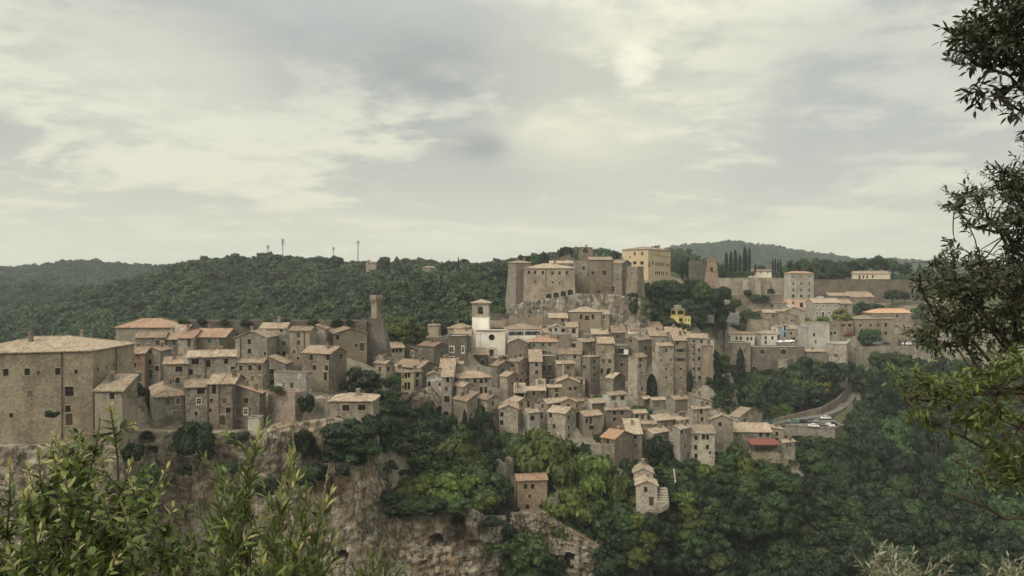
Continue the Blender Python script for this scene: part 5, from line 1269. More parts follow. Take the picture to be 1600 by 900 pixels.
# ------------------------------------------------------------------ cliffs: folded rock faces with caves
def cliff(nm, name, label, mat, step, depth, fine=1.0):
    pts = CLIFFS[nm]
    P = [un(px, py, Y) for px, Y, py in pts]
    xs, ys, zt = [], [], []
    for a, b in zip(P[:-1], P[1:]):
        n = max(2, int((Vector((b.x, b.y)) - Vector((a.x, a.y))).length / step))
        for i in range(n):
            t = i / n; xs.append(a.x + t * (b.x - a.x)); ys.append(a.y + t * (b.y - a.y)); zt.append(a.z + t * (b.z - a.z))
    nseg = len(xs)
    if CL_BOT[nm] is None: zb = [min(GZ, z - 14) for z in zt]
    else: zb = [un(0, CL_BOT[nm], ys[i] - 5).z - 3 for i in range(nseg)]
    rows = int(max(zt[i] - zb[i] for i in range(nseg)) / step) + 6
    V = []
    for j in range(rows):
        for i in range(nseg):
            i0, i1 = max(0, i - 2), min(nseg - 1, i + 2)
            tx, ty = xs[i1] - xs[i0], ys[i1] - ys[i0]; l = math.hypot(tx, ty) or 1; nx_, ny_ = ty / l, -tx / l     # outward (to the viewer)
            f = j / (rows - 6)
            if j >= rows - 5:   # roll back over the top edge
                k = j - (rows - 6); f = 1.0; back = k * 1.3; z = zt[i] - 0.12 * k * k * 0.2
            else: back = 0.0; z = zb[i] + (zt[i] - zb[i]) * f
            bat = (1 - f) * (zt[i] - zb[i]) * 0.10
            q = Vector((xs[i], ys[i], z))
            n1 = mnoise.fractal(Vector((xs[i] * 0.05, ys[i] * 0.05, z * 0.04)), 0.8, 2.0, 3)
            t1 = mnoise.turbulence(Vector((xs[i] * 0.16, ys[i] * 0.16, z * 0.055)), 5, True, noise_basis='PERLIN_ORIGINAL')
            t2 = mnoise.turbulence(Vector((xs[i] * 0.5 + 9, ys[i] * 0.5, z * 0.42)), 4, True, noise_basis='PERLIN_ORIGINAL')
            n4 = mnoise.fractal(Vector((xs[i] * 1.9, ys[i] * 1.9, z * 1.3)), 0.5, 2.2, 3)
            st_ = z * 0.42 + n1 * 2.5; led = (abs((st_ % 1.0) - 0.5) - 0.25) * 0.9
            out = bat + depth * (n1 * 0.9 + t1 * 1.7 - 0.9) + t2 * 0.75 + n4 * 0.40 + led * 0.7
            edge = min(1.0, i / 6, (nseg - 1 - i) / 6)
            out *= 0.35 + 0.65 * edge
            if j >= rows - 5: out = out * (1 - 0.22 * (j - rows + 6))
            p = Vector((xs[i] + nx_ * (out - back), ys[i] + ny_ * (out - back), z + n1 * 0.5))
            if nm == 'town':
                ppx, ppy = proj(p)
                for (cx, cy, r) in CAVES:
                    dx, dy = (ppx - cx) * p.y / F, (ppy - cy) * p.y / F
                    e = max(abs(dx) / (r * 0.72), abs(dy) / (r * 0.62)) if dy > 0 else math.hypot(dx / (r * 0.72), dy / (r * 0.75))
                    if e < 1.15: p -= Vector((nx_, ny_, 0)) * (3.4 * min(1.0, (1.15 - e) * 4))
            V.append(tuple(p))
    q = np.arange(rows * nseg).reshape(rows, nseg)
    quads = np.stack([q[:-1, :-1], q[:-1, 1:], q[1:, 1:], q[1:, :-1]], -1).reshape(-1, 4)
    o = link(name, np_mesh(name, np.array(V), quads, mat, False))
    return tag(o, label, None, None, 'structure')
cliff('town', 'tufa_cliff', 'tall tufa cliff with caves below the town', M['rock'], 0.48, 1.2)
cliff('castle', 'fortress_rock', 'grey rock outcrop carrying the fortress', M['rock_grey'], 0.75, 0.8)
cliff('yellow', 'rock_ledge', 'pale rock ledge under the yellow house', M['rock'], 0.5, 0.9)

# ------------------------------------------------------------------ road, parking deck, retaining walls
def ribbon(name, pts, mat, thick=0.25, kind='structure', label=None, cat=None):
    """a strip between two polylines given as pairs of points"""
    mb = MB()
    for (a, b), (c, d) in zip(pts[:-1], pts[1:]):
        mb.face([a, b, d, c]); dn = Vector((0, 0, -thick))
        mb.face([a + dn, c + dn, d + dn, b + dn]); mb.face([a, c, c + dn, a + dn]); mb.face([b, b + dn, d + dn, d])
    (a, b), (c, d) = pts[0], pts[-1]; mb.face([a, a + dn, b + dn, b]); mb.face([c, d, d + dn, c + dn])
    o = mb.build(name, mat); return tag(o, label, cat, None, kind)
def wall_line(name, label, pts, h, th, mat, cat='wall', down=6.0):
    """wall following points (top edge); pts world"""
    mb = MB()
    for a, b in zip(pts[:-1], pts[1:]):
        t = Vector((b.x - a.x, b.y - a.y, 0)).normalized(); n = Vector((-t.y, t.x, 0)) * th
        dn0, dn1 = Vector((0, 0, -h - down)), Vector((0, 0, -h - down))
        mb.face([a, b, b + dn1, a + dn0]); mb.face([a, a + n, b + n, b]); mb.face([a + n, a + n + dn0, b + n + dn1, b + n])
    a, b = pts[0], pts[-1]
    o = mb.build(name, mat); return tag(o, label, cat)
# parking deck
pk = [un(1226, 664, 306), un(1304, 674, 299), un(1318, 664, 306), un(1304, 655, 318), un(1246, 655, 316)]
zpk = sum(p.z for p in pk) / 5; pk = [Vector((p.x, p.y, zpk)) for p in pk]
mb = MB(); mb.face(pk); dn = Vector((0, 0, -4))
for i in range(5): mb.face([pk[i], pk[i] + dn, pk[(i + 1) % 5] + dn, pk[(i + 1) % 5]])
tag(mesh_obj('parking_deck', mb.v, mb.f, [M['asphalt'], M['tufa']], mi=[0] + [1] * 5), kind='structure')
kb = MB()
for a, b in ((pk[0], pk[1]), (pk[1], pk[2])):
    t = (b - a).normalized(); n = Vector((-t.y, t.x, 0)) * 0.3
    kb.face([a - n, b - n, b - n + Vector((0, 0, .55)), a - n + Vector((0, 0, .55))]); kb.face([a - n + Vector((0, 0, .55)), b - n + Vector((0, 0, .55)), b + Vector((0, 0, .55)), a + Vector((0, 0, .55))])
    kb.face([b + Vector((0, 0, .01)), a + Vector((0, 0, .01)), a + Vector((0, 0, .55)), b + Vector((0, 0, .55))])
tag(kb.build('parapet_wall', M['tufa']), 'low concrete parapet along the edge of the car park', 'wall')
road = [(un(1205, 666, 307), un(1208, 662, 313)), (un(1240, 660, 310), un(1240, 655, 319)), (un(1290, 654, 318), un(1286, 648, 327)), (un(1318, 644, 326), un(1308, 639, 334)), (un(1336, 632, 336), un(1322, 628, 344)), (un(1342, 622, 341), un(1330, 614, 348))]
road = [(b.lerp(a, .62) + Vector((0, 0, .35)), b + Vector((0, 0, .35))) for a, b in road]
ribbon('road', road, M['asphalt'], 1.5)
wall_line('retaining_wall', 'long stone retaining wall along the climbing road by the car park', [un(1206, 655, 315.0), un(1236, 648, 320), un(1285, 636, 328), un(1310, 622, 338), un(1326, 604, 348), un(1334, 590, 353), un(1342, 582, 358)], 8, 0.5, M['tufa'])
wall_line('retaining_wall', 'tall stone retaining wall below the far right houses', [un(1337, 543, 352), un(1375, 541, 359), un(1410, 541, 362), un(1450, 543, 364), un(1520, 545, 365), un(1640, 545, 366)], 18, 0.6, M['tufa'])
# street that climbs to the yellow villa, with the wall beside it
st = [(un(zk('G', 490, 640)[0], zk('G', 490, 640)[1], 378), un(zk('G', 640, 640)[0], zk('G', 640, 640)[1], 378)), (un(zk('G', 520, 610)[0], zk('G', 0, 610)[1], 388), un(zk('G', 645, 610)[0], zk('G', 0, 610)[1], 388)),
      (un(zk('G', 560, 580)[0], zk('G', 0, 580)[1], 398), un(zk('G', 640, 580)[0], zk('G', 0, 580)[1], 398)), (un(zk('G', 590, 555)[0], zk('G', 0, 555)[1], 408), un(zk('G', 640, 555)[0], zk('G', 0, 555)[1], 408))]
ribbon('street', [(a + Vector((0, 0, .6)), b + Vector((0, 0, .6))) for a, b in st], M['asphalt'], 1.5)
def gpt(x, y, Y): a, b = zk('G', x, y); return un(a, b, Y)
wall_line('street_wall', 'stone wall climbing along the left of the rising street', [gpt(485, 615, 382), gpt(520, 570, 391), gpt(560, 535, 400), gpt(600, 495, 410)], 5, 0.6, M['tufa_pale'])
wall_line('garden_wall', 'rough terrace wall in front of the rising street', [gpt(200, 672, 322), gpt(330, 655, 328), gpt(450, 640, 334), gpt(560, 632, 338)], 5, 0.8, M['tufa_grey'])
wall_line('garden_wall', 'pale terrace wall beside the bright yellow villa', [gpt(310, 585, 325), gpt(400, 575, 325), gpt(452, 580, 325)], 2.5, 0.6, M['tufa_dark'], down=1.0)
wall_line('pale_buttress', 'pale sloping buttress wall between the villa trees and the street', [gpt(455, 490, 372), gpt(470, 560, 372), gpt(480, 630, 372)], 2, 1.2, M['tufa_pale'], down=2)
# terraced garden walls below the fortress walls on the right
wall_line('garden_wall', 'low garden terrace wall under the long buttressed wall', [gpt(590, 430, 406), gpt(760, 425, 406), gpt(960, 432, 406)], 3, 0.5, M['tufa'])
def hpt(x, y, Y): a, b = zk('H', x, y); return un(a, b, Y)
wall_line('garden_wall', 'low garden wall in front of the far right sheds', [hpt(650, 470, 412), hpt(760, 475, 412), hpt(900, 480, 412)], 2.5, 0.5, M['tufa_grey'])
# terraced steps beside the garden hut
for i in range(6):
    a, b = zk('S', 935 + i * 3, 430 - i * 17); c, d = zk('S', 1006 - i * 2, 425 - i * 16)
    Yk = 191.5 + i * 1.2; p, r = un(a, b, Yk), un(c, d, Yk + 0.3)
    mb = MB(); z = p.z
    t = (Vector((r.x, r.y, 0)) - Vector((p.x, p.y, 0))); n = Vector((-t.y, t.x, 0)).normalized() * 1.6
    A = Vector((p.x, p.y, z)); B = Vector((r.x, r.y, z)); dn = Vector((0, 0, -1.2))
    mb.face([A, B, B + n, A + n]); mb.face([A, A + dn, B + dn, B]); mb.face([B, B + dn, B + n + dn, B + n]); mb.face([A, A + n, A + n + dn, A + dn])
    o = mb.build('terrace_step', M['tufa_pale'])
    tag(o, ['lowest', 'second lowest', 'third', 'fourth', 'second highest', 'highest'][i] + ' stone terrace step beside the small garden hut', 'terrace', 'garden terrace steps')
wall_line('path_wall', 'curved low path wall in front of the terraced garden hut', [un(*zk('S', 850, 478), 190), un(*zk('S', 900, 470), 189.5), un(*zk('S', 960, 455), 189.5), un(*zk('S', 1000, 432), 190.5)], 1.0, 0.4, M['tufa_pale'], down=0.5)
wall_line('path_wall', 'thin pale parapet running down beside the huts', [un(*zk('S', 1030, 215), 208), un(*zk('S', 1036, 262), 204), un(*zk('S', 1040, 302), 201)], 1.2, 0.4, M['tufa'], down=0.5)
wall_line('path_wall', 'short wall stub right of the solitary stone house', [un(*zk('S', 228, 402), 189), un(*zk('S', 285, 398), 189), un(*zk('S', 298, 342), 189.3)], 3, 0.4, M['tufa_grey'], down=0.5)
wall_line('stair_wall', 'sloping stair wall under the arched door of the narrow dark house', [un(*zk('Q', 935, 830), 207), un(*zk('Q', 975, 778), 208), un(*zk('Q', 1060, 835), 207)], 4, 0.5, M['tufa'])
# red awning terrace
def awning():
    p = un(*zk('R', 945, 455), 222); root = empty('awning_terrace', (p.x, p.y, p.z - 3), 'dull red sheet awning over a dark terrace, lower right of town', 'awning')
    z0 = un(*zk('R', 945, 456), 222).z; x0, x1 = un(*zk('R', 838, 456), 222).x - p.x, un(*zk('R', 1055, 456), 222).x - p.x
    zt = un(*zk('R', 945, 415), 226).z; b = z0 - root.location.z; t = zt - root.location.z
    mb = MB(); n = 14
    for i in range(n):
        a, c = x0 + (x1 - x0) * i / n, x0 + (x1 - x0) * (i + 1) / n; m_ = (a + c) / 2
        for (s, e, h0, h1) in ((a, m_, 0, .07), (m_, c, .07, 0)):
            mb.face([(s, 0, b + h0), (e, 0, b + h1), (e, 4.5, t + h1), (s, 4.5, t + h0)]); mb.face([(s, 0, b + h0 - .12), (s, 0, b + h0), (s, 4.5, t + h0), (s, 4.5, t + h0 - .12)])
    mb.box(x0, x1, -.02, .05, b - .25, b - .01)
    mb.build('awning_sheet', M['awning'], root)
    for i in range(6):
        x = x0 + .1 + (x1 - x0 - .2) * i / 5; m2 = MB(); m2.box(x - .07, x + .07, .06, .2, -1.5, b - .02); m2.build('post', M['metal_dark'], root)
    m2 = MB(); m2.box(x0, x1, -.3, 4.6, -2.5, 0.3); m2.build('terrace_floor', M['tufa'], root)
    m2 = MB(); m2.box(x0, x1, 4.3, 4.5, 0.3, t - .05); m2.build('back_wall', M['tufa_dark'], root)
    m2 = MB()
    for i in range(14): x = x0 + (x1 - x0) * i / 13; m2.box(x - .02, x + .02, -.25, -.21, .3, 1.2)
    m2.box(x0, x1, -.26, -.2, 1.2, 1.26); m2.build('railing', M['metal_dark'], root)
awning()
# turquoise mesh fence along the car-park road
mb = MB(); a = un(*zk('I', 485, 668), 286); c = un(*zk('I', 620, 668), 298)
n = 12; rootf = empty('mesh_fence', ((a.x + c.x) / 2, (a.y + c.y) / 2, a.z - 1.6), 'pale turquoise fence at the road left of the car park', 'fence')
for i in range(n):
    p0 = a.lerp(c, i / n) - rootf.location; p1 = a.lerp(c, (i + 1) / n) - rootf.location
    m2 = MB(); m2.tube([p0, p0 + Vector((0, 0, -5))], .06, 5); m2.build('post', M['metal'], rootf)
    m3 = MB()
    for k in range(7): m3.tube([p0 + Vector((0, 0, -.2 * k)), p1 + Vector((0, 0, -.2 * k))], .035, 4)
    m3.build('rail_panel', plain_mat('turquoise paint', (0.20, 0.33, 0.31), 0.6) if i == 0 else bpy.data.materials['turquoise paint'], rootf)

def mpt(x, y, Y): a, b = zk('M', x, y); return un(a, b, Y)
wall_line('sloping_wall', 'dark sloping street wall left of the yellow house', [mpt(-40, 500, 214), mpt(60, 540, 216), mpt(205, 590, 219)], 7, 0.6, M['tufa_dark'])
# ------------------------------------------------------------------ trees
def crown_mesh(name, seed, nl, nleaf, size, mat, shape='round', flat=0.75, inner=0.45):
    """leaf-sized faces spread over many clumps; unit crown: radius 1 in x/y, z from 0 to 1"""
    r = np.random.default_rng(seed)
    cs, rs = [], []
    while len(cs) < nl:
        d = r.normal(size=3); d /= np.linalg.norm(d)
        if shape == 'round':
            if d[2] < -0.55: continue
            p = d * r.uniform(0.42, 0.78); cs.append(p); rs.append(r.uniform(0.15, 0.38) * (1.15 if nl < 14 else 1.0))
        elif shape == 'column':
            h = r.uniform(-0.95, 0.98); w = 0.62 * (1 - max(0, h) ** 2.2) * (0.55 + 0.45 * min(1, (h + 1.0) * 1.6)); t = r.uniform(0, 6.28)
            cs.append(np.array([math.cos(t) * w * .62, math.sin(t) * w * .62, h])); rs.append(0.16 + 0.22 * w)
        elif shape == 'umbrella':
            t = r.uniform(0, 6.28); q = math.sqrt(r.uniform(0, 1)) * 0.8
            cs.append(np.array([math.cos(t) * q, math.sin(t) * q, 0.55 - 0.5 * q * q])); rs.append(r.uniform(0.17, 0.26))
        elif shape == 'cone':
            h = r.uniform(-0.9, 0.95); w = (1 - (h + 1) / 2) * 0.85; t = r.uniform(0, 6.28)
            cs.append(np.array([math.cos(t) * w, math.sin(t) * w, h])); rs.append(0.10 + 0.16 * w)
    cs = np.array(cs); rs = np.array(rs)
    wts = rs ** 2; wts /= wts.sum()
    k = r.choice(nl, nleaf, p=wts)
    d = r.normal(size=(nleaf, 3)); d /= np.linalg.norm(d, axis=1)[:, None]
    cdir = cs[k] / (np.linalg.norm(cs[k], axis=1)[:, None] + 1e-6)
    if shape == 'column': cdir[:, 2] *= 0.2
    d = d + cdir * 0.55 + np.array([0, 0, 0.28]); d /= np.linalg.norm(d, axis=1)[:, None]
    rad = rs[k] * np.where(r.random(nleaf) < 0.14, r.uniform(1.05, 1.45, nleaf), r.uniform(0.70, 1.08, nleaf))
    sc = np.array([1, 1, flat])
    p = cs[k] + d * rad[:, None] * sc
    n = d + r.normal(size=(nleaf, 3)) * 0.30 + np.array([0, 0, 0.05]); n /= np.linalg.norm(n, axis=1)[:, None]
    if shape == 'round':
        ok = np.linalg.norm(p, axis=1) > inner; p, n = p[ok], n[ok]
    m = len(p)
    a = np.cross(n, r.normal(size=(m, 3))); a /= np.linalg.norm(a, axis=1)[:, None] + 1e-9; b = np.cross(n, a)
    s = size * r.uniform(0.5, 1.5, m)[:, None]
    z0 = p.copy(); z0[:, 2] = p[:, 2] * 0.5 + 0.5
    hz = np.array([1, 1, 0.62])
    v = np.stack([z0 - a * s * hz, z0 + b * s * 0.62 * hz - n * s * 0.16, z0 + a * s * hz, z0 - b * s * 0.62 * hz - n * s * 0.16], 1).reshape(-1, 3)
    f = np.arange(m * 4).reshape(-1, 4)
    return np_mesh(name, v, f, mat)
def trunk_mesh():
    mb = MB(); rd = random.Random(4)
    mb.tube([(0, 0, -0.15), (0.01, 0, 0.1), (-0.02, 0.02, 0.45), (0.02, 0, 0.75), (0.03, 0.02, 0.95)], [0.075, 0.055, 0.042, 0.026, 0.01], 7)
    for i in range(7):
        t = i * 0.9 + rd.uniform(-.3, .3); h = rd.uniform(0.32, 0.7); l = rd.uniform(0.22, 0.38)
        mb.tube([(0, 0, h), (math.cos(t) * l * .5, math.sin(t) * l * .5, h + .10), (math.cos(t) * l, math.sin(t) * l, h + .22)], [0.028, 0.018, 0.006], 5)
    return mb.mesh('trunk', M['bark'], True)
TRUNK = trunk_mesh()
CR = {}
for i in range(4):
    CR['dark', i] = crown_mesh('crown', 10 + i, 30 + 4 * i, 5200, 0.078, M['leaf_dark'])
    CR['mid', i] = crown_mesh('crown', 20 + i, 34 + 4 * i, 5200, 0.078, M['leaf_mid'])
for i in range(3):
    CR['bright', i] = crown_mesh('crown', 30 + i, 60, 8000, 0.070, M['leaf_bright'], flat=0.55)
    CR['lime', i] = crown_mesh('crown', 40 + i, 36, 6000, 0.060, M['leaf_lime'], flat=0.6)
    CR['grey', i] = crown_mesh('crown', 45 + i, 30, 5000, 0.060, M['leaf_grey'])
    CR['cyp', i] = crown_mesh('crown', 50 + i, 60, 4200, 0.10, M['leaf_cyp'], 'column', 1.6)
CR['umb', 0] = crown_mesh('crown', 60, 24, 3500, 0.075, M['leaf_dark'], 'umbrella', 0.6)
CR['cone', 0] = crown_mesh('crown', 61, 60, 5000, 0.07, M['leaf_dark'], 'cone', 0.6)
CR['cone', 1] = crown_mesh('crown', 62, 60, 5000, 0.07, M['leaf_mid'], 'cone', 0.6)
trd = random.Random(11)
NTREE = [0]
def tree(kind, px, pytop, wpx, Y, label, group=None, name='tree', hpx=None, cat='tree', trunk=True):
    """tree whose crown top is seen at (px, pytop) with crown width wpx, standing on the ground at distance Y"""
    p = un(px, pytop, Y); zg = gz(p.x, Y); w = wpx * Y / F
    Ht = p.z - zg
    ch = hpx * Y / F if hpx else min(max(w * 0.95, 0.0), max(Ht * 0.98, w * 0.6))
    if kind == 'cyp': ch = hpx * Y / F if hpx else Ht
    if Ht < ch * 0.55: Ht = ch
    low = any(q in name for q in ('bush', 'ivy', 'shrub', 'thicket', 'hedge', 'clump', 'strand', 'column'))
    if low: Ht = ch; trunk = False
    if not low and kind not in ('cyp', 'umb') and Ht < 34: ch = max(ch, 0.74 * Ht)
    NTREE[0] += 1
    root = empty(name, (p.x, Y, p.z - Ht), label, cat, group, rz=trd.uniform(0, 6.28))
    n = len([k for k in CR if k[0] == kind]); me = CR[kind, NTREE[0] % n]
    c = link('crown', me, root, (0, 0, Ht - ch)); c.scale = (w / 2, w / 2, ch)
    if trunk:
        t = link('trunk', TRUNK, root); s = max(Ht, 1.0); th = max(0.8, min(w * 0.55, s))
        t.scale = (th, th, s * 0.93)
    return root
# --- prominent trees and shrubs of the town and cliff: (kind, column, top row, crown width, distance, label, name, height px)
SOLO = """
bright,640,695,120,184,broad layered bright green tree filling the middle of the ravine,ravine_tree,150
bright,700,676,130,187,tall bright green tree with tufted clumps right of the broad ravine tree,ravine_tree,165
mid,735,722,110,181,mid green tree hanging over the pale cave rock,ravine_tree,85
dark,600,755,70,176,dark low tree at the left foot of the ravine trees,ravine_tree,60
dark,650,772,100,172,dark ivy-like thicket above the pale cave rock,thicket,36
bright,850,662,140,205,large round bright green tree below the lower town,round_tree,150
bright,915,700,120,203,bright green tree right of the large round tree,round_tree,140
mid,800,668,90,208,dark green tree behind the roofless turret,round_tree,90
bright,880,745,120,196,bright green tree right of the solitary stone house,round_tree,110
mid,940,770,120,196,mid green tree above the white rock tip,round_tree,120
bright,975,730,70,199,fresh green tree left of the garden hut,round_tree,130
dark,845,862,60,182,dark green thicket beneath the solitary stone house,thicket,44
dark,960,840,90,188,dark green tree at the bottom edge below the white rock tip,round_tree,90
mid,810,830,110,180,mid green bush mass at the bottom under the solitary stone house,thicket,90
dark,765,760,70,184,dark green thicket left of the solitary stone house,thicket,90
dark,782,800,70,182,dark shrub on the rock step below the roofless turret,thicket,60
dark,755,632,34,208,dark pointed cypress-like evergreen in front of the slender gabled house,evergreen,75
cyp,726,648,15,206,small left cypress below the tall pale stone house,cypress,60
cyp,735,655,13,206,small right cypress below the tall pale stone house,cypress,55
dark,690,640,60,208,dark green shrubbery under the four-storey arch,shrubbery,70
mid,720,660,60,205,mid green tree under the tall pale stone house,shrubbery,80
dark,765,665,50,206,dark green tree at the foot of the slender gabled house,shrubbery,75
dark,655,660,60,205,dark green tree under the rock of the yellow house,shrubbery,70
mid,670,622,30,215,ivy clump beside the white-patched gabled house,ivy_bush,50
dark,568,572,66,186,big dark round tree below the barn,round_tree,55
mid,600,608,40,186,green bush right of the big dark round tree,bush,45
dark,540,655,80,159,dark green bush tangle right below the half-collapsed roof,bush,50
dark,585,640,60,166,dark green bush right of the half-collapsed roof house,bush,60
mid,560,680,70,160,mid green creeper hanging on the cliff under the low house,bush,45
dark,525,690,50,158,dark creeper on the upper cliff centre,bush,40
dark,305,655,62,157,large dark ivy bush on the cliff below the row of houses,bush,78
dark,372,672,40,158,dark ivy cushion at the foot of the arched-door house,bush,28
dark,470,668,40,160,dark ivy column on the cliff right of the terrace wall,bush,60
dark,485,722,60,157,dark ivy mass above the cave door,bush,45
dark,210,690,34,148,small dark bush on the cliff right of the palazzo,bush,36
dark,80,640,22,140,small dark bush growing out of the palazzo wall,bush,16
dark,205,590,36,176,dark ivy beside the palazzo corner,bush,45
dark,193,575,14,172,narrow ivy on the palazzo side wall,bush,50
mid,432,603,24,172,green grassy bush on top of the reddish terrace wall,bush,11
dark,480,612,28,170,ivy hanging down the terrace wall,bush,40
bright,625,490,70,255,light green tree right of the clock tower,light_tree,60
bright,648,505,44,262,second lighter green tree right of the clock tower,light_tree,40
lime,600,520,24,250,small light green shrub at the bastion foot,light_tree,30
dark,925,650,40,226,dark green shrub beside the square hooded house,shrub,50
dark,945,672,44,218,dark green garden shrub left of the orange-roofed house,shrub,60
dark,915,690,60,214,dark green bushes above the bright tree,shrub,60
mid,990,635,60,242,garden hedge under the cottage,hedge,14
mid,975,712,36,206,green climbing bush right of the orange-roofed house,shrub,44
dark,1032,680,44,214,dark ivy-clad tree left of the pale corner house,ivy_tree,62
dark,1050,715,34,212,dark bush at the foot of the pale corner house,bush,34
mid,1055,730,40,208,green bush right of the pale corner house,bush,30
mid,930,615,30,250,small dark garden tree in the town centre,garden_tree,24
cyp,1018,588,26,256,dark ivy strand in the ravine beside the slender tower house,ivy_strand,40
cyp,1078,582,14,262,leaf-shaped green tree against the cliff houses,small_tree,28
dark,1112,585,26,262,dark ivy clump right of the cliff houses,ivy_clump,34
dark,1122,598,30,268,second dark ivy clump lower right of the cliff houses,ivy_clump,34
cyp,1157,550,20,337,tall ivy column on the flat-topped stone house,ivy_column,46
mid,1360,512,38,366,green tree in front of the municipal building,round_tree,34
lime,1255,494,30,389,yellow green tree left of the concrete house,yellow_tree,28
lime,1283,492,34,387,yellow green tree behind the concrete house,yellow_tree,28
lime,1315,480,30,380,yellow green tree below the grey two-storey house,yellow_tree,26
lime,1265,505,40,379,low yellow green tree beside the square,yellow_tree,18
mid,1172,482,32,382,dark green tree beside the rising street,round_tree,24
dark,1394,450,24,413,round dark tree left of two in front of the fortress wall,round_tree,20
dark,1413,454,20,413,round dark tree right of two in front of the fortress wall,round_tree,18
dark,1441,450,20,413,round dark tree at the far right of the fortress wall,round_tree,18
umb,725,402,20,470,umbrella pine on the skyline left of the fortress,umbrella_pine,
dark,700,402,30,480,round dark tree beside the umbrella pine on the skyline,skyline_tree,22
cyp,716,404,5,480,thin cypress between round tree and umbrella pine,cypress,20
dark,886,384,22,372,dark spreading cedar behind the fortress,cedar,22
cyp,876,388,7,372,thin cypress left of the cedar behind the fortress,cypress,16
dark,500,399,34,575,large flat-topped pine on the middle hill,pine,24
dark,527,399,26,575,rounded pine right of the flat-topped hill pine,pine,22
dark,600,400,22,560,feathery pine right of the fourth mast,pine,22
cone,620,401,24,560,conifer right of the feathery pine,conifer,20
cone,1380,568,50,320,dark conifer in the wood at the right below the retaining wall,conifer,70
cone,1437,412,16,483,dark conifer above the far right fortress wall,conifer,26
cyp,1135,397,8,433,leftmost of the six large cypresses,cypress,28
cyp,1142,395,8,433,second of the six large cypresses from the left,cypress,30
cyp,1149,393,9,433,third of the six large cypresses from the left,cypress,32
cyp,1156,401,8,433,fourth and shortest middle one of the six large cypresses,cypress,24
cyp,1164,389,11,433,fifth and widest of the six large cypresses,cypress,36
cyp,1171,390,7,433,rightmost and slimmest of the six large cypresses,cypress,35
cyp,1180,413,4,433,very small cypress just right of the six large ones,cypress,13
cyp,1207.5,406,4,443,leftmost of the four thin far cypresses,cypress,20
cyp,1211.5,405,4.5,443,second of the four thin far cypresses,cypress,20
cyp,1215.5,407,4,443,third of the four thin far cypresses,cypress,19
cyp,1219.5,406,4.5,443,rightmost of the four thin far cypresses,cypress,20
cyp,1066,407,8,352,left cypress beside the amber building,cypress,27
cyp,1075,404,9,354,middle cypress beside the amber building,cypress,30
cyp,1088,401,5,358,thin cypress above the overgrown rampart,cypress,14
"""
for ln in SOLO.strip().split('\n'):
    k, a, b, w, Y, lab, nm, h = ln.split(',')
    cat = nm.split('_')[-1]
    tree(k, float(a), float(b), float(w), float(Y), lab, None, nm, float(h) if h else None, cat)
# --- groups of trees that look alike
def grove(kind_list, spots, label, group, name='tree', tall=1.0):
    for i, (px, py, w, Y) in enumerate(spots):
        tree(kind_list[i % len(kind_list)], px, py, w, Y, label, group, name, w * tall * trd.uniform(0.85, 1.05))
grove(['dark', 'dark', 'mid'], [(1010, 448, 34, 318), (1028, 442, 36, 326), (1046, 436, 34, 332), (1062, 440, 36, 330), (1080, 432, 32, 338), (1098, 438, 36, 334), (1116, 448, 34, 332), (1132, 446, 30, 336),
    (1012, 470, 36, 316), (1030, 465, 40, 322), (1050, 468, 40, 326), (1075, 462, 40, 328), (1098, 468, 40, 330), (1120, 470, 34, 334), (1060, 482, 40, 325), (1088, 483, 40, 326), (1030, 486, 34, 318), (1005, 462, 26, 306), (990, 455, 24, 305)],
    'dark green tree on the slope between fortress and yellow villa', 'trees on the slope between fortress and villa')
grove(['dark', 'mid', 'dark'], [(1140, 605, 46, 324), (1170, 598, 52, 328), (1195, 602, 54, 330), (1215, 585, 56, 334), (1245, 570, 60, 338), (1230, 600, 60, 332), (1262, 592, 56, 338), (1185, 580, 36, 330), (1275, 575, 44, 344)],
    'dark green tree between the bridge wall and the car-park road', 'trees below the bridge wall')
grove(['lime', 'bright'], [(1280, 580, 40, 342), (1296, 590, 36, 346), (1308, 588, 30, 352), (1322, 578, 30, 352)], 'yellow green tree by the retaining wall of the climbing road', 'yellow green trees by the road wall')
spots = []
r3 = random.Random(21)
rows_ = [(565, 348, 46, 1375, 1620), (582, 340, 48, 1365, 1620), (603, 332, 50, 1360, 1620), (628, 318, 54, 1355, 1620), (655, 300, 56, 1345, 1620), (684, 280, 58, 1335, 1620), (708, 270, 60, 1250, 1630), (742, 246, 66, 1095, 1640), (775, 230, 70, 1070, 1640), (812, 215, 74, 1040, 1640), (850, 200, 78, 1010, 1650), (888, 188, 82, 1000, 1660)]
for (py, Y, w, x0, x1) in rows_:
    x = x0 + r3.uniform(0, 20)
    while x < x1:
        spots.append((x, py + r3.uniform(-12, 12), w * r3.uniform(0.75, 1.2), Y + r3.uniform(-5, 5))); x += w * r3.uniform(0.62, 0.85)
grove(['dark', 'mid', 'dark', 'dark', 'mid'], spots, 'dark green broadleaf tree in the dense wood of the gorge, lower right', 'trees of the gorge wood')
grove(['mid', 'bright', 'mid'], [(1075, 715, 44, 214), (1105, 722, 46, 212), (1130, 706, 44, 218), (1150, 690, 40, 222), (1165, 712, 44, 218), (1195, 706, 44, 224), (1215, 690, 40, 238), (1232, 700, 40, 240), (1140, 664, 26, 236), (1128, 630, 30, 256), (1118, 618, 28, 262), (1135, 645, 28, 250)],
    'mid green bush along the lower edge of the town right of the pale houses', 'bushes along the lower town edge')
grove(['dark', 'mid', 'dark', 'bright'], [(1000 + q * 26 + r3.uniform(-8, 8) + (w_ % 2) * 12, 745 + w_ * 24 + r3.uniform(-8, 8), 46 + r3.uniform(-6, 12), 204 - w_ * 2.6) for w_ in range(6) for q in range(5 if w_ < 5 else 6) if not (w_ < 3 and q < 2)],
    'green thicket on the steep bank below the terraced garden huts', 'thickets on the bank below the huts', 'bank_thicket')
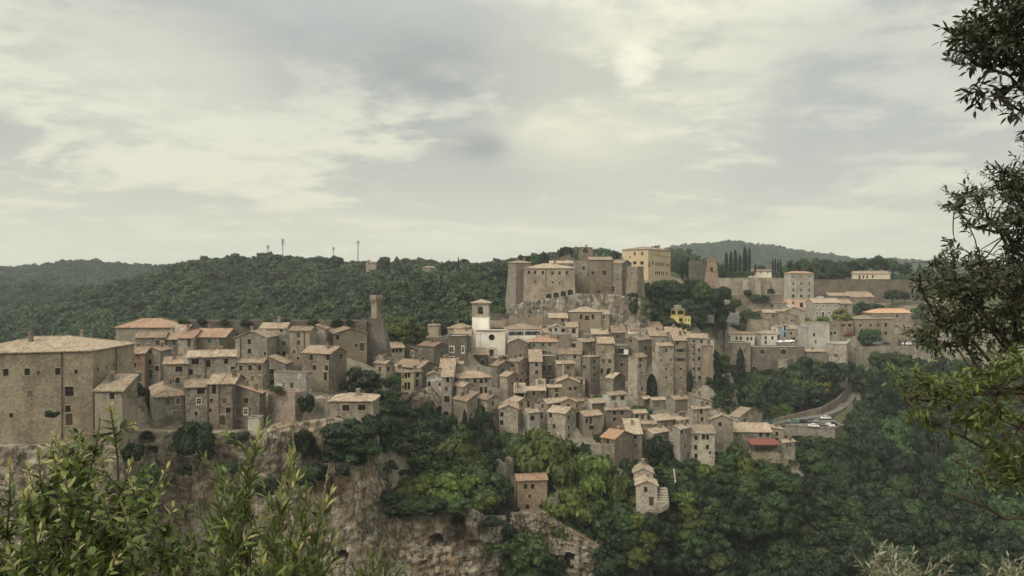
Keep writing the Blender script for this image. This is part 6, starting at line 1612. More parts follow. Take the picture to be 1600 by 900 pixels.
grove(['dark', 'mid'], [(575, 712, 40, 170), (592, 735, 40, 172), (585, 760, 44, 171), (605, 800, 50, 170), (640, 640, 40, 212), (622, 655, 40, 205), (610, 680, 44, 196), (560, 700, 36, 163), (775, 700, 50, 200), (785, 735, 46, 197)],
    'green thicket on the bank left of the ravine trees', 'thickets left of the ravine trees', 'bank_thicket')
grove(['mid', 'dark', 'mid'], [(1205, 728, 40, 214), (1225, 752, 46, 212), (1240, 772, 50, 212), (1222, 790, 50, 206), (1250, 740, 44, 218), (1138, 736, 44, 206), (1165, 740, 46, 206), (1192, 744, 46, 208), (1216, 736, 44, 210), (1236, 744, 46, 211), (1150, 766, 50, 202), (1180, 768, 50, 204), (1208, 766, 50, 206), (1120, 752, 46, 204), (1105, 775, 50, 201), (1135, 790, 50, 200), (1165, 795, 54, 199), (1195, 792, 54, 202)],
    'green thicket on the bank below the red awning', 'thickets below the red awning', 'bank_thicket')
grove(['dark', 'mid'], [(1112, 545, 20, 275), (1120, 556, 22, 276), (1116, 572, 24, 274), (1128, 566, 24, 280), (1126, 586, 26, 276), (1134, 598, 28, 280), (1112, 600, 24, 268), (1132, 552, 20, 286)],
    'dark ivy clump in the cleft right of the cliff houses', 'ivy in the cleft right of the cliff houses', 'cleft_ivy')
grove(['mid', 'dark'], [(578, 580, 22, 204), (600, 588, 26, 203), (616, 584, 22, 206), (590, 602, 28, 200), (612, 606, 28, 203)], 'green bush at the foot of the clock bastion', 'bushes under the clock bastion', 'bastion_bush')
grove(['bright'], [(612, 728, 96, 179), (668, 722, 120, 180), (728, 730, 96, 180), (640, 738, 90, 174), (700, 736, 96, 174), (752, 758, 60, 176)],
    'bright green layered tree filling the foot of the ravine', 'bright trees at the foot of the ravine', 'ravine_tree')
grove(['dark', 'mid'], [(1258, 556, 26, 341), (1276, 560, 28, 341), (1296, 562, 28, 341), (1316, 566, 24, 342), (1248, 566, 30, 339), (1285, 572, 30, 339), (1308, 578, 26, 340), (1366, 548, 26, 357), (1384, 550, 30, 358), (1404, 548, 30, 359), (1424, 552, 30, 360), (1390, 566, 34, 355), (1416, 568, 34, 356), (1222, 572, 26, 338), (1110, 560, 16, 268)],
    'dark ivy hanging on the stone walls at the right of town', 'ivy on the right-hand walls', 'wall_ivy')
grove(['mid', 'dark'], [(632, 778, 50, 165), (676, 776, 54, 165), (716, 778, 46, 166), (612, 766, 40, 165), (655, 782, 34, 164.5), (768, 808, 36, 170), (776, 846, 38, 171), (806, 866, 40, 178)],
    'green creeper spilling over the top of the pale cave rock', 'creepers over the cave rock', 'creeper_bush', 0.6)
grove(['mid', 'bright', 'dark'], [(975, 802, 36, 187), (996, 798, 34, 187), (1018, 800, 36, 187.5), (985, 822, 40, 186), (1010, 826, 40, 186), (965, 830, 40, 185), (1035, 815, 40, 190), (995, 850, 46, 184), (1025, 850, 46, 186)],
    'green thicket at the foot of the terraced garden hut', 'thickets at the foot of the hut', 'bank_thicket')
grove(['mid', 'dark'], [(280 + i * 34 + r3.uniform(-10, 10), 497 + r3.uniform(-1, 1), 16 + r3.uniform(-4, 8), 215) for i in range(9)], 'low weed tuft on top of the long dark bastion wall', 'weeds on the bastion wall', 'weed_bush')
grove(['mid', 'dark'], [(1228, 684, 26, 298), (1248, 688, 30, 297), (1270, 690, 30, 296), (1292, 690, 30, 296), (1312, 682, 32, 298), (1328, 652, 36, 310), (1340, 640, 36, 317), (1350, 624, 36, 328), (1352, 646, 40, 312), (1330, 668, 38, 302), (1318, 672, 30, 300), (1362, 612, 36, 336)], 'green bush in front of the car park wall', 'bushes in front of the car park', 'car_park_bush')
grove(['dark', 'mid', 'bright'], [(1322, 560, 34, 353), (1338, 566, 32, 354), (1350, 580, 36, 352), (1362, 596, 36, 350), (1372, 572, 36, 352), (1208, 632, 30, 322), (1190, 636, 34, 318), (1165, 638, 34, 314), (1225, 628, 30, 327)], 'green bush at the bend of the climbing road', 'bushes at the road bend')
grove(['dark', 'mid'], [(60 + i * 60 + r3.uniform(-15, 15), 705 + r3.uniform(0, 60), 30 + r3.uniform(-8, 16), 139 + r3.uniform(-1, 2)) for i in range(0, 9)], 'small green shrub clinging to the tufa cliff', 'shrubs on the cliff', 'cliff_shrub')
grove(['mid', 'dark'], [(1275, 402, 22, 470), (1292, 404, 26, 470), (1310, 406, 26, 475), (1328, 404, 26, 480), (1348, 402, 26, 485), (1372, 398, 30, 485), (1395, 402, 26, 485), (1415, 408, 22, 480), (1300, 412, 20, 450), (1320, 414, 20, 450), (1125, 412, 22, 470), (1238, 404, 22, 470), (1255, 403, 22, 470), (1190, 414, 18, 452), (1450, 415, 24, 470), (1480, 412, 26, 470), (1225, 415, 16, 452)],
    'green tree on the plateau behind the right fortress wall', 'trees on the right plateau')
grove(['mid'], [(1140 + i * 5, 424, 9, 424) for i in range(8)], 'clipped green hedge bush below the six large cypresses', 'hedge below the cypresses', 'hedge_bush')
grove(['dark', 'mid'], [(1040, 400, 16, 430), (1055, 398, 18, 440), (815, 396, 26, 420), (835, 394, 24, 430), (850, 392, 24, 430), (905, 386, 20, 440), (925, 388, 22, 440), (945, 388, 24, 440), (962, 390, 22, 440), (800, 402, 26, 415), (1092, 404, 12, 372), (1105, 406, 10, 372), (1070, 406, 14, 372)],
    'green tree on the hilltop behind the fortress', 'trees behind the fortress')
grove(['dark', 'mid'], [(1345, 470, 24, 404), (1360, 472, 20, 404), (1372, 474, 22, 404), (1335, 476, 20, 402), (1385, 478, 22, 402), (1180, 458, 16, 404), (1195, 460, 16, 404), (1205, 450, 12, 406), (1168, 452, 14, 406), (1430, 480, 26, 392), (1445, 474, 24, 397), (1150, 466, 20, 392), (1140, 474, 18, 382)],
    'green garden bush on the terraces below the fortress walls', 'garden bushes below the fortress walls', 'garden_bush')

# --- masses of wood nobody could count: instanced on the hillsides
def proto_collection(name, meshes):
    c = bpy.data.collections.new(name)
    for me in meshes: c.objects.link(bpy.data.objects.new('tree_form', me))
    return c
FAR = [crown_mesh('far_crown', 70 + i, 13, 620, 0.15, M['leaf_far'], flat=0.8, inner=0.3) for i in range(5)]
UND = [crown_mesh('scrub_crown', 80 + i, 14, 900, 0.12, M['leaf_dark'] if i % 2 else M['leaf_mid'], flat=0.8, inner=0.3) for i in range(4)]
def scatter(name, label, pts, coll, smin, smax, zs=0.9):
    me = bpy.data.meshes.new(name); me.from_pydata(pts, [], []); me.update()
    o = link(name, me); tag(o, label, None, None, 'stuff')
    ng = bpy.data.node_groups.new(name, 'GeometryNodeTree')
    ng.interface.new_socket('Geometry', in_out='INPUT', socket_type='NodeSocketGeometry'); ng.interface.new_socket('Geometry', in_out='OUTPUT', socket_type='NodeSocketGeometry')
    N = ng.nodes; gi = N.new('NodeGroupInput'); go = N.new('NodeGroupOutput')
    ci = N.new('GeometryNodeCollectionInfo'); ci.inputs[0].default_value = coll; ci.inputs[1].default_value = True; ci.inputs[2].default_value = True
    ip = N.new('GeometryNodeInstanceOnPoints'); ip.inputs['Pick Instance'].default_value = True
    rs = N.new('FunctionNodeRandomValue'); rs.data_type = 'FLOAT'; rs.inputs[2].default_value = smin; rs.inputs[3].default_value = smax
    rr = N.new('FunctionNodeRandomValue'); rr.data_type = 'FLOAT_VECTOR'; rr.inputs[0].default_value = (-0.1, -0.1, 0); rr.inputs[1].default_value = (0.1, 0.1, 6.28)
    cx = N.new('ShaderNodeCombineXYZ'); mm = N.new('ShaderNodeMath'); mm.operation = 'MULTIPLY'; mm.inputs[1].default_value = zs * 2
    l = ng.links.new
    l(gi.outputs[0], ip.inputs['Points']); l(ci.outputs[0], ip.inputs['Instance']); l(rr.outputs[0], ip.inputs['Rotation'])
    l(rs.outputs[1], cx.inputs[0]); l(rs.outputs[1], cx.inputs[1]); l(rs.outputs[1], mm.inputs[0]); l(mm.outputs[0], cx.inputs[2]); l(cx.outputs[0], ip.inputs['Scale'])
    l(ip.outputs[0], go.inputs[0])
    md = o.modifiers.new('scatter', 'NODES'); md.node_group = ng
    return o
cf = proto_collection('far_tree_forms', FAR); cu = proto_collection('scrub_forms', UND)
def wood_points(x0, x1, y0, y1, sp, cond):
    pts = []
    for y in np.arange(y0, y1, sp * 0.87):
        for x in np.arange(x0 + (0.5 * sp if int(y / sp) % 2 else 0), x1, sp):
            xx = x + r3.uniform(-.4, .4) * sp; yy = y + r3.uniform(-.4, .4) * sp
            px = 800 + F * xx / yy
            if px < -120 or px > 1720: continue
            z = gz(xx, yy)
            if cond(xx, yy, z, px): pts.append((xx, yy, z - 0.5))
    return pts
notown = lambda x, y, z, px: (px < 590 or (px < 792 and y > 318) or y > 395) and not (px > 830 and y < 470)
scatter('hill_wood', 'broadleaf wood covering the near and middle hills', wood_points(-520, 170, 262, 720, 7.6, lambda x, y, z, px: notown(x, y, z, px) and (z > -72 or y > 300)), cf, 3.8, 7.2)
scatter('far_hill_wood', 'hazy wood covering the far left hills', wood_points(-1250, 0, 720, 1260, 9.0, lambda x, y, z, px: z > -74), cf, 5.0, 8.5)
scatter('mountain_wood', 'hazy wood covering the distant mountain on the right', wood_points(150, 1750, 1500, 2080, 14.0, lambda x, y, z, px: z > -40), cf, 6.0, 10.0)
scatter('plateau_wood', 'green wood on the plateau beyond the fortress', wood_points(40, 420, 470, 700, 7.5, lambda x, y, z, px: True), cf, 3.0, 4.2, 0.8)
def scrub_ok(x, y, z, px):
    if any(-1.2 < ((x - C.x) * v.y - (y - C.y) * v.x) / (u.x * v.y - u.y * v.x) < lu + 1.2 and -1.2 < (u.x * (y - C.y) - u.y * (x - C.x)) / (u.x * v.y - u.y * v.x) < lv + 1.2 for (C, u, v, lu, lv, e, b) in FOOT if abs(x - C.x) < 45 and abs(y - C.y) < 45): return False
    py = proj((x, y, z))[1]
    if px < 560 and y < 215: return False
    if 560 <= px < 700: return py > 640
    if 700 <= px < 1000: return py > 712 or (y > 300 and py < 500 and px < 790)
    if 1000 <= px < 1120: return py > 735 or (445 < py < 520 and y > 300)
    if px >= 1120: return py > 690 or (565 < py < 640 and px < 1300) or (575 < py < 660 and px > 1350)
    return False
sp_ = wood_points(-70, 240, 165, 345, 3.0, scrub_ok)
scatter('undergrowth', 'dark green undergrowth covering the slopes of the gorge', sp_, cu, 1.6, 3.0, 0.8)
print('scrub', len(sp_), 'trees', NTREE[0])

# ------------------------------------------------------------------ masts on the middle hill
def mast(px, pytop, pybase, Y, label, arms):
    p = un(px, pybase, Y); t = un(px, pytop, Y); h = t.z - p.z
    root = empty('radio_mast', (p.x, p.y, p.z - 6), label, 'mast')
    mb = MB(); w = 0.55
    for sx, sy in ((-1, -1), (1, -1), (0, 1)):
        mb.tube([(sx * w, sy * w, 0), (sx * w * .55, sy * w * .55, h + 6)], 0.13, 5)
    for i in range(int((h + 6) / 1.5)):
        z = i * 1.5; k = 1 - .45 * z / (h + 6); c = [(sx * w * k, sy * w * k, z) for sx, sy in ((-1, -1), (1, -1), (0, 1))]
        for q in range(3): mb.tube([c[q], (c[(q + 1) % 3][0], c[(q + 1) % 3][1], z + 1.4)], 0.07, 4)
    mb.build('lattice', M['metal'], root)
    for i in range(arms):
        a = i * 2.1; mb = MB(); z = h + 6 - 0.5 - (i // 3) * 2.4
        mb.box(math.cos(a) * 1.0 - .22, math.cos(a) * 1.0 + .22, math.sin(a) - .2, math.sin(a) + .2, z - 1.6, z + 1.2); mb.tube([(0, 0, z), (math.cos(a), math.sin(a), z)], .08, 4); mb.build('antenna', M['metal'], root)
mast(419, 384, 405, 600, 'short radio mast leftmost on the middle hill', 3)
mast(442, 374, 409, 600, 'tall radio mast with drum top, second from the left on the hill', 6)
mast(521, 387, 400, 640, 'small faint mast behind the flat-topped hill pine', 3)
mast(559.5, 377, 406, 600, 'tall thin radio mast, rightmost on the middle hill', 3)
# far houses among the skyline trees
def far_house(px, py, pw, ph, Y, label, mat, rm):
    p = un(px, py, Y); w = pw * Y / F; h = ph * Y / F; root = empty('hilltop_house', (p.x, p.y, p.z - h), label, 'house')
    b = MB(); b.box(-w / 2, w / 2, 0, 8, -6, h); b.build('wall', M[mat], root)
    b = MB(); P = [(-w / 2 - .4, -.4), (w / 2 + .4, -.4), (w / 2 + .4, 8.4), (-w / 2 - .4, 8.4)]; z = h + .004
    A = [(x, y, z) for x, y in P]; t0, t1 = (-w / 4, 4, h + w * .12), (w / 4, 4, h + w * .12)
    b.face([A[0], A[1], t1, t0]); b.face([A[2], A[3], t0, t1]); b.face([A[1], A[2], t1]); b.face([A[3], A[0], t0]); b.face(A[::-1]); b.build('roof', M[rm], root)
    for i in range(2):
        x = -w / 4 + i * w / 2; q = MB(); q.box(x - .5, x + .5, -.05, -.003, h * .45, h * .8); q.build('window', M['glass'], root)
far_house(670, 418, 20, 4, 505, 'pale hilltop house half hidden in trees left of the umbrella pine', 'plaster_ochre', 'roof')
far_house(580, 410, 16, 5, 560, 'stone block house among the pines on the middle hill', 'tufa', 'roof_tan')

# ------------------------------------------------------------------ cars
def car_meshes():
    L, Wd = 4.2, 1.75
    prof = [(-2.1, .35), (-2.1, .72), (-1.95, .86), (-1.15, .95), (-.55, 1.42), (.85, 1.46), (1.55, 1.02), (2.0, .92), (2.1, .6), (2.1, .35)]
    mb = MB(); n = len(prof)
    def wd(z): return Wd / 2 * (1 if z < .95 else 1 - (z - .95) * .42)
    for (a, b) in zip(prof[:-1], prof[1:]):
        mb.face([(a[0], -wd(a[1]), a[1]), (a[0], wd(a[1]), a[1]), (b[0], wd(b[1]), b[1]), (b[0], -wd(b[1]), b[1])])
    for sg in (-1, 1):
        pts = [(x, sg * wd(z), z) for x, z in prof]; lower = [p for p in pts if p[2] <= .96] 
        mb.face([pts[0], pts[1], pts[2], pts[3], pts[6], pts[7], pts[8], pts[9]] if sg < 0 else [pts[9], pts[8], pts[7], pts[6], pts[3], pts[2], pts[1], pts[0]])
        mb.face([pts[3], pts[4], pts[5], pts[6]] if sg < 0 else [pts[6], pts[5], pts[4], pts[3]])
    mb.face([(-2.1, -Wd / 2, .35), (2.1, -Wd / 2, .35), (2.1, Wd / 2, .35), (-2.1, Wd / 2, .35)])
    body = mb
    gl = MB()
    for sg in (-1, 1):
        y0, y1 = sg * (wd(1.0) + .012), sg * (wd(1.36) + .012)
        for (a, b, c, d) in ((-.92, -.5, -.02, -.05), (.05, .05, .62, .78)):
            gl.face([(a, y0, 1.02), (c if a < 0 else d + .42, y0, 1.02), (c if a < 0 else d, y1, 1.37), (b, y1, 1.37)])
    gl.face([(-1.09, -.72, 1.0), (-1.09, .72, 1.0), (-.63, .64, 1.38), (-.63, -.64, 1.38)]); gl.face([(1.5, -.72, 1.09), (1.5, .72, 1.09), (.96, .64, 1.42), (.96, -.64, 1.42)])
    wh = MB(); 
    for k, (r, w_, mi) in enumerate(((.32, .11, 0), (.19, .115, 1))):
        ring = [(math.cos(t) * r, math.sin(t) * r) for t in [i * math.pi / 7 for i in range(14)]]
        f = [(x, -w_, z) for x, z in ring]; b_ = [(x, w_, z) for x, z in ring]
        wh.face(f, mi); wh.face(b_[::-1], mi)
        for i in range(14): wh.face([f[i], b_[i], b_[(i + 1) % 14], f[(i + 1) % 14]], mi)
    tire = plain_mat('tyre rubber', (0.02, 0.02, 0.02), 0.9)
    lamp = MB(); lamp.box(-2.12, -2.04, -.25, .25, .62, .78)
    return body, gl.mesh('glazing', M['glass']), wh.mesh('wheel', [tire, M['metal']]), lamp.mesh('headlight', M['frame_white'])
CB, CG, CW, CLM = car_meshes()
CARB = {}
for nm, c in dict(white=(0.72, 0.72, 0.70), black=(0.015, 0.015, 0.017), grey=(0.16, 0.17, 0.18), silver=(0.42, 0.43, 0.43), teal=(0.10, 0.20, 0.19), blue=(0.03, 0.06, 0.14), red=(0.25, 0.03, 0.02)).items():
    CARB[nm] = CB.mesh('body', plain_mat(nm + ' car paint', c, 0.25, 0.03, 0.5))
def car(px, py, Y, col, rz, label, zground=None):
    p = un(px, py, Y); z = zground if zground is not None else p.z
    root = empty('parked_car', (p.x, p.y, z), label, 'car', 'parked cars', rz=math.radians(rz))
    link('body', CARB[col], root); link('glazing', CG, root)
    for sx in (-1.3, 1.3):
        for sy in (-.8, .8): link('wheel', CW, root, (sx, sy, .32))
    for sy in (-.58, .58): link('headlight', CLM, root, (0, sy, 0))
def icar(x, y, Y, col, rz, label): a, b = zk('I', x, y); car(a, b, Y, col, rz, label, zpk + .01)
icar(688, 684, 311, 'teal', 8, 'teal car leftmost in the car park')
icar(748, 682, 311, 'black', 10, 'black car second from the left in the car park')
icar(797, 676, 312, 'black', 70, 'tall black car in the middle of the car park row')
icar(842, 674, 313, 'grey', 60, 'grey car just left of the white one in the car park')
a, b = zk('I', 900, 664); car(a, b, 319, 'white', 5, 'white car standing at the road above the car park')
icar(820, 712, 302, 'white', 150, 'white car at the front left edge of the car park')
icar(884, 710, 302, 'black', 155, 'black car between two white ones at the car park edge')
icar(925, 704, 303, 'white', 155, 'white car at the front right edge of the car park')
icar(958, 695, 305, 'black', 120, 'dark car rightmost in the car park')
def hcar(x, y, Y, col, rz, label): a, b = zk('H', x, y); p = un(a, b, Y); car(a, b, Y, col, rz, label, max(p.z, gz(p.x, p.y) + .02))
hcar(240, 757, 366, 'silver', 20, 'silver car on the square beside the concrete house')
hcar(200, 760, 366, 'black', 30, 'black car left of the silver car on the square')
hcar(322, 500, 400, 'white', 0, 'white car in front of the five-storey palazzo')
hcar(172, 500, 402, 'white', 20, 'white car at the left corner of the five-storey palazzo')
hcar(605, 655, 392, 'black', 60, 'black car uppermost in the crowded row beside the municipal building')
hcar(640, 672, 388, 'grey', 40, 'grey car on the right of the crowded row beside the municipal building')
hcar(596, 676, 386, 'silver', 30, 'silver car on the left of the crowded row beside the municipal building')
hcar(612, 694, 380, 'white', 20, 'white car in the middle of the crowded row beside the municipal building')
hcar(590, 712, 374, 'black', 20, 'black car low on the left of the crowded row beside the municipal building')
hcar(626, 718, 372, 'red', 20, 'dark red car at the front of the crowded row beside the municipal building')
hcar(652, 690, 382, 'black', 50, 'black car close to the wall of the municipal building')
hcar(915, 795, 360, 'black', 5, 'dark car left of the white one on the retaining wall road')
hcar(1085, 795, 358, 'white', 4, 'white car on the retaining wall road at the right')
hcar(860, 790, 360, 'grey', 5, 'grey car behind the tree before the municipal building')
hcar(404, 432, 426, 'white', 0, 'white car under the fortress wall right of the five-storey palazzo')
a, b = zk('G', 592, 562); p = un(a, b, 390); car(a, b, 390, 'white', 80, 'white car climbing the rising street', p.z + .62)
# market umbrellas / awning on the square
def parasol(x, y, Y, label):
    a, b = zk('G', x, y); p = un(a, b, Y); root = empty('parasol', (p.x, p.y, p.z - 2.6), label, 'parasol')
    m = MB(); m.tube([(0, 0, -.5), (0, 0, 2.9)], .05, 6); m.build('pole', M['metal_dark'], root)
    m = MB(); r = 2.1
    for i in range(8):
        t0, t1 = i * math.pi / 4, (i + 1) * math.pi / 4; A = (math.cos(t0) * r, math.sin(t0) * r, 2.3); B = (math.cos(t1) * r, math.sin(t1) * r, 2.3)
        m.face([A, B, (0, 0, 2.95)]); m.face([A, (A[0], A[1], 2.1), (B[0], B[1], 2.1), B])
    m.build('canopy', M['canvas'], root)
parasol(945, 770, 356, 'left cream parasol on the square right of the white house')
parasol(995, 768, 354, 'middle cream parasol on the square right of the white house')
parasol(1025, 765, 358, 'right cream parasol on the square near the silver car')
# ------------------------------------------------------------------ foreground plants
def blade(name, width, curl, mat, fold=0.12):
    """leaf blade along +y, length 1"""
    st = [(0, .04), (.14, .55), (.36, .98), (.62, .86), (.84, .42), (1, .02)]; v, f = [], []
    for t, w in st:
        z = -curl * t * t; hw = width / 2 * w
        v += [(-hw, t, z + fold * w * width), (0, t, z), (hw, t, z + fold * w * width)]
    for i in range(len(st) - 1):
        a = i * 3
        f += [[a, a + 1, a + 4, a + 3], [a + 1, a + 2, a + 5, a + 4]]
    return v, f
def leaf_frame(pos, ax, roll, nrm=None):
    y = ax.normalized(); up = Vector((0, 0, 1)) if nrm is None else nrm
    x = y.cross(up); x = x.normalized() if x.length > 1e-3 else Vector((1, 0, 0))
    z = x.cross(y)
    c, s = math.cos(roll), math.sin(roll); x2 = x * c + z * s; z2 = z * c - x * s
    return Matrix(((x2.x, y.x, z2.x, pos.x), (x2.y, y.y, z2.y, pos.y), (x2.z, y.z, z2.z, pos.z), (0, 0, 0, 1)))
class Plant:
    def __init__(s, name, label, cat, base, forms, bark, seed, group=None):
        s.root = empty(name, base, label, cat); s.base = Vector(base); s.forms = forms; s.wood = MB(); s.leaves = []; s.r = random.Random(seed); s.bark = bark
    def stick(s, pts, r0, r1, n=5):
        k = len(pts); s.wood.tube([Vector(p) - s.base for p in pts], [r0 + (r1 - r0) * i / (k - 1) for i in range(k)], n)
    def curve(s, a, b, bend, n=6):
        a, b = Vector(a), Vector(b); off = Vector((s.r.uniform(-1, 1), s.r.uniform(-.6, .6), s.r.uniform(-1, 1))) * bend * (b - a).length
        return [a.lerp(b, i / n) + off * math.sin(math.pi * i / n) + Vector((s.r.uniform(-1, 1), s.r.uniform(-1, 1), s.r.uniform(-1, 1))) * (b - a).length * .012 for i in range(n + 1)]
    def leaf(s, pos, ax, size, form=0, roll=None):
        roll = s.r.uniform(-.9, .9) if roll is None else roll
        s.leaves.append((leaf_frame(pos, ax, roll) @ Matrix.Scale(size, 4), form, size / max(pos.y, .1)))
    def twig(s, pts, size, gap, spread, form=0, newtip=None, start=0.0, droop=0.0):
        """leaves alternately along a twig"""
        L = sum((pts[i + 1] - pts[i]).length for i in range(len(pts) - 1)); t = start * L; k = 0; ang = s.r.uniform(0, 6.28)
        while t < L:
            d = t; i = 0
            while i < len(pts) - 2 and d > (pts[i + 1] - pts[i]).length: d -= (pts[i + 1] - pts[i]).length; i += 1
            seg = pts[i + 1] - pts[i]; p = pts[i] + seg.normalized() * min(d, seg.length); ax = seg.normalized()
            sd = ax.cross(Vector((.2, .3, .93))).normalized(); sd2 = ax.cross(sd)
            ang += 2.4 + s.r.uniform(-.5, .5); out = sd * math.cos(ang) + sd2 * math.sin(ang)
            tipk = t / L; fm = newtip if (newtip is not None and tipk > .72) else form
            sz = size * s.r.uniform(.65, 1.2) * (1 - .35 * max(0, tipk - .75) / .25)
            s.leaf(p, ax * (1 - spread) + out * spread + Vector((0, 0, -droop)), sz, fm)
            t += gap * s.r.uniform(.7, 1.3); k += 1
        s.leaf(pts[-1], (pts[-1] - pts[-2]).normalized() + Vector((0, 0, .1)), size * .8, newtip if newtip is not None else form)
    def done(s, maxparts=290):
        s.wood.build('branches', s.bark, s.root, None, True)
        lv = sorted(s.leaves, key=lambda q: -q[2]); base = Matrix.Translation(-s.base)
        data = []
        for (v, f, m) in s.forms:
            me = bpy.data.meshes.new('leaf'); me.from_pydata(v, [], f); me.materials.append(m); me.polygons.foreach_set('use_smooth', [True] * len(me.polygons)); me.update(); data.append(me)
        vis = [q for q in lv if -20 < proj(q[0].translation)[0] < 1620 and -20 < proj(q[0].translation)[1] < 920]
        ids = set(id(q) for q in vis[:maxparts])
        for q in vis[:maxparts]:
            o = link('leaf', data[q[1]], s.root); o.matrix_local = base @ q[0]
        V, Q, MI = [], [], []; n = 0; arr = [np.array(v) for v, f, m in s.forms]; farr = [np.array(f) for v, f, m in s.forms]
        for q in lv:
            if id(q) in ids: continue
            mt = np.array(base @ q[0]); a = arr[q[1]]
            V.append(a @ mt[:3, :3].T + mt[:3, 3]); Q.append(farr[q[1]] + n); MI += [q[1]] * len(farr[q[1]]); n += len(a)
        if V:
            me = np_mesh('foliage', np.concatenate(V), np.concatenate(Q), [m for v, f, m in s.forms], True)
            if len(me.polygons) == len(MI): me.polygons.foreach_set('material_index', MI)
            o = link('foliage', me, s.root); o['kind'] = 'stuff'
def in_poly(x, y, P):
    c = False; j = len(P) - 1
    for i in range(len(P)):
        if (P[i][1] > y) != (P[j][1] > y) and x < (P[j][0] - P[i][0]) * (y - P[i][1]) / (P[j][1] - P[i][1]) + P[i][0]: c = not c
        j = i
    return c
# --- evergreen shrub, bottom left
def form(width, curl, mat, fold=.12): v, f = blade('leaf', width, curl, mat, fold); return (v, f, mat)
Y0 = 3.6
pl = Plant('evergreen_shrub', 'dense olive green evergreen shrub with pale young tips, bottom left foreground', 'shrub', (un(120, 900, Y0).x, Y0, -3.9), [form(.42, .18, M['fg_oak']), form(.36, .05, M['fg_new']), form(.46, .35, M['fg_oak'])], M['bark'], 5)
tips = [(172, 640, 3.5), (160, 655, 3.55), (60, 710, 3.5), (20, 730, 3.4), (90, 705, 3.6), (118, 690, 3.7), (140, 700, 3.5), (200, 720, 3.5), (215, 750, 3.3), (240, 755, 3.6), (40, 760, 3.3), (258, 735, 3.8), (100, 750, 3.2), (275, 790, 3.4), (-20, 740, 3.5), (-30, 800, 3.3), (150, 760, 3.3), (190, 790, 3.2), (60, 820, 3.1), (290, 815, 3.6), (300, 850, 3.3), (120, 840, 3.0), (230, 850, 3.1), (10, 860, 3.0), (180, 880, 2.9), (270, 890, 3.2), (85, 680, 3.9), (130, 720, 3.9), (50, 730, 3.9), (210, 800, 3.8), (160, 830, 3.8), (30, 790, 3.8), (90, 800, 3.7), (250, 830, 3.9), (110, 775, 3.5), (70, 860, 3.4), (140, 870, 3.4), (220, 890, 3.4), (5, 820, 3.7), (195, 755, 3.9)]
for (px, py, Y) in tips:
    tip = un(px, py, Y); b = pl.base + Vector((pl.r.uniform(-.25, .25), pl.r.uniform(-.2, .2), 0)); b.z = tip.z - 1.5
    pts = pl.curve(b, tip, .06, 10); pl.stick(pts, .012, .003)
    pl.twig(pts[-3:], .055, .014, .55, 0, 1)
    for k in range(18):
        i = pl.r.randint(3, 9); q = pts[i]; an = pl.r.uniform(0, 6.28); ln = pl.r.uniform(.10, .24)
        e = q + Vector((math.cos(an) * ln * .8, math.sin(an) * ln * .6, ln * pl.r.uniform(.2, 1.0))); tw = pl.curve(q, e, .1, 4); pl.stick(tw, .004, .0015, 4)
        pl.twig(tw, .052, .016, .62, pl.r.choice([0, 0, 2]), 1 if pl.r.random() < .34 and q.z > -1.15 else None)
pl.done()
# --- bay sapling beside it
pl = Plant('bay_sapling', 'upright bright green bay sapling with narrow leaves, bottom foreground left of centre', 'sapling', (un(410, 900, 3.4).x, 3.4, -3.8), [form(.27, .10, M['fg_bay'], .2), form(.24, .02, M['fg_new'], .2), form(.27, .3, M['fg_oak'], .2)], M['bark'], 9)
tips = [(398, 672, 3.4), (392, 700, 3.35), (338, 735, 3.5), (450, 715, 3.5), (345, 770, 3.3), (480, 770, 3.4), (512, 775, 3.5), (310, 800, 3.4), (505, 810, 3.3), (440, 760, 3.2), (370, 800, 3.1), (420, 820, 3.0), (470, 840, 3.1), (350, 850, 3.0), (320, 870, 3.1), (400, 870, 2.9), (450, 885, 3.0), (500, 870, 3.2), (380, 750, 3.6), (430, 790, 3.6), (460, 800, 3.7), (360, 820, 3.6), (415, 850, 3.5), (490, 850, 3.6), (335, 890, 3.3), (520, 830, 3.4), (300, 840, 3.6)]
for n_, (px, py, Y) in enumerate(tips):
    tip = un(px, py, Y); b = pl.base + Vector((pl.r.uniform(-.12, .12), pl.r.uniform(-.1, .1), 0)); b.z = tip.z - 1.25
    pts = pl.curve(b, tip, .05, 10); pl.stick(pts, .010, .002)
    pl.twig(pts[-4:], .070, .017, .36, 0, 1 if n_ % 3 == 0 else 0)
    for k in range(7):
        i = pl.r.randint(4, 9); q = pts[i]; an = pl.r.uniform(0, 6.28); ln = pl.r.uniform(.12, .24)
        e = q + Vector((math.cos(an) * ln * .55, math.sin(an) * ln * .5, ln * pl.r.uniform(.6, 1.0))); tw = pl.curve(q, e, .08, 4); pl.stick(tw, .0035, .0012, 4)
        pl.twig(tw, .066, .019, .42, pl.r.choice([0, 0, 0, 2]), 1 if pl.r.random() < .12 else None)
pl.done()
# slender flowering spike beside the sapling
pl = Plant('budding_shoot', 'thin pale budding shoot right of the bay sapling', 'shoot', (un(470, 900, 3.3).x, 3.3, -3.4), [form(.35, .1, M['fg_new'], .2)], M['bark_pale'], 3)
for (px, py, Y) in ((455, 678, 3.3), (515, 728, 3.4)):
    tip = un(px, py, Y); b = pl.base + Vector((0, 0, 1.6)); pts = pl.curve(b, tip, .04, 10); pl.stick(pts, .005, .0015); pl.twig(pts[-4:], .020, .006, .35, 0, start=.1)
pl.done()
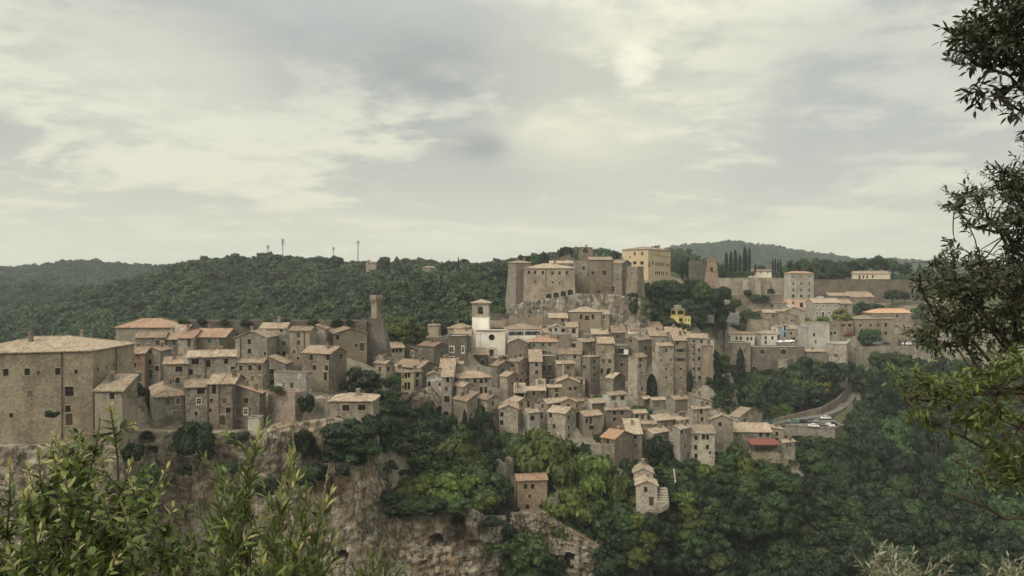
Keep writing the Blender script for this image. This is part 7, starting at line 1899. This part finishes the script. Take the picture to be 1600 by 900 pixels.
# small shoots at the bottom edge
def shoots(name, label, spots, forms, size, seed, n_tw=4, spread=.45):
    px0, py0, Yq = spots[0]; p = Plant(name, label, 'shrub', (un(px0, 900, Yq).x, Yq, -3.2), forms, M['bark_pale'], seed)
    for (px, py, Y) in spots:
        tip = un(px, py, Y); b = Vector((p.base.x + p.r.uniform(-.1, .1), Y, tip.z - .55)); pts = p.curve(b, tip, .06, 8); p.stick(pts, .006, .002); p.twig(pts[-4:], size, size * .28, spread, 0)
        for k in range(n_tw):
            q = pts[p.r.randint(3, 7)]; an = p.r.uniform(0, 6.28); ln = p.r.uniform(.08, .2); e = q + Vector((math.cos(an) * ln, math.sin(an) * ln * .5, ln * .8)); tw = p.curve(q, e, .1, 4); p.stick(tw, .003, .001, 4); p.twig(tw, size, size * .3, spread, 0)
    p.done()
shoots('leafy_shoot', 'small narrow-leaved shoots at the bottom edge below the pale cave rock', [(575, 872, 3.0), (598, 885, 3.0), (555, 892, 2.9), (585, 900, 2.9)], [form(.26, .1, M['fg_bay'], .2)], .055, 13)
shoots('olive_shrub', 'silvery olive twigs at the bottom edge in front of the gorge wood', [(1375, 862, 4.2), (1395, 858, 4.2), (1360, 880, 4.1), (1420, 870, 4.3), (1455, 878, 4.2), (1480, 888, 4.2), (1440, 895, 4.1), (1400, 885, 4.0)], [form(.26, .15, M['fg_olive'], .2)], .050, 14, 6)
shoots('olive_shrub', 'silvery olive twigs in the bottom right corner', [(1545, 885, 4.0), (1570, 880, 4.0), (1595, 884, 3.9), (1620, 880, 3.9), (1585, 898, 3.8)], [form(.26, .15, M['fg_olive'], .2)], .050, 15, 6)
# --- dark tree overhanging from the right
pl = Plant('holm_oak', 'dark evergreen tree overhanging the right edge, branches against the sky', 'tree', (5.3, 5.6, -5.2), [form(.34, .15, M['fg_dark'], .15), form(.30, .3, M['fg_dark'], .15), form(.32, .1, M['fg_oak'], .15)], M['bark'], 17)
trk = [pl.base + Vector((0, 0, z)) + Vector((math.sin(z) * .12 - z * .02, math.cos(z * .7) * .1, 0)) for z in np.linspace(-.6, 8.5, 14)]
pl.stick(trk, .17, .05, 9)
PT = [(1497, 52), (1520, 12), (1545, -5), (1650, -40), (1650, 185), (1592, 186), (1552, 166), (1515, 152), (1548, 132), (1545, 104), (1498, 104), (1528, 70)]
PM = [(1610, 195), (1572, 238), (1562, 275), (1505, 298), (1470, 345), (1458, 388), (1432, 425), (1428, 462), (1442, 492), (1425, 512), (1425, 530), (1490, 552), (1560, 548), (1650, 545), (1650, 190)]
def clump(tip, limb, size, gap, ntw, ln, spread, forms=(0, 1), r0=.006):
    pts = pl.curve(limb, tip, .08, 8); pl.stick(pts, r0, .0016, 4)
    pl.twig(pts[-3:], size, gap, spread, forms[0], start=.2)
    for k in range(ntw):
        q = pts[pl.r.randint(5, 8)]; an = pl.r.uniform(0, 6.28); l2 = ln * pl.r.uniform(.5, 1.2)
        e = q + Vector((math.cos(an) * l2, math.sin(an) * l2 * .8, l2 * pl.r.uniform(-.6, .7))) + (tip - limb).normalized() * l2 * .4
        tw = pl.curve(q, e, .12, 4); pl.stick(tw, .0028, .001, 4); pl.twig(tw, size, gap, spread, pl.r.choice(forms))
def fill(P, n, Yr, size, gap, ntw, ln, nodes, thin=None, forms=(0, 1)):
    k = 0; xs = [p[0] for p in P]; ys = [p[1] for p in P]
    for _ in range(n * 30):
        if k >= n: break
        x, y = pl.r.uniform(min(xs), max(xs)), pl.r.uniform(min(ys), max(ys))
        if not in_poly(x, y, P): continue
        if thin and pl.r.random() < thin(x, y): continue
        tip = un(x, y, pl.r.uniform(*Yr)); nd = min(nodes, key=lambda q: (q - tip).length + pl.r.uniform(0, .3)); k += 1
        base = nd.lerp(tip, max(0, 1 - .55 / max((nd - tip).length, .56)))
        clump(tip, base, size, gap, ntw, ln, .55, forms)
# limbs: seen as dark lines through the leaves
limbs = []
def limb(a, tgt, r0=.035):
    pts = pl.curve(a, tgt, .07, 12); pl.stick(pts, r0, .006, 6); limbs.extend(pts[4:]); return pts
for (z0, px, py, Y) in ((4.2, 1490, 330, 5.4), (3.4, 1470, 400, 5.5), (3.0, 1450, 450, 5.6), (2.6, 1470, 500, 5.3), (4.9, 1560, 270, 5.5), (3.6, 1540, 420, 5.2), (2.9, 1520, 480, 5.8), (4.4, 1550, 350, 5.8), (2.5, 1500, 540, 5.2)):
    t = pl.base + Vector((-.1, 0, z0)); limb(t, un(px, py, Y))
fill(PM, 205, (5.0, 6.1), .052, .017, 6, .13, list(limbs), thin=lambda x, y: (.72 if (y < 430 and x < 1565) else (.35 if y < 330 else 0.0)))
limbs.clear()
for (z0, px, py, Y) in ((6.2, 1530, 40, 4.4), (6.0, 1540, 100, 4.3), (5.6, 1560, 150, 4.4), (6.3, 1590, 20, 4.3)):
    limb(pl.base + Vector((-.15, -.1, z0)), un(px, py, Y), .03)
fill(PT, 62, (4.0, 4.7), .066, .020, 5, .14, list(limbs))
for (px, py) in ((1497, 56), (1505, 97), (1500, 102), (1512, 148), (1520, 140), (1545, 8), (1590, 182)):
    tip = un(px, py, 4.3); nd = min(limbs, key=lambda q: (q - tip).length); clump(tip, nd.lerp(tip, max(0, 1 - .3 / max((nd - tip).length, .31))), .062, .02, 2, .07, .5)
pl.done()
# --- bright green branch below it
pl = Plant('ash_branches', 'yellow green leafy tree reaching in from the right, below the dark one', 'tree', (4.6, 5.0, -5.0), [form(.36, .2, M['fg_ash'], .1), form(.32, .35, M['fg_bay'], .1)], M['bark'], 23)
trk = [pl.base + Vector((math.sin(z * .8) * .08, math.cos(z) * .06, z)) for z in np.linspace(-.6, 4.9, 10)]; pl.stick(trk, .10, .03, 8)
PA = [(1386, 612), (1402, 592), (1450, 578), (1500, 594), (1545, 572), (1555, 555), (1650, 548), (1650, 770), (1570, 760), (1490, 742), (1470, 705), (1440, 655), (1415, 655)]
limbs.clear()
for (z0, px, py, Y) in ((3.9, 1420, 620, 4.4), (3.6, 1470, 660, 4.5), (3.3, 1490, 720, 4.3), (4.2, 1520, 600, 4.6), (3.0, 1480, 770, 4.4), (3.8, 1560, 650, 4.2), (3.2, 1560, 740, 4.5)):
    limb(pl.base + Vector((-.05, 0, z0)), un(px, py, Y), .022)
fill(PA, 72, (4.1, 4.8), .052, .021, 5, .13, list(limbs), thin=lambda x, y: .55 if y > 680 and x < 1540 else .15, forms=(0, 0, 1))
pl.done()
# ------------------------------------------------------------------ air: thin evening haze round everything
hb = MB(); hb.box(-4300, 4300, -400, 4200, -110, 260)
hm = bpy.data.materials.new('thin haze'); hm.use_nodes = True; ht = hm.node_tree; ht.nodes.clear()
ho = ht.nodes.new('ShaderNodeOutputMaterial'); hv_ = ht.nodes.new('ShaderNodeVolumePrincipled')
hv_.inputs['Color'].default_value = (0.90, 0.96, 1.0, 1); hv_.inputs['Density'].default_value = HAZE; hv_.inputs['Anisotropy'].default_value = 0.2
ht.links.new(hv_.outputs[0], ho.inputs['Volume'])
if HAZE > 0: tag(hb.build('haze', hm), 'thin blue evening haze over the valley', None, None, 'stuff')
